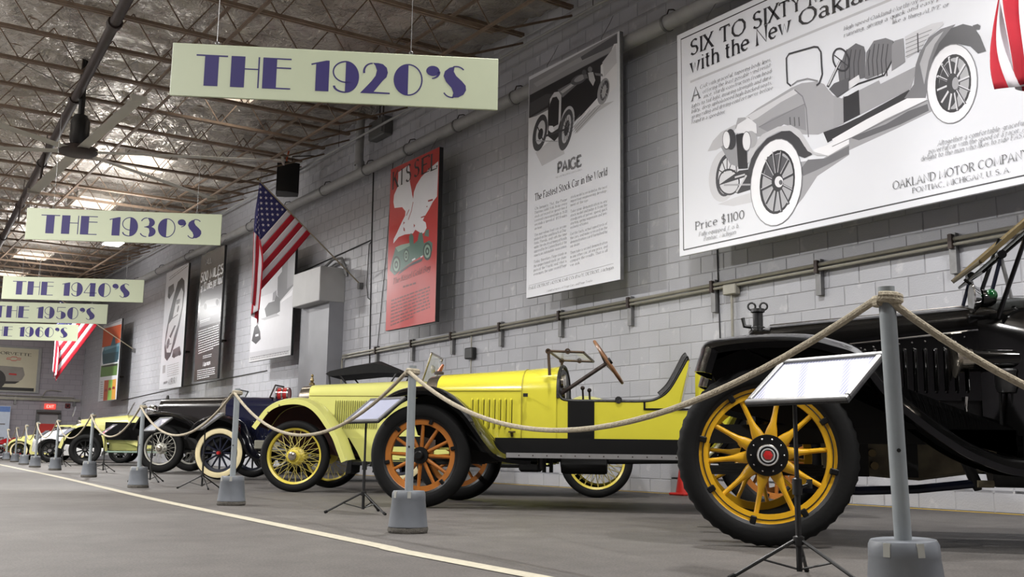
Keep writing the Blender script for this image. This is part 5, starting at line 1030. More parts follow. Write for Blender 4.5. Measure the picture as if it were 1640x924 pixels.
  ('p',66,[(1.578,3.078),(1.841,2.953),(1.931,2.635),(1.867,2.227),(1.65,1.73),(1.314,1.246),(0.951,0.918),(0.635,0.799),(0.376,0.907),(0.282,1.217),(0.34,1.62),(0.554,2.118),(0.89,2.609),(1.214,3.001)]),
  ('p',214,[(1.595,2.79),(1.793,2.645),(1.763,2.234),(1.477,1.743),(1.19,1.458),(0.932,1.02),(0.553,1.046),(0.366,1.313),(0.568,1.86),(0.921,1.988),(1.171,2.485)]),
  ('p',120,[(1.171,2.485),(1.548,2.482),(1.502,2.357),(1.195,2.354)]),
  ('p',60,[(0.707,1.492),(1.132,1.768),(1.305,1.755),(0.855,1.431)]),
  ('p',90,[(0.762,1.278),(0.745,1.246),(0.722,1.216),(0.694,1.191),(0.663,1.17),(0.63,1.156),(0.596,1.149),(0.564,1.149),(0.535,1.156),(0.51,1.171),(0.492,1.191),(0.48,1.217),(0.475,1.246),(0.477,1.278),(0.487,1.311),(0.504,1.343),(0.527,1.373),(0.555,1.398),(0.587,1.419),(0.62,1.433),(0.654,1.44),(0.686,1.44),(0.715,1.433),(0.739,1.419),(0.758,1.398),(0.77,1.372),(0.775,1.343),(0.772,1.311)]),
  ('l',90,[(0.921,1.988),(1.421,2.054)],0.03),
  ('l',120,[(0.462,1.255),(0.97,1.27)],0.03),
  ('p',80,[(1.478,2.199),(1.464,2.177),(1.446,2.158),(1.426,2.141),(1.404,2.127),(1.381,2.118),(1.359,2.113),(1.339,2.114),(1.321,2.119),(1.307,2.128),(1.297,2.142),(1.292,2.159),(1.292,2.179),(1.297,2.2),(1.307,2.222),(1.321,2.243),(1.338,2.263),(1.359,2.28),(1.381,2.293),(1.403,2.303),(1.425,2.307),(1.446,2.307),(1.463,2.302),(1.478,2.292),(1.487,2.279),(1.493,2.261),(1.493,2.242),(1.488,2.22)]),
  ('p',110,[(0.274,2.682),(0.288,2.968),(0.799,3.007),(0.908,2.79),(0.464,2.59)]),
  ('p',90,[(1.093,0.883),(1.158,1.08),(1.791,1.137),(1.968,0.898),(1.304,0.843)]),
  ('p',50,[(1.412,0.896),(1.412,0.881),(1.406,0.866),(1.394,0.854),(1.377,0.844),(1.356,0.837),(1.332,0.833),(1.305,0.833),(1.279,0.837),(1.252,0.844),(1.228,0.854),(1.207,0.866),(1.19,0.881),(1.178,0.897),(1.172,0.913),(1.172,0.928),(1.178,0.943),(1.19,0.955),(1.207,0.965),(1.228,0.972),(1.253,0.976),(1.279,0.976),(1.306,0.972),(1.332,0.965),(1.357,0.955),(1.378,0.942),(1.395,0.928),(1.406,0.912)]),
  ('p',50,[(1.946,0.93),(1.946,0.914),(1.94,0.9),(1.928,0.887),(1.911,0.877),(1.89,0.87),(1.865,0.867),(1.839,0.867),(1.812,0.87),(1.786,0.877),(1.762,0.887),(1.741,0.9),(1.724,0.915),(1.713,0.93),(1.707,0.946),(1.707,0.962),(1.713,0.976),(1.725,0.989),(1.742,0.999),(1.763,1.006),(1.787,1.009),(1.814,1.009),(1.84,1.006),(1.867,0.999),(1.891,0.989),(1.912,0.976),(1.928,0.961),(1.94,0.946)]),
  ('p',50,[(0.516,2.679),(0.516,2.663),(0.511,2.648),(0.502,2.635),(0.487,2.624),(0.469,2.617),(0.448,2.613),(0.425,2.613),(0.401,2.617),(0.378,2.624),(0.356,2.634),(0.337,2.647),(0.322,2.662),(0.311,2.678),(0.306,2.695),(0.305,2.711),(0.31,2.726),(0.32,2.739),(0.334,2.75),(0.352,2.757),(0.374,2.761),(0.397,2.761),(0.42,2.757),(0.444,2.75),(0.465,2.74),(0.484,2.727),(0.499,2.712),(0.51,2.696)]),
  ('g',150,(0.323,3.148),(2.084,3.326),0.048),
  ('g',150,(0.343,3.226),(1.97,3.388),0.032),
  ('g',170,(0.698,0.644),(1.808,0.668),0.03),
  ('g',170,(0.71,0.583),(1.819,0.608),0.03),
  ('g',170,(0.722,0.522),(1.83,0.547),0.03),
  ('g',170,(0.733,0.461),(1.841,0.486),0.03),
  ('g',170,(0.745,0.4),(1.852,0.426),0.03),
  ('g',170,(0.757,0.34),(1.863,0.365),0.03),
  ('p',170,[(0.249,0.689),(0.519,0.696),(0.529,0.47),(0.259,0.463)]),
  ('t', 110, 'AUBURN', (0.901, 0.111), (1.688, 0.129), 0.161, 0.0),
  ('g',130,(0.423,0.143),(0.824,0.166),0.091),
 ],
 'colour': [
  ('p',206,[(0.055,2.771),(2.658,2.753),(2.666,2.51),(0.015,2.564)]),
  ('p','orange',[(0.015,2.564),(2.67,2.488),(2.63,1.794),(-0.03,1.902)]),
  ('p','teal',[(0.098,1.708),(0.377,1.898),(1.268,1.878),(1.551,2.147),(1.811,2.113),(1.941,1.881),(2.551,1.887),(2.528,1.315),(0.272,1.338)]),
  ('p','dteal',[(0.224,1.649),(2.479,1.585),(2.416,1.246),(0.358,1.287)]),
  ('p','sky',[(0.289,1.886),(1.949,1.837),(2.523,1.87),(2.477,1.771),(0.413,1.761)]),
  ('p','leaf',[(0.077,1.249),(2.471,1.2),(2.435,0.808),(0.078,0.86)]),
  ('p',50,[(0.227,1.235),(2.395,1.188),(2.407,1.127),(0.241,1.186)]),
  ('g',150,(0.414,2.614),(2.49,2.603),0.078),
  ('p','rust',[(0.741,0.708),(1.37,0.699),(1.406,-0.008),(0.773,-0.006)]),
  ('p','lime',[(1.37,0.699),(1.926,0.686),(1.951,-0.022),(1.374,-0.014)]),
  ('p','amber',[(1.926,0.686),(2.412,0.686),(2.472,-0.02),(1.935,-0.021)]),
  ('p','mark',[(0.856,0.328),(0.904,0.405),(1.173,0.41),(1.288,0.347),(1.23,0.312)]),
  ('p','mark',[(1.419,0.351),(1.467,0.426),(1.725,0.431),(1.835,0.369),(1.778,0.335)]),
  ('p','mark',[(1.93,0.367),(1.978,0.441),(2.227,0.446),(2.332,0.385),(2.277,0.351)]),
  ('g',150,(0.205,0.666),(0.563,0.656),0.038),
  ('g',150,(0.228,0.586),(0.584,0.576),0.038),
  ('g',150,(0.25,0.506),(0.605,0.498),0.038),
  ('g',150,(0.272,0.427),(0.626,0.419),0.037),
  ('g',150,(0.295,0.348),(0.646,0.341),0.037),
  ('g',150,(0.317,0.27),(0.667,0.264),0.037),
  ('g',150,(0.339,0.192),(0.688,0.187),0.037),
  ('g',150,(0.36,0.115),(0.708,0.111),0.037),
 ],
}
# ================================================================== PEN LETTERING FOR THE POSTERS
G = {
'A':"0,0 26,70 52,0;10,24 42,24",'B':"6,0 6,70;6,70 24,70 @24,53,16,17,90,-90 6,36;6,36 26,36 @26,18,18,18,90,-90 6,0",'C':"@32,35,30,36,48,312",'D':"6,0 6,70;6,70 24,70 @24,35,30,35,90,-90 6,0",
'E':"6,0 6,70;6,70 42,70 42,60;6,37 32,37;6,0 44,0 44,12",'F':"6,0 6,70;6,70 42,70 42,60;6,37 32,37",'G':"@34,35,32,36,48,320 58,28 44,28",'H':"6,0 6,70;48,0 48,70;6,36 48,36",
'I':"8,0 8,70",'J':"22,70 22,14 @12,12,10,13,0,-150",'K':"6,0 6,70;46,70 8,32;20,44 50,0",'L':"6,0 6,70;6,0 42,0 42,12",'M':"6,0 8,70 34,6 60,70 62,0",'N':"6,0 6,70 52,0 52,70",
'O':"@34,35,32,36,90,450",'P':"6,0 6,70;6,70 24,70 @24,51,18,19,90,-90 6,32",'Q':"@34,35,32,36,90,450;38,14 62,-8",'R':"6,0 6,70;6,70 24,70 @24,52,17,18,90,-90 6,34;22,34 48,0",
'S':"@24,53,17,18,35,225 34,34 @22,18,19,19,45,-150",'T':"26,0 26,70;2,60 2,70 50,70 50,60",'U':"6,70 6,22 @28,22,22,23,180,360 50,70",'V':"2,70 27,0 52,70",'W':"2,70 20,0 37,64 54,0 72,70",'X':"4,70 48,0;46,70 4,0",
'Y':"2,70 26,36 50,70;26,36 26,0",'Z':"6,62 6,70 46,70 4,0 48,0 48,10",
'a':"@18,34,14,13,160,0 32,8 38,0;32,26 @18,12,14,13,60,330",'b':"6,70 6,2;@22,23,16,24,160,-160",'c':"@22,23,19,24,45,315",'d':"38,70 38,0;@22,23,16,24,20,340",'e':"4,26 38,26 @21,24,18,23,5,315",
'f':"12,0 12,56 @24,56,12,14,180,40;2,44 24,44",'g':"@20,28,15,18,90,450;34,42 34,-6 @18,-8,17,12,0,-160",'h':"6,0 6,70;6,32 @21,30,15,16,170,0 36,0",'i':"8,0 8,46;7,60 9,64",'j':"10,46 10,-8 @2,-8,8,10,0,-110;9,60 11,64",
'k':"6,0 6,70;32,46 8,22;16,28 36,0",'l':"8,0 8,70",'m':"6,0 6,46;6,32 @18,31,12,15,170,0 30,0;30,32 @42,31,12,15,170,0 54,0",'n':"6,0 6,46;6,32 @21,30,15,16,170,0 36,0",'o':"@22,23,19,24,90,450",
'p':"6,46 6,-18;@22,23,16,24,160,-160",'q':"38,46 38,-18;@22,23,16,24,20,340",'r':"6,0 6,46;6,32 @20,30,14,15,170,50",'s':"@16,34,11,12,40,225 22,24 @15,12,13,13,45,-150",'t':"12,60 12,10 @20,10,8,10,180,300;2,45 24,45",
'u':"6,46 6,16 @20,16,14,16,180,350 36,46;36,46 36,0",'v':"2,46 19,0 36,46",'w':"2,46 14,0 26,42 38,0 50,46",'x':"4,46 36,0;34,46 4,0",'y':"2,46 19,2;36,46 14,-14 4,-16",'z':"4,46 34,46 4,0 36,0",
'0':"@22,35,19,36,90,450",'1':"4,58 16,70 16,0",'2':"@21,51,17,19,160,-30 4,0 40,0",'3':"@20,53,15,17,150,-80;@20,18,18,19,90,-150",'4':"32,0 32,70 2,22 42,22",'5':"36,70 10,70 8,40;@21,22,18,22,120,-150",'6':"34,66 @30,40,25,34,110,190;@22,22,17,22,90,450",'8':"@22,53,15,17,90,450;@22,18,18,19,90,450",'9':"@22,48,17,22,90,450;39,46 @16,32,23,34,10,-70",'7':"4,70 40,70 16,0",
',':"8,4 4,-10",'.':"7,0 7,6",'-':"4,26 22,26",'$':"@20,50,15,16,40,225 28,34 @19,20,16,16,45,-150;20,-8 20,78",
}
def parse_glyph(s):
    out = []
    for pl in s.split(';'):
        pts = []
        for tk in pl.split():
            if tk[0] == '@':
                cx, cy, rx, ry, a0, a1 = map(float, tk[1:].split(','))
                n = max(4, int(abs(a1-a0)/36))
                pts += [(cx+rx*cos(R(a0+(a1-a0)*i/n)), cy+ry*sin(R(a0+(a1-a0)*i/n))) for i in range(n+1)]
            else: pts.append(tuple(map(float, tk.split(','))))
        out.append(pts)
    return out
GL = {}
for k_, s_ in G.items():
    pl = parse_glyph(s_); GL[k_] = (max(p[0] for q in pl for p in q), pl)
def pen_text(mb, s, a, b, h, it, fn, thick=12.0, thin=4.2, serif=True):
    sc = h/70.0; gap = 13 if serif else 11
    tot = sum((26 if c == ' ' else GL[c][0]+gap) for c in s)-gap
    L_ = math.hypot(b[0]-a[0], b[1]-a[1]); sx = L_/tot; dv = (b[1]-a[1])/tot
    dx = (b[0]-a[0])/tot
    # keep strokes upright: x advances along the baseline, y is vertical
    pos = 0.0
    for c in s:
        if c == ' ': pos += 26; continue
        w, pls = GL[c]
        for pl in pls:
            P = [Vector((p[0], p[1])) for p in pl]; n = len(P); l, r = [], []
            for i, p in enumerate(P):
                t = P[min(i+1, n-1)]-P[max(i-1, 0)]
                if t.length < 1e-6: t = Vector((1, 0))
                t.normalize(); ang = math.atan2(t.y, t.x)
                wd = (thin+(thick-thin)*abs(sin(ang-R(22)))**1.3)/2
                nn = Vector((-t.y, t.x))*wd
                l.append(p+nn); r.append(p-nn)
            strips = [(l, r)]
            if serif and n >= 2:
                for e, q in ((P[0], P[1]), (P[-1], P[-2])):
                    d = e-q
                    if abs(d.y) > abs(d.x)*1.1 and (d.length > 18):
                        strips.append(([e+Vector((-8, -1.6)), e+Vector((8, -1.6))], [e+Vector((-8, 1.6)), e+Vector((8, 1.6))]))
            for l2, r2 in strips:
                m = len(l2)
                f3 = lambda p: fn(a[0]+(pos+p.x)*dx+it*p.y*sc, a[1]+(pos+p.x)*dv+p.y*sc)
                mb.add([f3(p) for p in l2]+[f3(p) for p in r2], [(i, i+1, m+i+1, m+i) for i in range(m-1)])
        pos += w+gap

TONES = {'dred': srgb(150, 40, 38), 'dred2': srgb(112, 34, 34), 'green': srgb(84, 118, 106), 'lgreen': srgb(140, 168, 152), 'dgreen': srgb(44, 66, 60), 'orange': srgb(205, 98, 62), 'teal': srgb(72, 116, 134), 'dteal': srgb(44, 78, 92), 'sky': srgb(120, 160, 178), 'leaf': srgb(92, 128, 66), 'rust': srgb(190, 92, 66), 'lime': srgb(152, 196, 92), 'amber': srgb(220, 160, 70), 'mark': srgb(150, 40, 40), 'red': srgb(190, 42, 40)}
def ink(tone):
    if isinstance(tone, str): return mat('print '+tone, TONES[tone], .34, 0, .03, 5)
    return mat('print grey %d' % tone, srgb(tone, tone, min(255, tone+5)), .34, 0, .02, 5)
def poster(art, w, h, y_left, z_bot, label, board, edge=BLACKP, x=8.2, depth=.06, clip=True, hooks=(.2, .8), name='poster'):
    t = thing(name, label, 'poster', (x, y_left, z_bot), R(-90))
    MB().bbox(0, w, .002, depth, 0, h, .004).build('panel', edge, t)
    MB().box(.004, w-.004, 0, .004, .004, h-.004).build('face_sheet', board, t, smooth=0)
    let = {}; layer = 0; rnd = random.Random(3)
    groups = []
    for it in ART[art]:
        cu = lambda u: min(max(u, .012), w-.012)
        cv = lambda v: min(max(v, .012), h-.012)
        if it[0] in 'pl':
            layer += 1
            y = -.0004-.00005*layer
            m = MB()
            if it[0] == 'p': m.add([(cu(u), y, cv(v)) for u, v in it[2]], [tuple(range(len(it[2])))])
            else:
                s_ = stroke(it[2], it[3]); emit_poly(m, s_, lambda u, v: (cu(u), y, cv(v)))
            if it[0] == 'l' and groups and groups[-1][0] == it[1]: groups[-1][1].add(m.v, m.f)
            else: groups.append((it[1], m))
        else:
            m = let.setdefault(it[1], MB())
            if it[0] == 't': pen_text(m, it[2], it[3], it[4], it[5], it[6], lambda u, v: (cu(u), -.0006, cv(v)), *((22, 15, False) if it[2] == 'PAIGE' else (15, 11, False) if art == 'miles' else (7.6, 2.8, True) if it[5] < .1 else (11.5, 3.4, True)))
            else:
                a, b_, hh = it[2], it[3], it[4]; u = 0.0; L_ = b_[0]-a[0]
                while u < L_-.01:
                    ww = min(rnd.uniform(.05, .16), L_-u)
                    f = lambda q: (a[0]+q, a[1]+(b_[1]-a[1])*q/L_)
                    (u0, v0), (u1, v1) = f(u), f(u+ww)
                    m.add([(cu(u0), -.0006, cv(v0)), (cu(u1), -.0006, cv(v1)), (cu(u1), -.0006, cv(v1+hh*.7)), (cu(u0), -.0006, cv(v0+hh*.7))], [(0, 1, 2, 3)]); u += ww+.025
    pic = None
    top = -.0004-.00005*layer-.0004
    for i, (tone, m) in enumerate(groups):
        if pic is None: pic = m.build('picture', ink(tone), t, smooth=0, fix=False)
        else: m.build('picture_tone', ink(tone), pic, smooth=0, fix=False)
    for tone, m in let.items():
        m.v = [(p[0], top, p[2]) for p in m.v]
        tag(m.build('lettering', ink(tone), t, smooth=0, fix=False), kind='stuff')
    for k in hooks:
        kk = .5+(k-.5)*.25; MB().box(kk*w-.02, kk*w+.02, depth, 8.65-x-.004, h*.3, h*.3+.04).build('wall_standoff', DARKSTEEL, t, smooth=0)
        m = MB().tube([(k*w, depth*.5, h), (k*w, depth*.5, h+.05), (k*w+.015, .16, h+.28), (k*w+.01, .22, h+.4)], .004, 5)
        m.build('hanging_wire', STEEL, t)
    return t
poster('oak', 4.95, 2.72, 8.71, 2.74, 'very large white poster of a two-seat speedster priced at 1100 dollars', WHITEP, WHITEP, depth=.03, hooks=(.1, .5, .9))
poster('paige', 2.06, 3.28, 11.84, 2.61, 'tall white poster with a dark racing car above two text columns', WHITEP, STEEL)
poster('kissel', 1.75, 2.93, 16.17, 2.53, 'tall red poster with a white bird over a green roadster', mat('red print board', srgb(186, 44, 42), .32, 0, .05, 2), BLACKP, depth=.08)
poster('winter', 2.5, 2.45, 23.0, 2.41, 'grey winter photograph poster with a black shovel, behind the first flag', mat('grey photo board', srgb(190, 190, 192), .4, 0, .06, 2), BLACKP)
poster('miles', 1.9, 3.36, 27.1, 2.16, 'tall dark poster with white lettering about 500 miles', mat('dark photo board', srgb(66, 64, 64), .25, 0, .12, 1.2), BLACKP)
poster('oval', 2.15, 3.42, 30.35, 2.08, 'tall white poster with a car inside a slanted dark oval', WHITEP, BLACKP)
poster('colour', 2.6, 2.68, 37.95, 1.98, 'orange and green poster with a teal car beside the far flag', WHITEP, BLACKP)

# ---- far end wall pieces
t = thing('poster', 'cream poster of a silver sports car on the far end wall', 'poster', (2.2, END_Y-.06, 2.42), 0)
CRM = mat('cream print board', srgb(198, 192, 168), .45, 0, .04, 2)
MB().bbox(0, 4.9, 0, .05, 0, 1.74, .006).build('panel', PIPE, t)
MB().box(.1, 4.78, -.004, 0, .06, 1.68).build('face_sheet', CRM, t, smooth=0)
m = MB().box(0.1, 4.72, -.012, -.004, .07, .19); m.build('dark_base_band', BLACKP, t, smooth=0)
SILV = mat('silver car print', srgb(138, 132, 124), .4, 0, .1, 3); DRK = mat('dark car print', srgb(44, 40, 38), .5, 0, .1, 3)
m = MB().prism([(1.2, .24), (4.05, .34), (4.28, .5), (4.36, .68), (4.28, .96), (3.7, .98), (2.2, 1.0), (1.2, .9)], -.008, -.004); m.build('picture', SILV, t, smooth=0)
m = MB().prism([(1.3, .22), (4.05, .33), (4.2, .42), (2.9, .4), (1.3, .36)], -.011, -.008); m.build('picture_tone', DRK, t, smooth=0)
m = MB().prism([(3.3+.42*cos(2*pi*i/24), .46+.4*sin(2*pi*i/24)) for i in range(24)], -.013, -.008); w_ = m.build('picture_wheel', DRK, t, smooth=0)
m = MB().prism([(3.24+.28*cos(2*pi*i/24), .43+.27*sin(2*pi*i/24)) for i in range(24)], -.017, -.013); m.build('picture_rim', SILV, t, smooth=0)
m = MB().prism([(3.8, .66), (4.08, .65), (4.07, .71), (3.82, .72)], -.011, -.008); m.build('side_marker', mat('print red', TONES['red']), t, smooth=0)
m = MB(); emit_poly(m, stroke([(3.7, 1.29), (3.83, 1.3), (3.86, 1.34), (4.02, 1.34), (4.05, 1.3), (4.18, 1.3), (4.16, 1.24), (4.04, 1.24), (4.01, 1.2), (3.85, 1.2), (3.82, 1.24), (3.68, 1.24), (3.7, 1.29)], .022), lambda u, v: (u, -.006, v)); m.build('emblem', mat('print red', TONES['red']), t, smooth=0)
m = MB(); pen_text(m, 'CORVETTE', (3.3, 1.43), (4.52, 1.4), .1, 0, lambda u, v: (u, -.006, v)); tag(m.build('lettering', DRK, t, smooth=0, fix=False), kind='stuff')
d = MB().box(7.18, 7.86, END_Y-.05, END_Y, 0, 1.72).build('door_1', mat('grey steel door', srgb(150, 146, 148), .5, 0, .04, 3), smooth=0); tag(d, 'grey steel exit door in the far end wall', kind='structure')
m = MB().box(7.08, 7.18, END_Y-.09, END_Y, 0, 1.8).box(7.86, 7.96, END_Y-.09, END_Y, 0, 1.8).box(7.18, 7.86, END_Y-.09, END_Y, 1.72, 1.8); m.build('door_frame', mat('dark door frame', gray(92), .5), d, smooth=0)
MB().box(7.2, 7.84, END_Y-.09, END_Y-.05, .92, 1.28).build('red_door_notice', mat('red notice', srgb(196, 52, 44), .5), d, smooth=0)
MB().box(7.1, 7.94, END_Y-.16, END_Y-.05, 1.66, 1.72).build('door_closer', DARKSTEEL, d, smooth=0)
t = thing('exit_sign', 'small glowing red exit sign above the far door', 'exit sign', (7.55, END_Y-.08, 1.84))
MB().bbox(-.2, .2, 0, .08, 0, .2, .01).build('housing', mat('exit sign red', srgb(235, 70, 60), .4, 0, .02, 2, emit=1.3), t)
m = MB(); pen_text(m, 'EXIT', (-.13, .05), (.13, .05), .1, 0, lambda u, v: (u, -.003, v), 12, 9, False); tag(m.build('lettering', mat('exit letters', srgb(255, 190, 180), .4, 0, .01, 2, emit=1.2), t, smooth=0, fix=False), kind='stuff')
t = thing('fire_alarm', 'small dark red alarm box on the far wall beside the exit sign', 'alarm', (8.18, END_Y-.08, 1.9))
MB().bbox(-.09, .09, 0, .08, 0, .18, .01).build('housing', mat('alarm red', srgb(92, 30, 30), .5), t); MB().sphere((0, 0, .09), .04, .03, .04).build('strobe', BLACKP, t)
t = thing('conduit_run', 'grey conduit trunk along the far end wall above the door', 'conduit', (4, END_Y-.06, 2.2))
MB().box(-8, 4.6, -.05, .06, -.05, .05).build('trunking', COND, t, smooth=0)
MB().tube([(-8, 0, .14), (4.4, 0, .1)], .02, 6).build('conduit', COND, t)
for x in (1.2, 2.3, 4.4): MB().box(x-.04, x+.04, -.04, .06, -.22, .08).build('strut_bracket', STEEL, t, smooth=0)
MB().tube([(3.2, 0, .05), (3.35, 0, .32), (3.5, 0, .36), (3.9, 0, .34)], .018, 6).build('conduit', COND, t)
t = thing('notice_board', 'white notice board with a blue header at the far left', 'board', (5.2, END_Y-.3, 0))
MB().bbox(-.5, .95, 0, .06, .45, 1.9, .01).build('panel', mat('pale blue board', srgb(196, 206, 222), .4), t)
MB().box(-.48, .93, -.004, 0, 1.68, 1.88).build('header', mat('blue header', srgb(96, 128, 190), .4), t, smooth=0)
for z in (.7, 1.2): MB().box(-.48, .8, -.004, 0, z, z+.05).build('text_band', mat('print grey 120', gray(120)), t, smooth=0)
for x in (-.4, .85): MB().box(x, x+.05, 0, .05, 0, .5).build('leg', STEEL, t, smooth=0)

# ================================================================== FLAGS
FR, FW, FB = mat('flag red cotton', srgb(170, 20, 40), .8, 0, .08, 6), mat('flag white cotton', srgb(214, 208, 214), .85, 0, .05, 6), mat('flag blue cotton', srgb(44, 44, 98), .8, 0, .08, 6)
def make_flag(base, tip, Lh, Wf, label, style=0):
    base, tip = Vector(base), Vector(tip)
    t = thing('flag', label, 'flag', base, 0, 'flags on poles along the wall')
    D_ = (base-tip).normalized(); H0 = tip+D_*.05
    side = D_.cross(Vector((0, 0, -1))).normalized()
    d0 = Vector((D_.z, 0, 0)); hd = Vector((D_.x, D_.y, 0)); hl = hd.length
    d0 = (hd.normalized()*D_.z-Vector((0, 0, hl))).normalized()     # perpendicular to pole, downward
    k = hl/abs(D_.z)
    def P(s, q):
        a = s*Lh; f = q*Wf
        reach = a*k*.93
        if style == 0:
            e = min(f, reach); g = max(0, f-reach)
            p = H0+D_*a+d0*e+Vector((0, 0, -g))
            fold = sin(s*9.0+.6)*.09*min(1, g/.35)+.05*sin(s*21)*min(1, g/.3)
            spread = hd.normalized()*(min(1, g/.5)*(.05*sin(s*15+1)+.10*(s-.45)))
            p = p+side*(fold+.035*sin(q*5+s*4)*(.3+q))+spread
            return p
        e = min(f, reach*.3); g = max(0, f-e)
        p = H0+D_*(a*.34)+d0*e*.9+Vector((0, 0, -g*(1-.08*s)))
        w = min(1, g/.3)
        return p+side*(.13*sin(s*11+.4+q*1.2)*w+.06*sin(s*5+q*9))+hd.normalized()*(w*(.1*sin(s*12.5+2.2+q*2.5)+.05*sin(q*11+s*3)))
    def patch(s0, s1, q0, q1, ns, nq, m, name, off=0):
        mb = MB()
        for i in range(ns+1):
            for j in range(nq+1):
                p = P(s0+(s1-s0)*i/ns, q0+(q1-q0)*j/nq)-base
                mb.v.append(tuple(p+side*off))
        for i in range(ns):
            for j in range(nq): a = i*(nq+1)+j; mb.f.append((a, a+1, a+nq+2, a+nq+1))
        return mb.build(name, m, t, smooth=60, fix=False)
    for i in range(13):
        s0, s1 = i/13, (i+1)/13
        q0 = .4 if i < 7 else 0
        patch(s0, s1, q0, 1, 4, int(44*(1-q0)), FR if i % 2 == 0 else FW, 'stripe')
    cn = patch(0, 7/13, 0, .4, 24, 22, FB, 'canton')
    star = MB()
    for r in range(9):
        for c in range(6 if r % 2 == 0 else 5):
            s0 = (r+1)/10*7/13; q0 = .4*((2*c+1+(0 if r % 2 == 0 else 1))/12)
            for sg in (-1, 1):
                pts = []
                for a in range(10):
                    rr = .034 if a % 2 == 0 else .014; g = 2*pi*a/10
                    pts.append(tuple(P(s0+rr*cos(g)/Lh, max(0, q0+rr*sin(g)/Wf))-base+side*.006*sg))
                star.add(pts, [tuple(range(10))])
    tag(star.build('stars', FW, cn, smooth=0, fix=False), kind='stuff')
    for o in list(t.children):
        if o.name.startswith(('stripe', 'canton')):
            md = o.modifiers.new('thickness', 'SOLIDIFY'); md.thickness = .004; md.offset = 0
    MB().tube([Vector((0, 0, 0)), tip-base], .014, 8).build('pole', mat('varnished pole', srgb(150, 140, 120), .5, 0, .1, 10), t)
    MB().sphere(tip-base, .028, n=12, m=8).build('finial', BRASS, t)
    MB().box(-.08, 0, -.05, .05, -.06, .06).build('wall_bracket', STEEL, t, smooth=0)
    return t
make_flag((8.65, 18.12, 3.62), (6.4, 18.0, 5.38), 1.36, 2.15, 'striped flag on a slanted pole, nearer of the two hanging over the rope line')
make_flag((8.65, 35.15, 3.6), (6.15, 35.1, 5.1), 1.4, 2.2, 'striped flag on a slanted pole by the far end wall')
make_flag((8.65, 3.47, 3.45), (6.35, 3.47, 5.2), 1.36, 2.3, 'bunched striped flag hanging at the top right before the largest poster', 1)

# traffic cone behind the cars
t = thing('traffic_cone', 'red traffic cone standing at the foot of the wall', 'cone', (8.44, 8.93, 0))
m = MB().lathe([(.001, .5), (.03, .5), (.035, .48), (.1, .03), (.001, .03)], 20); m.build('cone', mat('cone red', srgb(190, 40, 34), .5), t)
MB().bbox(-.13, .13, -.13, .13, 0, .03, .01).build('base', mat('cone red', srgb(190, 40, 34)), t)
# ================================================================== MOTOR CARS
# car frame: x runs back from the front axle, y away from the near wheel, z up; the origin is the near front wheel's foot
def fender_geo(path, y0, y1, crown=.05, lip=.03, th=.008, k=5, ny=8, inset=0.0):
    P = smoothpath([(p[0], 0, p[1]) for p in path], k); rings = []
    for i, p in enumerate(P):
        t = (P[min(i+1, len(P)-1)]-P[max(i-1, 0)]).normalized(); n = Vector((-t.z, 0, t.x))
        out, inn = [], []
        for j in range(ny+1):
            s = j/ny; y = y0+(y1-y0)*s; o = crown*(1-(2*s-1)**2)-crown
            q = p+n*(o-inset); q.y = y; out.append(q)
            q2 = p+n*(o-th-inset); q2.y = y; inn.append(q2)
        a = p+n*(-crown-lip-inset); a.y = y0-.004; c = p+n*(-crown-lip-inset); c.y = y1+.004
        a2 = a.copy(); a2.y = y0+th; c2 = c.copy(); c2.y = y1-th
        rings.append([tuple(v) for v in [a]+out+[c, c2]+inn[::-1]+[a2]])
    return MB().loft(rings)
def arch(x, yc, hw, zt, zs, zb, n=14, e=2.4):
    "hood cross-section: flat sides up to zs, rounded over to zt"
    r = [(x, yc-hw, zb)]
    for i in range(n+1):
        a = pi*i/n; c, s = cos(a), sin(a)
        r.append((x, yc-hw*(abs(c)**(2/e))*(1 if c > 0 else -1), zs+(zt-zs)*(abs(s)**(2/e))))
    r.append((x, yc+hw, zb)); return r
def tyre_geo(Ro, Ri, w, n=64, tread=0, wall=0.0):
    prof = []
    m = 18
    for i in range(m+1):
        a = 2*pi*i/m
        c, s = cos(a), sin(a)
        rr = (Ro+Ri)/2+(Ro-Ri)/2*(abs(c)**.8)*(1 if c > 0 else -1); yy = w/2*(abs(s)**.75)*(1 if s > 0 else -1)
        prof.append((rr, yy))
    mb = MB().lathe(prof, n, axis='y')
    if tread:
        nn = n
        for i, (r, y) in enumerate(prof):
            if r > Ro-.03:
                for k in range(nn):
                    if k % 2: 
                        v = mb.v[i*nn+k]; f = (r-tread)/r; mb.v[i*nn+k] = (v[0]*f, v[1], v[2]*f)
    return mb
WMESH = {}
def wmesh(key, fn):
    if key not in WMESH: WMESH[key] = fn()
    return WMESH[key]
def put(key, name, mb_fn, m, parent, rot=None, loc=None):
    me = wmesh(key, lambda: fixn(mb_fn(), name, m))
    return link(name, me, parent, loc, rot)
def fixn(mb, name, m, smooth=35):
    import bmesh
    me = mb.mesh(name, m, smooth); bm = bmesh.new(); bm.from_mesh(me); bmesh.ops.recalc_face_normals(bm, faces=bm.faces); bm.to_mesh(me); bm.free()
    me.set_sharp_from_angle(angle=R(smooth)); return me
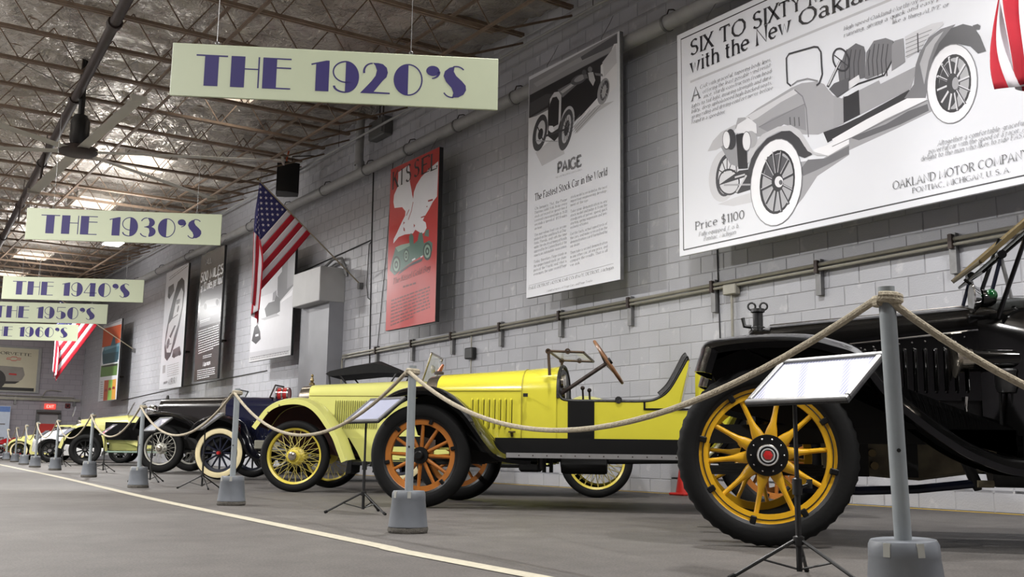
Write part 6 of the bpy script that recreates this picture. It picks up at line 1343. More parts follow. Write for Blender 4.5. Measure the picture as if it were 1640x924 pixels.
def artillery(parent, x, y, key, Ro, ro, ri, tw, nsp, rimmat, hub, face=-1, lugs=8, phase=0.0, tread=0, capcol=None, whitewall=None, flare=0, spokemat=None, steer=0.0):
    sm = spokemat or rimmat
    w = put(key+'rim', 'wheel', lambda: MB().lathe([(ri, -.022), (ri, .022), (ro, .028), (ro+.006, .034), (ro+.006, -.034), (ro, -.028), (ri, -.022)], 64, axis='y'), rimmat, parent, (0, 0 if face < 0 else 0, 0 if face < 0 else pi), (x, y, Ro))
    if steer: w.rotation_euler = (0, 0, w.rotation_euler[2]+R(steer))
    put(key+'tyre', 'tyre', lambda: tyre_geo(Ro, ro+.004, tw, 96 if tread else 64, tread), RUBBER, w)
    put(key+'band', 'rim_band', lambda: MB().lathe([(ro+.002, -.038), (ro+.022, -.05), (ro+.022, .05), (ro+.002, .038)], 64, axis='y'), SATIN, w)
    if whitewall: put(key+'ww', 'whitewall', lambda: MB().lathe([(ro+.012, -tw*.42), (ro+.02, -tw*.5), ((Ro+ro)/2, -tw*.535), (Ro-.028, -tw*.47), (Ro-.022, -tw*.40)], 64, axis='y'), whitewall, w)
    def spoke():
        if flare:
            g = pi*hub*.98/nsp
            prof = [(hub*.8, g), (hub, g), (hub+.03, g*.82), (hub+.065, g*.52), (hub+.11, g*.4), (ri+.005, g*.38)]
        else: prof = [(hub*.7, .016), (hub+.02, .017), (ri*.7, .0155), (ri+.004, .014)]
        rings = []
        for r, h in prof:
            d = min(h, .02)
            rings.append([(h*cos(2*pi*k/10), d*sin(2*pi*k/10)*1.1, r) for k in range(10)])
        return MB().loft(rings)
    for k in range(nsp): put(key+'sp', 'spoke', spoke, sm, w, (0, 2*pi*(k+phase)/nsp, 0))
    put(key+'hub', 'hub_flange', lambda: MB().lathe([(.001, -.04), (hub*.98, -.04), (hub, -.034), (hub, .04), (.001, .04)], 36, axis='y'), SATIN, w)
    cm = capcol or SATIN
    put(key+'cap', 'hub_cap', lambda: MB().lathe([(.001, -.095), (hub*.4, -.095), (hub*.52, -.085), (hub*.54, -.04)], 28, axis='y'), cm, w)
    for k in range(lugs):
        a = 2*pi*(k+.3)/lugs
        put(key+'lug', 'rim_lug', lambda: MB().bbox(-.016, .016, -.046, -.02, ro-.03, ro+.014, .005), SATIN, w, (0, a, 0))
    return w
def wire(parent, x, y, key, Ro, ro, tw, rimmat, spokemat, hubmat, face=-1, nsp=48, capr=.05, steer=0.0):
    w = put(key+'rim', 'wheel', lambda: MB().lathe([(ro-.022, -.03), (ro-.024, 0), (ro-.022, .03), (ro, .045), (ro+.004, .03), (ro-.01, 0), (ro+.004, -.03), (ro, -.045), (ro-.022, -.03)], 64, axis='y'), rimmat, parent, (0, 0, (0 if face < 0 else pi)+R(steer)), (x, y, Ro))
    put(key+'tyre', 'tyre', lambda: tyre_geo(Ro, ro-.008, tw), RUBBER, w)
    def sp(v):
        a = (.16 if v % 2 else -.16); d = -.075 if v < 2 else .03; r0 = .075 if v < 2 else .055
        return MB().tube([(r0*sin(a*4.5), d, r0*cos(a*4.5)), ((ro-.02)*sin(a*.4), -.005, (ro-.02)*cos(a*.4))], .0028, 5)
    for k in range(nsp): put(key+'s%d' % (k % 4), 'wire_spoke', lambda: sp(k % 4), spokemat, w, (0, 2*pi*k/nsp, 0))
    put(key+'hub', 'hub_drum', lambda: MB().lathe([(.001, -.1), (.045, -.1), (.055, -.09), (.062, -.075), (.08, -.07), (.08, -.055), (.05, -.05), (.05, .0), (.1, .03), (.1, .05), (.001, .05)], 28, axis='y'), hubmat, w)
    put(key+'cap', 'hub_cap', lambda: MB().lathe([(.001, -.125), (capr*.5, -.125), (capr*.9, -.115), (capr, -.1), (capr, -.085)], 24, axis='y'), NICKEL, w)
    return w
def pane(parent, A, B, Cc, Dd, fr, framemat, name='windshield'):
    "glass quad with a bar frame"
    A, B, Cc, Dd = map(Vector, (A, B, Cc, Dd)); m = MB()
    for p, q in ((A, B), (B, Cc), (Cc, Dd), (Dd, A)): m.tube([p, q], fr, 8)
    f = m.build(name, framemat, parent)
    n = (B-A).cross(Dd-A).normalized()*.003
    MB().add([A-n, B-n, Cc-n, Dd-n, A+n, B+n, Cc+n, Dd+n], [(0,1,2,3),(7,6,5,4),(0,4,5,1),(1,5,6,2),(2,6,7,3),(3,7,4,0)]).build('glass_pane', GLASS, f, smooth=0)
    return f
def louvres(parent, xs, z0, z1, yfun, m, w=.012, d=.016, tilt=0.0):
    hm = None
    for x in xs:
        y = yfun(x); b = MB(); n = 6; rings = []
        for z, s in ((z0, .1), (z0+.015, .9), (z1-.015, .9), (z1, .1)):
            rings.append([(x-w, y+.004, z), (x-w*.3, y-d*s*.6, z), (x+w*.5, y-d*s, z), (x+w*.62, y+.004, z)])
        b.loft(rings); b.build('louvre', m, parent)
        MB().box(x+w*.62, x+w*.62+w*.45, y-.003, y+.003, z0+.012, z1-.012).build('louvre_slot_shade', SATIN, parent, smooth=0)  # dark strip stands in for the shade inside the louvre opening

# ------------------------------------------------------------------ black touring car, front right
YEL = mat('ochre yellow spokes', srgb(206, 156, 22), .38, 0, .08, 12)
REDM = mat('red enamel', srgb(176, 34, 34), .3, 0, .05, 10, 0, .4)
GOLDL = mat('pinstripe black', gray(16), .4)
t = thing('vintage_car', 'black touring car with yellow spoked wheels at the right, cut by the frame', 'car', (4.184, 3.799, 0), R(-45))
bw = artillery(t, 0, 0, 'b', .47, .35, .305, .125, 10, YEL, .108, -1, 8, .33, .007, NICKEL, None, 1)
MB().lathe([(.33, -.0295), (.333, -.0305), (.336, -.0295)], 64, axis='y').build('pinstripe', GOLDL, bw)
MB().lathe([(.001, -.103), (.024, -.1), (.026, -.094)], 6, axis='y').build('hub_badge', REDM, bw)
MB().lathe([(.03, -.0965), (.03, -.099), (.052, -.097), (.054, -.088)], 28, axis='y').build('hub_ring', mat('white hub enamel', gray(190), .3), bw)
MB().lathe([(.036, -.0985), (.038, -.1), (.044, -.0995), (.046, -.0975)], 28, axis='y').build('hub_ring_groove', SATIN, bw)
bol = MB()
for k in range(10):
    a = 2*pi*k/10; MB().sphere((.085*cos(a), -.042, .085*sin(a)), .006, n=8, m=6).build('hub_bolt', CHROME, bw)
def second_wheel(w, x, y, face):
    c = copy_tree(w, w.parent); c.location = (x, y, w.location.z); c.rotation_euler = (0, 0, 0 if face < 0 else pi); return c
second_wheel(bw, 0, 1.42, 1); second_wheel(bw, 3.45, 0, -1); second_wheel(bw, 3.45, 1.42, 1)
BF = [(-.372, .915), (-.345, 1.0), (-.3, 1.08), (-.08, 1.115), (.2, 1.12), (.34, 1.095), (.52, 1.02), (.68, .81), (.94, .597), (1.12, .505), (1.25, .475), (1.5, .465)]
for y0, y1 in ((-.12, .3), (1.12, 1.54)):
    fender_geo(BF, y0, y1, .06, .035).build('front_fender', BLACK, t)
BR = [(2.55, .46), (2.75, .6), (2.95, .95), (3.2, 1.1), (3.5, 1.13), (3.8, 1.05), (4.0, .85)]
for y0, y1 in ((-.12, .3), (1.12, 1.54)): fender_geo(BR, y0, y1, .05, .03).build('rear_fender', BLACK, t)
for y in (.28, 1.12):
    poly = [(-.3, .98), (-.1, 1.06), (.2, 1.07), (.34, 1.04), (.5, .97), (.66, .78), (.94, .57), (1.3, .48), (1.3, .62), (.2, .62), (-.2, .72)]
    MB().prism(poly, y, y+.012).build('fender_apron', SATIN, t)
for y0, y1 in ((-.1, .36), (1.06, 1.52)): MB().bbox(1.4, 2.75, y0, y1, .43, .46, .008).build('running_board', SATIN, t)
for y in (.4, 1.0):
    MB().box(-.45, 3.9, y-.03, y+.03, .54, .64).build('frame_rail', CHASSIS, t)
    m = MB()
    for i in range(4): m.box(-.42+.06*i, .5-.06*i, y-.03, y+.03, .36+.016*i, .372+.016*i)
    m.build('leaf_spring', CHASSIS, t)
    MB().box(1.35, 2.75, y-.05+(0 if y < .7 else .0), y+.05, .46, .64).build('splash_apron', SATIN, t)
MB().tube([(0, .06, .43), (0, .3, .4), (0, 1.12, .4), (0, 1.36, .43)], .028, 8).build('front_axle', CHASSIS, t)
MB().tube([(3.45, .06, .47), (3.45, 1.36, .47)], .05, 10).build('rear_axle', CHASSIS, t)
# radiator, motometer, bonnet
m = MB().loft([arch(-.06, .71, .3, 1.2, .95, .55), arch(-.04, .71, .32, 1.222, .96, .53), arch(.06, .71, .32, 1.225, .96, .53)]); m.build('radiator_shell', BLACK, t)
m = MB().lathe([(.001, 1.345), (.04, 1.345), (.042, 1.325), (.03, 1.318), (.03, 1.24), (.042, 1.232), (.042, 1.22), (.001, 1.22)], 20, (0, .71, 0)); mm = m.build('motometer', BLACKP, t)
for s in (-1, 1): MB().lathe([(.022, -.004), (.028, 0), (.022, .004), (.016, 0), (.022, -.004)], 14, (.035*s, .71, 1.36), 'y').build('cap_wing', BLACKP, mm)
MB().tube([(-.04, .71, 1.235), (-.08, .71, 1.24), (-.09, .71, 1.29)], .012, 8).build('filler_lever', BLACKP, mm)
def hz(x): return 1.235+(x-.05)*.093
def hh_(x): return 1.12+(x-.05)*.105
def hw_(x): return .27+(x-.05)*.055
m = MB().loft([arch(x, .71, hw_(x), hz(x), hh_(x)-.05, .78) for x in (.06, .35, .65, .9, 1.165)]); bn = m.build('bonnet', BLACK, t)
for y in (-1, 1): MB().tube([(x, .71+y*(hw_(x)+.002), hh_(x)-.07) for x in (.07, .6, 1.165)], .006, 6).build('bonnet_hinge', CHROME, bn)
for i in range(15):
    x = .14+i*.068; MB().sphere((x, .71-hw_(x)-.004, hh_(x)-.1), .006, n=8, m=5).build('rivet', CHROME, bn)
MB().tube([(.07, .71, hz(.07)+.004), (1.165, .71, hz(1.165)+.004)], .008, 6).build('bonnet_centre_hinge', CHROME, bn)
louvres(bn, [.3+.053*i for i in range(16)], .82, 1.075, lambda x: .71-hw_(x), BLACK, .013, .022)
for i in range(16): MB().sphere((.304+.053*i, .71-hw_(.3+.053*i)-.012, 1.062), .007, n=8, m=5).build('louvre_glint_bead', CHROME, bn)  # chrome beads added to give each louvre top a glint
m = MB().box(.2, 1.3, .40, .43, .62, .8); m.build('engine_apron', SATIN, t)
# cowl and body
m = MB().loft([arch(1.165, .71, .33, 1.34, 1.17, .62), arch(1.27, .71, .38, 1.37, 1.13, .6), arch(1.38, .71, .5, 1.39, 1.04, .58), arch(1.5, .71, .56, 1.39, 1.0, .56)]); m.build('cowl', BLACK, t)
m = MB().loft([arch(1.5, .71, .58, 1.16, 1.0, .56, e=6), arch(2.1, .71, .64, 1.16, 1.0, .56, e=6), arch(3.2, .71, .66, 1.2, 1.05, .58, e=6), arch(3.9, .71, .6, 1.16, 1.0, .62, e=5)]); bd = m.build('body_tub', BLACK, t)
for x in (2.15, 3.2): MB().bbox(x, x+.22, .2, 1.22, 1.05, 1.42, .06).build('seat_back', mat('black leather', gray(22), .45, 0, .2, 14, .3), t)
# windscreen and stays
WS = [(1.2, .38, 1.55), (1.74, .38, 2.02), (1.74, 1.04, 2.02), (1.2, 1.04, 1.55)]
ws = pane(t, *WS, .013, BRASS)
for y in (.36, 1.06):
    MB().bar((1.195, y, 1.547), (1.78, y, 2.055), .02, .026).build('screen_side_rail', BRASS, ws)
    MB().tube([(1.22, y, 1.3), (1.3, y, 1.57)], .011, 8).build('screen_stanchion', mat('blue black steel', srgb(20, 24, 40), .3, .4, .1, 10), ws)
    MB().tube([(1.34, y, 1.34), (1.3, y, 1.57)], .011, 8).build('screen_stanchion', STEEL, ws)
    MB().tube([(1.25, y-.05, 1.22), (1.47, y-.05, 1.80)], .013, 8).build('screen_stay', BLACK, ws)
    MB().lathe([(.001, -.03), (.024, -.03), (.024, .03), (.001, .03)], 14, (1.3, y, 1.58), 'y').build('wing_nut', BLACK, ws)
pane(t, (1.22, .42, 1.5), (1.68, .42, 1.9), (1.68, 1.0, 1.9), (1.22, 1.0, 1.5), .009, BLACK, 'lower_screen')
MB().tube([(1.11, .38, 1.45), (1.18, .33, 1.37), (1.2, .33, 1.32)], .009, 6).build('lamp_arm', BLACK, t)
lm = MB().lathe([(.001, .045), (.04, .045), (.05, .03), (.078, .0), (.084, -.008), (.078, -.014), (.001, -.012)], 28, (1.14, .33, 1.335), 'x').build('spot_lamp', CHROME, t)
MB().lathe([(.001, .11), (.03, .11), (.045, .09), (.05, .04)], 20, (1.14, .33, 1.335), 'x').build('lamp_back', BLACK, lm)
MB().sphere((1.225, .31, 1.35), .034, n=16, m=10).build('green_jewel', mat('green glass', srgb(6, 66, 28), .1, 0, .05, 5, 0, .6), lm)
# horn, canister, small fittings on the splash board
hn = MB().lathe([(.001, .03), (.02, .03), (.03, .02), (.06, .008), (.1, -.004), (.104, .0), (.07, .018), (.055, .03), (.055, .085), (.001, .085)], 32, (1.02, .3, 1.0), 'x').build('bulb_horn', NICKEL, t)
MB().lathe([(.05, .085), (.052, .09), (.046, .36), (.001, .37)], 24, (1.02, .3, 1.0), 'x').build('horn_body', BLACK, hn)
MB().tube([(1.25, .3, .97), (1.25, .38, .92), (1.25, .42, .87)], .012, 8).build('horn_bracket', BLACK, hn)
m = MB().lathe([(.001, .945), (.056, .945), (.06, .935), (.054, .92), (.054, .85), (.043, .82), (.001, .82)], 22, (1.27, .3, 0)); cn = m.build('fuel_canister', mat('tarnished nickel', gray(70), .35, .7, .1, 12), t)
for x in (1.24, 1.3): MB().tube([(x, .3, .82), (x, .32, .64)], .008, 6).build('canister_leg', SATIN, cn)
MB().tube([(1.07, .36, .64), (1.07, .34, .74), (1.075, .33, .8)], .009, 8).build('step_lever', CHROME, t)
MB().lathe([(.001, .66), (.024, .66), (.024, .644), (.001, .644)], 6, (1.07, .36, 0)).build('lever_base', BRASS, t)
MB().tube([(.75, .36, .67), (1.25, .36, .66)], .007, 6).build('control_rod', CHROME, t)
# underneath
DIRTY = mat('oily alloy', srgb(112, 104, 84), .65, .1, .35, 9)
m = MB().loft([[(x, .52, zt), (x, .9, zt), (x, .88, zb+.02), (x, .82, zb), (x, .6, zb), (x, .54, zb+.02)] for x, zt, zb in ((.36, .56, .40), (.58, .56, .36), (.86, .55, .34), (1.26, .53, .40))]); m.build('engine_sump', DIRTY, t)
for x, z in ((.6, .49), (.61, .42)): MB().tube([(x, .5, z), (x, .53, z)], .022, 10).build('sump_plug', BRASS, t)
MB().tube([(.2, .34, .29), (.5, .34, .285), (.8, .34, .3), (1.09, .34, .335)], .024, 10).build('drag_link', mat('blue black steel', srgb(20, 24, 40)), t)
MB().tube([(1.03, .36, .62), (1.05, .35, .48), (1.1, .34, .34), (1.11, .34, .3)], [.034, .03, .03, .02], 10).build('drop_arm', SATIN, t)
MB().tube([(1.1, .3, .335), (1.18, .3, .335)], .02, 10).build('link_end', DIRTY, t)
m = MB().lathe([(.001, 1.24), (.085, 1.24), (.1, 1.27), (.1, 2.2), (.085, 2.23), (.001, 2.23)], 20, (0, .62, .41), 'x'); m.build('silencer', mat('grey silencer', gray(58), .6, .2, .2, 8), t)
for x in (.48, .74): MB().box(x, x+.09, .44, .52, .36, .56).build('engine_bracket', CHASSIS, t)

# ------------------------------------------------------------------ bright yellow speedster
LEM = mat('bright yellow enamel', srgb(204, 195, 60), .22, 0, .03, 5, 0, .5)
ORG = mat('orange spokes', srgb(166, 100, 34), .42, 0, .08, 12)
LEATH = mat('black leather', gray(22))
t = thing('vintage_car', 'bright yellow open speedster with orange spoked wheels and black door panel', 'car', (4.26, 7.672, 0), R(-44))
sw = artillery(t, 0, 0, 's', .43, .298, .255, .12, 12, ORG, .07, -1, 6, .1, 0, SATIN)
second_wheel(sw, 0, 1.42, 1); second_wheel(sw, 2.9, 0, -1); second_wheel(sw, 2.9, 1.42, 1)
SF = [(-.46, .80), (-.3, .94), (-.143, 1.0), (.07, 1.01), (.223, .958), (.354, .864), (.436, .787), (.518, .679), (.615, .552), (.69, .482), (.8, .455), (.95, .447)]
for y0, y1 in ((-.11, .27), (1.15, 1.53)):
    fender_geo(SF, y0, y1, .05, .03).build('front_fender', BLACK, t)
    fender_geo([(2.3, .45), (2.45, .6), (2.6, .85), (2.85, .97), (3.1, .96), (3.3, .85), (3.42, .66)], y0, y1, .05, .03).build('rear_fender', BLACK, t)
for y in (.25, 1.15): MB().prism([(-.2, .9), (.0, .95), (.22, .9), (.43, .74), (.6, .55), (.7, .5), (.7, .42), (.3, .5), (-.1, .6)], y, y+.01).build('fender_apron', SATIN, t)
rbs = []
for y0, y1, ye in ((-.1, .3, -.1), (1.12, 1.52, 1.52)):
    rb = MB().bbox(.74, 2.35, y0, y1, .43, .46, .006).build('running_board', SATIN, t); rbs.append(rb)
    MB().box(.745, 2.35, ye-.006, ye+.006, .422, .462).build('alloy_edge_strip', mat('alloy strip', gray(190), .3, .8, .04, 20), rb, smooth=0)
for i in range(13): MB().sphere((.85+i*.115, -.107, .442), .006, n=6, m=4).build('strip_screw', DARKSTEEL, rbs[0])
MB().prism([(.6, .585), (2.35, .585), (2.35, .46), (.7, .46), (.62, .53)], .13, .15).build('splash_apron', SATIN, t)
MB().prism([(.6, .585), (2.35, .585), (2.35, .46), (.7, .46), (.62, .53)], 1.27, 1.29).build('splash_apron', SATIN, t)
for y in (.42, 1.0):
    MB().box(-.4, 3.4, y-.025, y+.025, .5, .59).build('frame_rail', CHASSIS, t)
    m = MB()
    for i in range(4): m.box(-.42+.06*i, .46-.06*i, y-.025, y+.025, .36+.014*i, .37+.014*i)
    m.build('leaf_spring', CHASSIS, t)
MB().tube([(0, .06, .4), (0, .3, .37), (0, 1.12, .37), (0, 1.36, .4)], .025, 8).build('front_axle', CHASSIS, t)
MB().tube([(2.9, .06, .43), (2.9, 1.36, .43)], .045, 10).build('rear_axle', CHASSIS, t)
m = MB().loft([arch(-.1, .71, .29, 1.10, .92, .5), arch(-.08, .71, .33, 1.135, .93, .48), arch(-.02, .71, .34, 1.145, .94, .48), arch(.03, .71, .345, 1.15, .95, .48)]); rd = m.build('radiator_shell', NICKEL, t)
MB().loft([arch(-.105, .71, .24, 1.04, .9, .54), arch(-.095, .71, .24, 1.04, .9, .54)]).build('radiator_core', DARKSTEEL, rd)
MB().lathe([(.001, 1.16), (.045, 1.16), (.045, 1.18), (.02, 1.19), (.001, 1.19)], 18, (-.04, .71, 0)).build('radiator_cap', DARKSTEEL, rd)
MB().tube([(-.04, .71, 1.18), (-.0, .70, 1.25)], [.022, .012], 8).build('cap_lever', mat('copper', srgb(150, 92, 70), .35, .6), rd)
def sz(x): return 1.15+x*.062
def shw(x): return .345+x*.075
m = MB().loft([arch(x, .71, shw(x), sz(x), .99, .575, e=2.2) for x in (.03, .2, .4, .6, .795)]); bn = m.build('bonnet', LEM, t)
louvres(bn, [.355+.05*i for i in range(8)], .66, .925, lambda x: .71-shw(x), LEM, .011, .02)
MB().tube([(x, .71-shw(x)-.001, .99) for x in (.04, .4, .79)], .004, 6).build('bonnet_hinge', mat('yellow shade line', srgb(150, 140, 30), .4), bn)
MB().loft([arch(.795, .71, shw(.795)+.006, sz(.795)+.006, .99, .575, e=2.2), arch(.805, .71, shw(.8)+.006, sz(.8)+.006, .99, .575, e=2.2)]).build('bonnet_band', mat('yellow shade line', srgb(150, 140, 30), .4), bn)
lt = MB().tube([(.72, .71-shw(.72)-.01, .6), (.72, .71-shw(.72)-.03, .64)], .012, 8).box(.69, .75, .71-shw(.72)-.03, .71-shw(.72)-.012, .63, .645).build('bonnet_latch', BRASS, bn)
m = MB().loft([arch(x, .71, w, z, .99, .575, e=2.2) for x, w, z in ((.805, .406, 1.2), (.95, .412, 1.215), (1.08, .415, 1.228), (1.11, .415, 1.225))]); cw = m.build('cowl', LEM, t)
MB().loft([arch(1.112, .71, .39, 1.2, .99, .62, e=2.2), arch(1.118, .71, .39, 1.2, .99, .62, e=2.2)]).build('dashboard', SATIN, cw)
m = MB().tube([(p[0]+.004, p[1], p[2]) for p in arch(1.11, .71, .418, 1.23, .99, .93, 20, e=2.2)], .014, 8); m.build('scuttle_roll', LEATH, cw)
for y, z in ((.5, 1.08), (.62, 1.1), (.62, .98)): MB().lathe([(.001, .02), (.05, .02), (.055, .0), (.001, .0)], 20, (1.12, y, z), 'x').build('gauge', NICKEL, cw)
MB().tube([(.84, .285, .95), (.84, .25, .95)], .008, 6).box(.82, .86, .245, .258, .935, .965).build('cowl_handle', BLACKP, cw)
# body sides, black panel, seat shell
SB = [(1.1, .575), (1.1, 1.0), (1.125, .945), (1.16, .915), (1.2, .904), (1.85, .902), (1.85, .838), (2.66, .82), (2.66, .575)]
SS = [(1.85, .902), (1.972, .933), (2.056, 1.0), (2.14, 1.137), (2.209, 1.26), (2.215, 1.19), (2.122, .842), (1.85, .842)]
for y0, y1 in ((.295, .315), (1.105, 1.125)):
    MB().prism(SB, y0, y1).build('body_side', LEM, t)
    ss = MB().prism(SS, y0, y1).build('seat_shell_side', LEM, t)
    m = MB().tube(smoothpath([(1.11, (y0+y1)/2, 1.02), (1.128, (y0+y1)/2, .945), (1.2, (y0+y1)/2, .908), (1.5, (y0+y1)/2, .905), (1.85, (y0+y1)/2, .905), (1.972, (y0+y1)/2, .937), (2.056, (y0+y1)/2, 1.004), (2.14, (y0+y1)/2, 1.14), (2.209, (y0+y1)/2, 1.265)], 4), .014, 8); m.build('cockpit_roll', LEATH, t)
MB().prism([(1.2, .577), (1.426, .577), (1.426, .905), (1.2, .905)], .288, .3).build('door_panel', SATIN, t)
MB().box(1.84, 1.856, .287, .3, .84, .9).box(1.84, 2.3, .287, .3, .832, .846).build('body_moulding', SATIN, t)
MB().lathe([(.001, -.02), (.03, -.02), (.03, .02), (.001, .02)], 10, (1.63, .305, .915), 'y').build('roll_fastener', LEATH, t)
MB().box(1.1, 2.66, .315, 1.105, .56, .6).build('floor_pan', CHASSIS, t)
m = MB().prism([(2.2, 1.25), (2.225, 1.25), (2.14, .84), (2.1, .84)], .3, 1.12); m.build('seat_shell_back', LEM, t)
m = MB(); rings = []
for y in lin(.325, 1.095, 13):
    b_ = .02*abs(sin((y-.325)*pi/.385*3)); 
    rings.append([(1.99-b_, y, .78), (2.05-b_, y, .95), (2.13-b_, y, 1.12), (2.175-b_*.6, y, 1.24), (2.2, y, 1.275), (2.215, y, 1.24), (2.16, y, 1.08), (2.1, y, .84), (2.05, y, .78)])
m.loft(rings); m.build('seat_back', LEATH, t)
MB().bbox(1.55, 2.02, .33, 1.09, .7, .82, .04).build('seat_cushion', LEATH, t)
m = MB().tube([(2.2, .32, 1.27), (2.2, 1.1, 1.27)], .022, 8); m.build('seat_roll', LEATH, t)
for y in (.33, 1.09): MB().tube(smoothpath([(1.98, y, .95), (2.06, y, 1.03), (2.13, y, 1.15), (2.19, y, 1.265), (2.21, y, 1.285)], 4), .04, 8).build('seat_edge_roll', LEATH, t)
MB().bbox(2.27, 2.66, .36, 1.06, .82, 1.17, .03).build('rear_tank', LEM, t)
MB().lathe([(.001, 1.2), (.04, 1.2), (.04, 1.165)], 14, (2.45, .71, 0)).build('tank_cap', BRASS, t)
# steering, levers
col0, col1 = Vector((1.118, .47, .975)), Vector((1.53, .47, 1.25))
sc_ = MB().tube([col0, col1], .018, 10).build('steering_column', DARKSTEEL, t)
ax = (col1-col0).normalized(); u_ = Vector((0, 1, 0)); v_ = ax.cross(u_)
m = MB().tube([col1+(u_*cos(2*pi*k/40)+v_*sin(2*pi*k/40))*.215 for k in range(41)], .014, 8, False); m.build('steering_wheel', mat('varnished wood rim', srgb(118, 82, 54), .3, 0, .15, 14), sc_)
m = MB()
for k in range(4): m.tube([col1-ax*.03, col1+(u_*cos(pi/4+pi*k/2)+v_*sin(pi/4+pi*k/2))*.21], .008, 6)
m.build('wheel_spokes', DARKSTEEL, sc_)
MB().lathe([(.001, -.02), (.03, -.02), (.03, .03), (.001, .03)], 14).xf(Matrix.Translation(col1) @ ax.to_track_quat('Z', 'Y').to_matrix().to_4x4()).build('wheel_hub', BLACKP, sc_)
for x, z in ((1.3, 1.04), (1.36, 1.02)): MB().tube([(x, .75, .6), (x-.02, .72, z)], .01, 6).sphere((x-.02, .72, z), .02, n=10, m=6).build('gear_lever', DARKSTEEL, t)
# folded flat windscreen
ws = pane(t, (1.033, .26, 1.328), (1.334, .26, 1.316), (1.334, 1.17, 1.316), (1.033, 1.17, 1.328), .011, mat('bronzed brass', srgb(78, 62, 48), .4, .5), 'windscreen')
for y in (.26, 1.17):
    MB().tube([(1.046, y, 1.12), (1.033, y, 1.328)], .013, 8).build('screen_post', mat('bronzed brass', gray(60)), ws)
    for x in (1.033, 1.2): MB().lathe([(.012, -.016), (.024, -.016), (.024, .016), (.012, .016), (.012, -.016)], 16, (x, y, 1.325), 'y').build('screen_knuckle', mat('bronzed brass', gray(60)), ws)
# underneath
MB().bbox(.77, .95, .35, .6, .3, .46, .02).build('under_box', CHASSIS, t)
MB().lathe([(.001, 1.13), (.065, 1.13), (.072, 1.15), (.072, 1.5), (.065, 1.52), (.001, 1.52)], 20, (0, .45, .36), 'x').build('silencer', CHASSIS, t)
MB().tube([(1.52, .5, .4), (2.4, .5, .42)], .025, 8).build('exhaust_pipe', CHASSIS, t)
MB().tube([(.9, .71, .42), (2.9, .71, .43)], .035, 8).build('drive_shaft', CHASSIS, t)
MB().loft([[(x, .55, .6), (x, .87, .6), (x, .82, zb), (x, .6, zb)] for x, zb in ((.1, .42), (.35, .36), (.7, .4))]).build('engine_sump', CHASSIS, t)
for x in (1.0, 1.06): MB().tube([(x, .3, .48), (x, .3, .3)], .018, 6).build('bracket', CHASSIS, t)

# ------------------------------------------------------------------ pale yellow roadster with wire wheels
PALE = mat('pale lemon enamel', srgb(208, 207, 122), .25, 0, .03, 5, 0, .4)
YW = mat('yellow wire wheel', srgb(202, 184, 70), .35, 0, .06, 12)
MAROON = mat('maroon underside', srgb(58, 22, 20), .6, 0, .15, 9)
SPK = mat('yellow wire spokes', srgb(192, 178, 96), .4, .2, .06, 12)
t = thing('vintage_car', 'pale yellow roadster with yellow wire wheels behind the speedster', 'car', (4.457, 10.871, 0), R(-40))
tw_ = wire(t, 0, 0, 't', .39, .305, .12, YW, SPK, YW)
second_wheel(tw_, 0, 1.4, 1); second_wheel(tw_, 3.31, 0, -1); second_wheel(tw_, 3.31, 1.4, 1)
TF = [(-.49, .72), (-.44, .79), (-.338, .923), (-.213, 1.0), (-.064, 1.033), (.085, 1.03), (.216, .983), (.326, .894), (.423, .772), (.52, .63), (.582, .488), (.636, .36)]
for y0, y1 in ((-.13, .3), (1.1, 1.53)):
    f_ = fender_geo(TF, y0, y1, .03, .055).build('front_fender', PALE, t)
    fender_geo(TF, y0+.012, y1-.012, .03, .035, .008, 5, 8, .014).build('fender_liner', MAROON, f_)
    for i in (2, 3): MB().sphere((TF[i][0]+.05, y0-.006, TF[i][1]-.06), .009, n=8, m=5).build('fender_bolt', CHROME, f_)
    rf_ = fender_geo([(2.72, .36), (2.78, .55), (2.86, .8), (2.97, .98), (3.1, 1.07), (3.27, 1.075), (3.44, 1.02), (3.6, .9), (3.75, .7), (3.82, .55)], y0, y1, .03, .05).build('rear_fender', PALE, t)
    MB().prism([(.62, .34), (.67, .36), (.66, .22), (.6, .2)], y0+.02, y1-.02).build('mud_flap', RUBBER, t)
for y in (.3, 1.1):
    MB().prism([(-.4, .78), (-.2, .94), (.0, .98), (.2, .93), (.4, .74), (.55, .5), (.55, .36), (-.35, .55)], y, y+.01).build('wheel_arch', MAROON, t)
for y0 in (-.1, 1.12): MB().bbox(.66, 2.75, y0, y0+.38, .3, .34, .008).build('running_board', SATIN, t)
for y in (.38, 1.02): MB().prism([(.5, .60), (2.85, .60), (2.85, .335), (.66, .335), (.6, .45)], y-.012, y+.012).build('sill_panel', PALE, t)
m = MB().loft([arch(-.15, .7, .24, 1.15, 1.0, .5), arch(-.12, .7, .28, 1.2, 1.02, .48), arch(0, .7, .29, 1.21, 1.03, .48)]); rd = m.build('radiator_shell', NICKEL, t)
MB().loft([arch(-.155, .7, .2, 1.08, .98, .55), arch(-.148, .7, .2, 1.08, .98, .55)]).build('radiator_core', DARKSTEEL, rd)
m = MB().lathe([(.001, 1.345), (.012, 1.34), (.018, 1.325), (.01, 1.31), (.016, 1.295), (.024, 1.27), (.014, 1.25), (.034, 1.235), (.036, 1.215), (.001, 1.21)], 16, (-.06, .7, 0)); m.build('mascot', BRASS, rd)
def tz(x): return 1.212+x*.05
def thw(x): return .29+x*.055
m = MB().loft([arch(x, .7, thw(x), tz(x), 1.09, .6, e=2.6) for x in (0, .3, .6, .9, 1.2)]); bn = m.build('bonnet', PALE, t)
louvres(bn, [.32+.0255*i for i in range(20)], .70, 1.03, lambda x: .7-thw(x), PALE, .0085, .02)
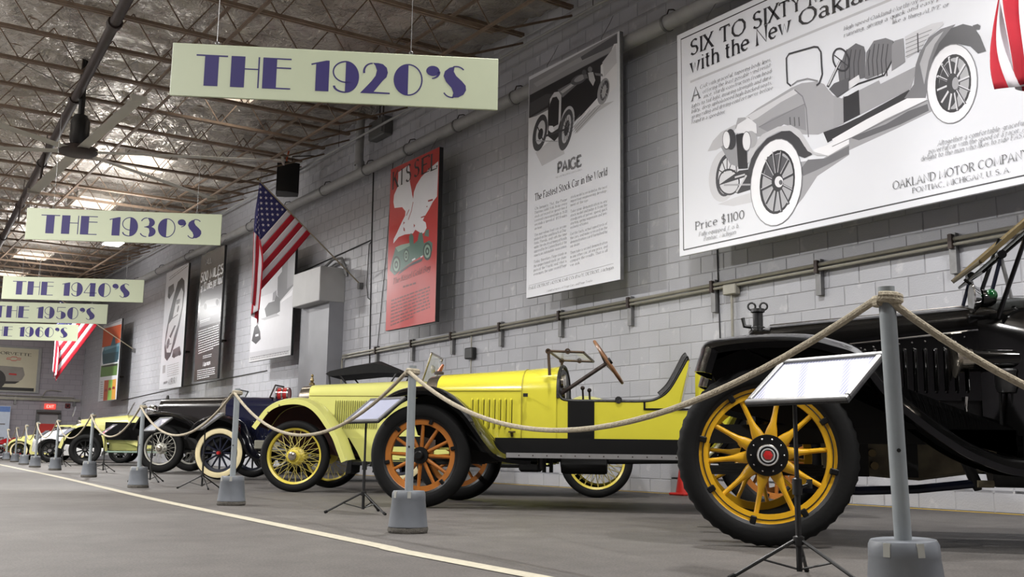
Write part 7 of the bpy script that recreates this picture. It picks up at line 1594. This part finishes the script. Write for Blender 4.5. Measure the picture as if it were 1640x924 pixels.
MB().tube([(x, .7-thw(x)-.002, 1.075) for x in (.01, .6, 1.19)], .005, 6).build('bonnet_hinge', mat('pale shade line', srgb(150, 142, 80), .4), bn)
m = MB().loft([arch(1.2, .7, .36, 1.27, 1.08, .55, e=2.6), arch(1.34, .7, .45, 1.26, 1.04, .5, e=2.8), arch(1.5, .7, .5, 1.2, 1.0, .45, e=3.5)]); m.build('cowl', PALE, t)
m = MB().loft([arch(1.5, .7, .5, 1.04, .95, .4, e=7), arch(2.1, .7, .52, 1.02, .95, .4, e=7), arch(2.5, .7, .5, 1.08, .95, .42, e=5), arch(3.2, .7, .45, 1.02, .85, .45, e=4), arch(3.9, .7, .3, .72, .62, .5, e=3)]); m.build('body_tub', PALE, t)
MB().bbox(2.2, 2.42, .28, 1.12, .9, 1.17, .05).build('seat_back', LEATH, t)
ws = pane(t, (1.322, .35, 1.22), (1.43, .35, 1.565), (1.43, 1.07, 1.565), (1.322, 1.07, 1.22), .013, NICKEL, 'windscreen')
MB().lathe([(.001, .03), (.03, .03), (.05, 0), (.052, -.01), (.001, -.012)], 20, (1.36, .82, 1.42), 'x').build('screen_mirror', NICKEL, ws)
MB().box(1.42, 1.425, .9, 1.04, 1.42, 1.53).build('paper_notice', WHITEP, ws, smooth=0)
for y in (.45, .95):
    MB().box(-.35, 3.7, y-.025, y+.025, .42, .5).build('frame_rail', CHASSIS, t)
    MB().tube([(-.5, y, .5), (-.4, y, .46), (-.2, y, .45)], .03, 8).build('dumb_iron', mat('grey iron', srgb(132, 130, 118), .5, .2, .1, 8), t)
    MB().bbox(-.62, -.47, y-.05, y+.05, .46, .56, .01).build('bumper_bracket', mat('grey iron', gray(130)), t)
MB().tube([(0, .06, .37), (0, .3, .33), (0, 1.1, .33), (0, 1.34, .37)], .025, 8).build('front_axle', CHASSIS, t)
MB().tube([(3.31, .06, .39), (3.31, 1.34, .39)], .045, 10).build('rear_axle', CHASSIS, t)

# ------------------------------------------------------------------ shared builder for the farther roadsters
def roadster(label, loc, rz, wh, FP, fm, bm_, hood, yc=.7, body=None, rearx=3.1, RP=None, board=True, scale=1.0, bcol=None, louv=None, rad=NICKEL):
    t = thing('vintage_car', label, 'car', loc, R(rz)); t.scale = (scale,)*3
    w = wh(t); yr = 2*yc
    second_wheel(w, 0, yr, 1); second_wheel(w, rearx, 0, -1); second_wheel(w, rearx, yr, 1)
    RP = RP or [(rearx-.55, .36), (rearx-.5, .6), (rearx-.3, .9), (rearx, 1.0), (rearx+.3, .88), (rearx+.5, .6), (rearx+.55, .45)]
    for y0, y1 in ((-.12, .3), (yr-.3, yr+.12)):
        fender_geo(FP, y0, y1, .05, .035).build('front_fender', fm, t)
        fender_geo(RP, y0, y1, .05, .035).build('rear_fender', fm, t)
        if board: MB().bbox(FP[-1][0]-.05, RP[0][0]+.05, y0, y1, FP[-1][1]-.05, FP[-1][1]-.01, .008).build('running_board', bcol or SATIN, t)
    for y in (.28, yr-.29): MB().prism([(FP[0][0]+.08, FP[0][1]-.08)]+[(a, b_-.07) for a, b_ in FP[1:-2]]+[(FP[-3][0], .42), (FP[0][0]+.15, .5)], y, y+.01).build('fender_apron', CHASSIS, t)
    x0, x1, z0, z1, hw0, hw1, zs, zb = hood
    m = MB().loft([arch(x0-.1, yc, hw0-.05, z0-.05, zs-.06, zb-.05), arch(x0-.06, yc, hw0, z0, zs, zb-.05), arch(x0+.01, yc, hw0+.005, z0+.005, zs, zb-.05)]); rd = m.build('radiator_shell', rad, t)
    MB().lathe([(.001, z0+.07), (.02, z0+.06), (.03, z0+.03), (.03, z0-.01)], 12, (x0-.04, yc, 0)).build('radiator_cap', BLACKP, rd)
    m = MB().loft([arch(x, yc, hw0+(hw1-hw0)*(x-x0)/(x1-x0), z0+(z1-z0)*(x-x0)/(x1-x0), zs, zb, e=2.6) for x in lin(x0, x1, 5)]); bn = m.build('bonnet', bm_, t)
    if louv: louvres(bn, lin(*louv[:3]), louv[3], louv[4], lambda x: yc-(hw0+(hw1-hw0)*(x-x0)/(x1-x0)), bm_, .008, .012)
    b = body or (x1+.3, z1-.1, 3.4)
    m = MB().loft([arch(x1, yc, hw1, z1, zs, zb, e=2.6), arch(x1+.18, yc, hw1+.1, z1, zs-.05, zb-.05, e=3), arch(b[0], yc, .52, b[1], zs-.1, .42, e=6), arch(b[0]+.8, yc, .55, b[1], zs-.1, .42, e=6), arch(b[2]-.5, yc, .48, b[1]-.05, zs-.2, .45, e=4), arch(b[2]+.3, yc, .3, b[1]-.35, .65, .5, e=3)]); m.build('body_tub', bm_, t)
    for y in (.38, yr-.38): MB().box(-.3, rearx+.3, y-.025, y+.025, .42, .52).build('frame_rail', CHASSIS, t)
    for x in (0, rearx): MB().tube([(x, .06, .4), (x, yr-.06, .4)], .03, 8).build('axle', CHASSIS, t)
    return t
NAVY = mat('midnight blue enamel', srgb(14, 18, 46), .15, 0, .08, 5, 0, .6)
CWW = mat('cream whitewall', srgb(214, 200, 158), .6, 0, .05, 10)
NAVYW = mat('dark blue spokes', srgb(16, 20, 38), .3, 0, .1, 8)
Q = roadster('midnight blue roadster with cream whitewall tyres and red hub caps', (5.109, 15.363, 0), -40,
    lambda t: artillery(t, 0, 0, 'q', .39, .275, .24, .12, 12, NAVYW, .05, -1, 0, 0, 0, REDM, CWW),
    [(-.56, .62), (-.528, .675), (-.421, .835), (-.251, .93), (0, .965), (.258, .88), (.394, .69), (.471, .52), (.56, .4), (.7, .35)], BLACK, NAVY,
    (-.12, .62, 1.262, 1.26, .3, .36, 1.08, .5), .7, (.95, 1.16, 2.9), 2.75, louv=(.0, .58, 24, .6, .9))
ws = pane(Q, (.6, .35, 1.24), (.68, .35, 1.43), (.68, .75, 1.43), (.6, .75, 1.24), .012, DARKSTEEL, 'windscreen')
dr = MB().lathe([(.001, -.09), (.085, -.09), (.095, -.08), (.095, .08), (.085, .09), (.001, .09)], 28, (.79, .42, 1.3), 'x').build('red_cowl_lamp', REDM, Q)
for d in (-.085, .0, .085): MB().lathe([(.096, -.014), (.101, -.01), (.101, .01), (.096, .014)], 28, (.79+d, .42, 1.3), 'x').build('chrome_band', CHROME, dr)
MB().tube([(.79, .42, 1.22), (.79, .45, 1.14)], .015, 6).build('lamp_bracket', CHROME, dr)
m = MB(); rings = []
for y in lin(.22, 1.18, 7):
    rings.append([(1.5, y, 1.6), (1.56, y, 1.64), (1.9, y, 1.7+.02*sin(y*9)), (2.25, y, 1.83-.3*(y-.7)**2), (2.62, y, 1.68), (2.66, y, 1.62), (2.2, y, 1.62), (1.8, y, 1.58), (1.56, y, 1.56)])
m.loft(rings); tp = m.build('fabric_top', mat('black top fabric', gray(26), .85, 0, .15, 20), Q)
for y in (.24, 1.16):
    for a, b_ in (((1.55, 1.57), (1.62, 1.15)), ((1.7, 1.6), (2.1, 1.12)), ((2.6, 1.63), (2.3, 1.12))): MB().tube([(a[0], y, a[1]), (b_[0], y, b_[1])], .014, 6).build('top_bow', BLACKP, tp)
SILP = mat('silver wheel paint', srgb(178, 176, 166), .35, .3, .06, 10)
BRN = mat('dark brown black enamel', srgb(30, 27, 26), .2, 0, .1, 5, 0, .5)
P_ = roadster('black touring car with silver wire wheels behind the blue roadster', (5.385, 19.536, 0), -38,
    lambda t: wire(t, 0, 0, 'p', .44, .30, .14, SILP, SILP, SILP, -1, 40),
    [(-.56, .8), (-.485, .95), (-.396, 1.06), (-.2, 1.11), (.06, 1.11), (.33, 1.05), (.609, .93), (.85, .76), (1.1, .55), (1.35, .42)], BLACK, BRN,
    (-.2, 1.1, 1.39, 1.44, .32, .38, 1.2, .6), .74, (1.35, 1.2, 2.3), 2.15, RP=[(1.6, .36), (1.7, .65), (1.9, .92), (2.15, 1.0), (2.4, .9), (2.5, .7)], rad=BRN)
for y in (.4, 1.08):
    MB().sphere((-.36, y, 1.14), .13, .11, .11, n=16, m=10).build('headlamp', CHROME, P_)
MB().tube([(-.55, .34, 1.28), (-.4, .2, 1.32), (.0, .2, 1.36)], .008, 6).build('stay_rod', BLACKP, P_)
pane(P_, (1.15, .4, 1.42), (1.22, .4, 1.56), (1.22, 1.1, 1.56), (1.15, 1.1, 1.42), .012, BLACKP, 'windscreen')
MB().bbox(-.5, -.44, .1, .16, .42, .68, .02).build('bumper_iron', NICKEL, P_)

PALE2 = mat('pale cream yellow enamel', srgb(190, 186, 116), .25, 0, .03, 5, 0, .4)
C6 = roadster('pale yellow and black roadster with a sweeping front fender', (5.62, 27.0, 0), -12,
    lambda t: artillery(t, 0, 0, 'c6', .375, .25, .21, .14, 10, SATIN, .07, -1, 0, 0, 0, CHROME),
    [(-.62, .42), (-.55, .62), (-.4, .86), (-.2, 1.0), (.05, 1.03), (.25, .97), (.4, .8), (.48, .58), (.52, .36)], PALE2, PALE2,
    (-.15, .95, 1.12, 1.26, .3, .42, .98, .55), .66, (1.3, 1.16, 2.4), 2.3, RP=[(1.85, .36), (1.9, .6), (2.05, .88), (2.3, .98), (2.55, .88), (2.7, .6)], bcol=mat('pale green sill', srgb(120, 140, 126), .4), rad=CHROME)
for y in (.3, 1.0): MB().bbox(.55, 1.85, y, y+.03, .36, .6, .01).build('sill_panel', PALE2, C6)
MB().bbox(.42, 1.95, .1, .13, .62, 1.06, .01).build('black_side_panel', BLACK, C6)
pane(C6, (.95, .25, 1.26), (1.08, .25, 1.56), (1.08, 1.07, 1.56), (.95, 1.07, 1.26), .012, CHROME, 'windscreen')
pane(C6, (-.35, .25, 1.2), (-.3, .25, 1.42), (-.3, .95, 1.42), (-.35, .95, 1.2), .01, CHROME, 'front_stone_screen')

def curvy(label, loc, rz, scale, bodym, prof, wheels, wm, glass=True, wallm=None, wR=.33):
    "envelope-bodied car: profile of (x, half width, top, bottom)"
    t = thing('vintage_car', label, 'car', loc, R(rz)); t.scale = (scale,)*3
    w = artillery(t, 0, 0, label[:9], wR, wR-.1, wR-.14, .13, 8, wm, .1, -1, 0, 0, 0, CHROME, wallm)
    second_wheel(w, 0, 1.3, 1); second_wheel(w, wheels, 0, -1); second_wheel(w, wheels, 1.3, 1)
    m = MB().loft([arch(x, .65, hw, zt, zb+(zt-zb)*.45, zb, e=2.2) for x, hw, zt, zb in prof]); m.build('body_shell', bodym, t)
    for y0, y1 in ((-.11, .27), (1.03, 1.41)):
        fender_geo([(-.48, .32), (-.44, .5), (-.3, .68), (-.05, .76), (.22, .72), (.45, .6), (.9, .45), (1.4, .34)], y0, y1, .07, .03).build('front_fender', bodym, t)
        fender_geo([(wheels-.6, .3), (wheels-.4, .58), (wheels-.1, .72), (wheels+.2, .68), (wheels+.5, .45), (wheels+.6, .3)], y0, y1, .07, .03).build('rear_fender', bodym, t)
        MB().prism([(.36, .3), (.4, .56), (.9, .43), (wheels-.5, .34), (wheels-.5, .2), (.4, .2)], y0 if y0 < .5 else y1-.02, y0+.02 if y0 < .5 else y1).build('fender_side', bodym, t)
    return t
C7 = curvy('pale yellow streamlined coupe with cream whitewall tyres by the far door', (5.53, 36.0, 0), -25, .9, PALE2, [(-.55, .2, .6, .3), (-.4, .32, .72, .28), (.0, .4, .86, .25), (.6, .46, .95, .22), (1.1, .5, 1.0, .22), (1.9, .5, .95, .22), (2.3, .42, .7, .3)], 1.95, SATIN, wallm=CWW)
m = MB().loft([arch(.85, .65, .4, .97, .95, .9, e=2.5), arch(1.1, .65, .42, 1.22, 1.1, .9, e=3), arch(1.6, .65, .42, 1.24, 1.1, .9, e=3), arch(2.0, .65, .36, 1.0, .96, .9, e=2.5)]); cab = m.build('cabin', mat('dark cabin glass', srgb(40, 34, 36), .15), C7)
m = MB().loft([arch(1.08, .65, .43, 1.24, 1.2, 1.18, e=3), arch(1.6, .65, .43, 1.26, 1.2, 1.18, e=3), arch(1.95, .65, .37, 1.06, 1.0, .98, e=3)]); m.build('roof_skin', PALE2, C7)
WHT = mat('white enamel', srgb(220, 220, 220), .22, 0, .02, 5, 0, .4)
C9 = curvy('white low roadster glimpsed between the pale yellow coupe and roadster', (5.64, 31.5, 0), -22, .98, WHT, [(-.6, .2, .7, .3), (-.45, .34, .82, .28), (.0, .42, .92, .25), (.7, .46, 1.0, .22), (1.2, .5, .98, .22), (1.9, .5, .92, .22), (2.3, .42, .7, .3)], 1.9, SATIN)
pane(C9, (.8, .28, .98), (.98, .28, 1.3), (.98, 1.02, 1.3), (.8, 1.02, .98), .012, CHROME, 'windscreen')
for y in (.2, 1.1): MB().sphere((-.42, y, .72), .1, .1, .1, n=14, m=8).build('headlamp', CHROME, C9)
REDC = mat('red car enamel', srgb(168, 22, 30), .2, 0, .04, 5, 0, .5)
C8 = curvy('red sports car at the far left end of the row', (5.6, 40.2, 0), -28, .74, REDC, [(-.6, .2, .66, .3), (-.45, .34, .82, .28), (.0, .42, .96, .25), (.7, .46, 1.02, .22), (1.2, .5, .98, .22), (1.9, .5, .9, .22), (2.2, .42, .7, .3)], 1.8, CHROME, wallm=WHITEP)
for y in (.2, 1.1): MB().sphere((-.42, y, .84), .12, .12, .12, n=14, m=8).build('headlamp', CHROME, C8)
for o in (C7, C8):
    for y in (.1, 1.2): MB().sphere((-.52, y, .5), .08, .08, .08, n=12, m=8).build('fog_lamp', CHROME, o)
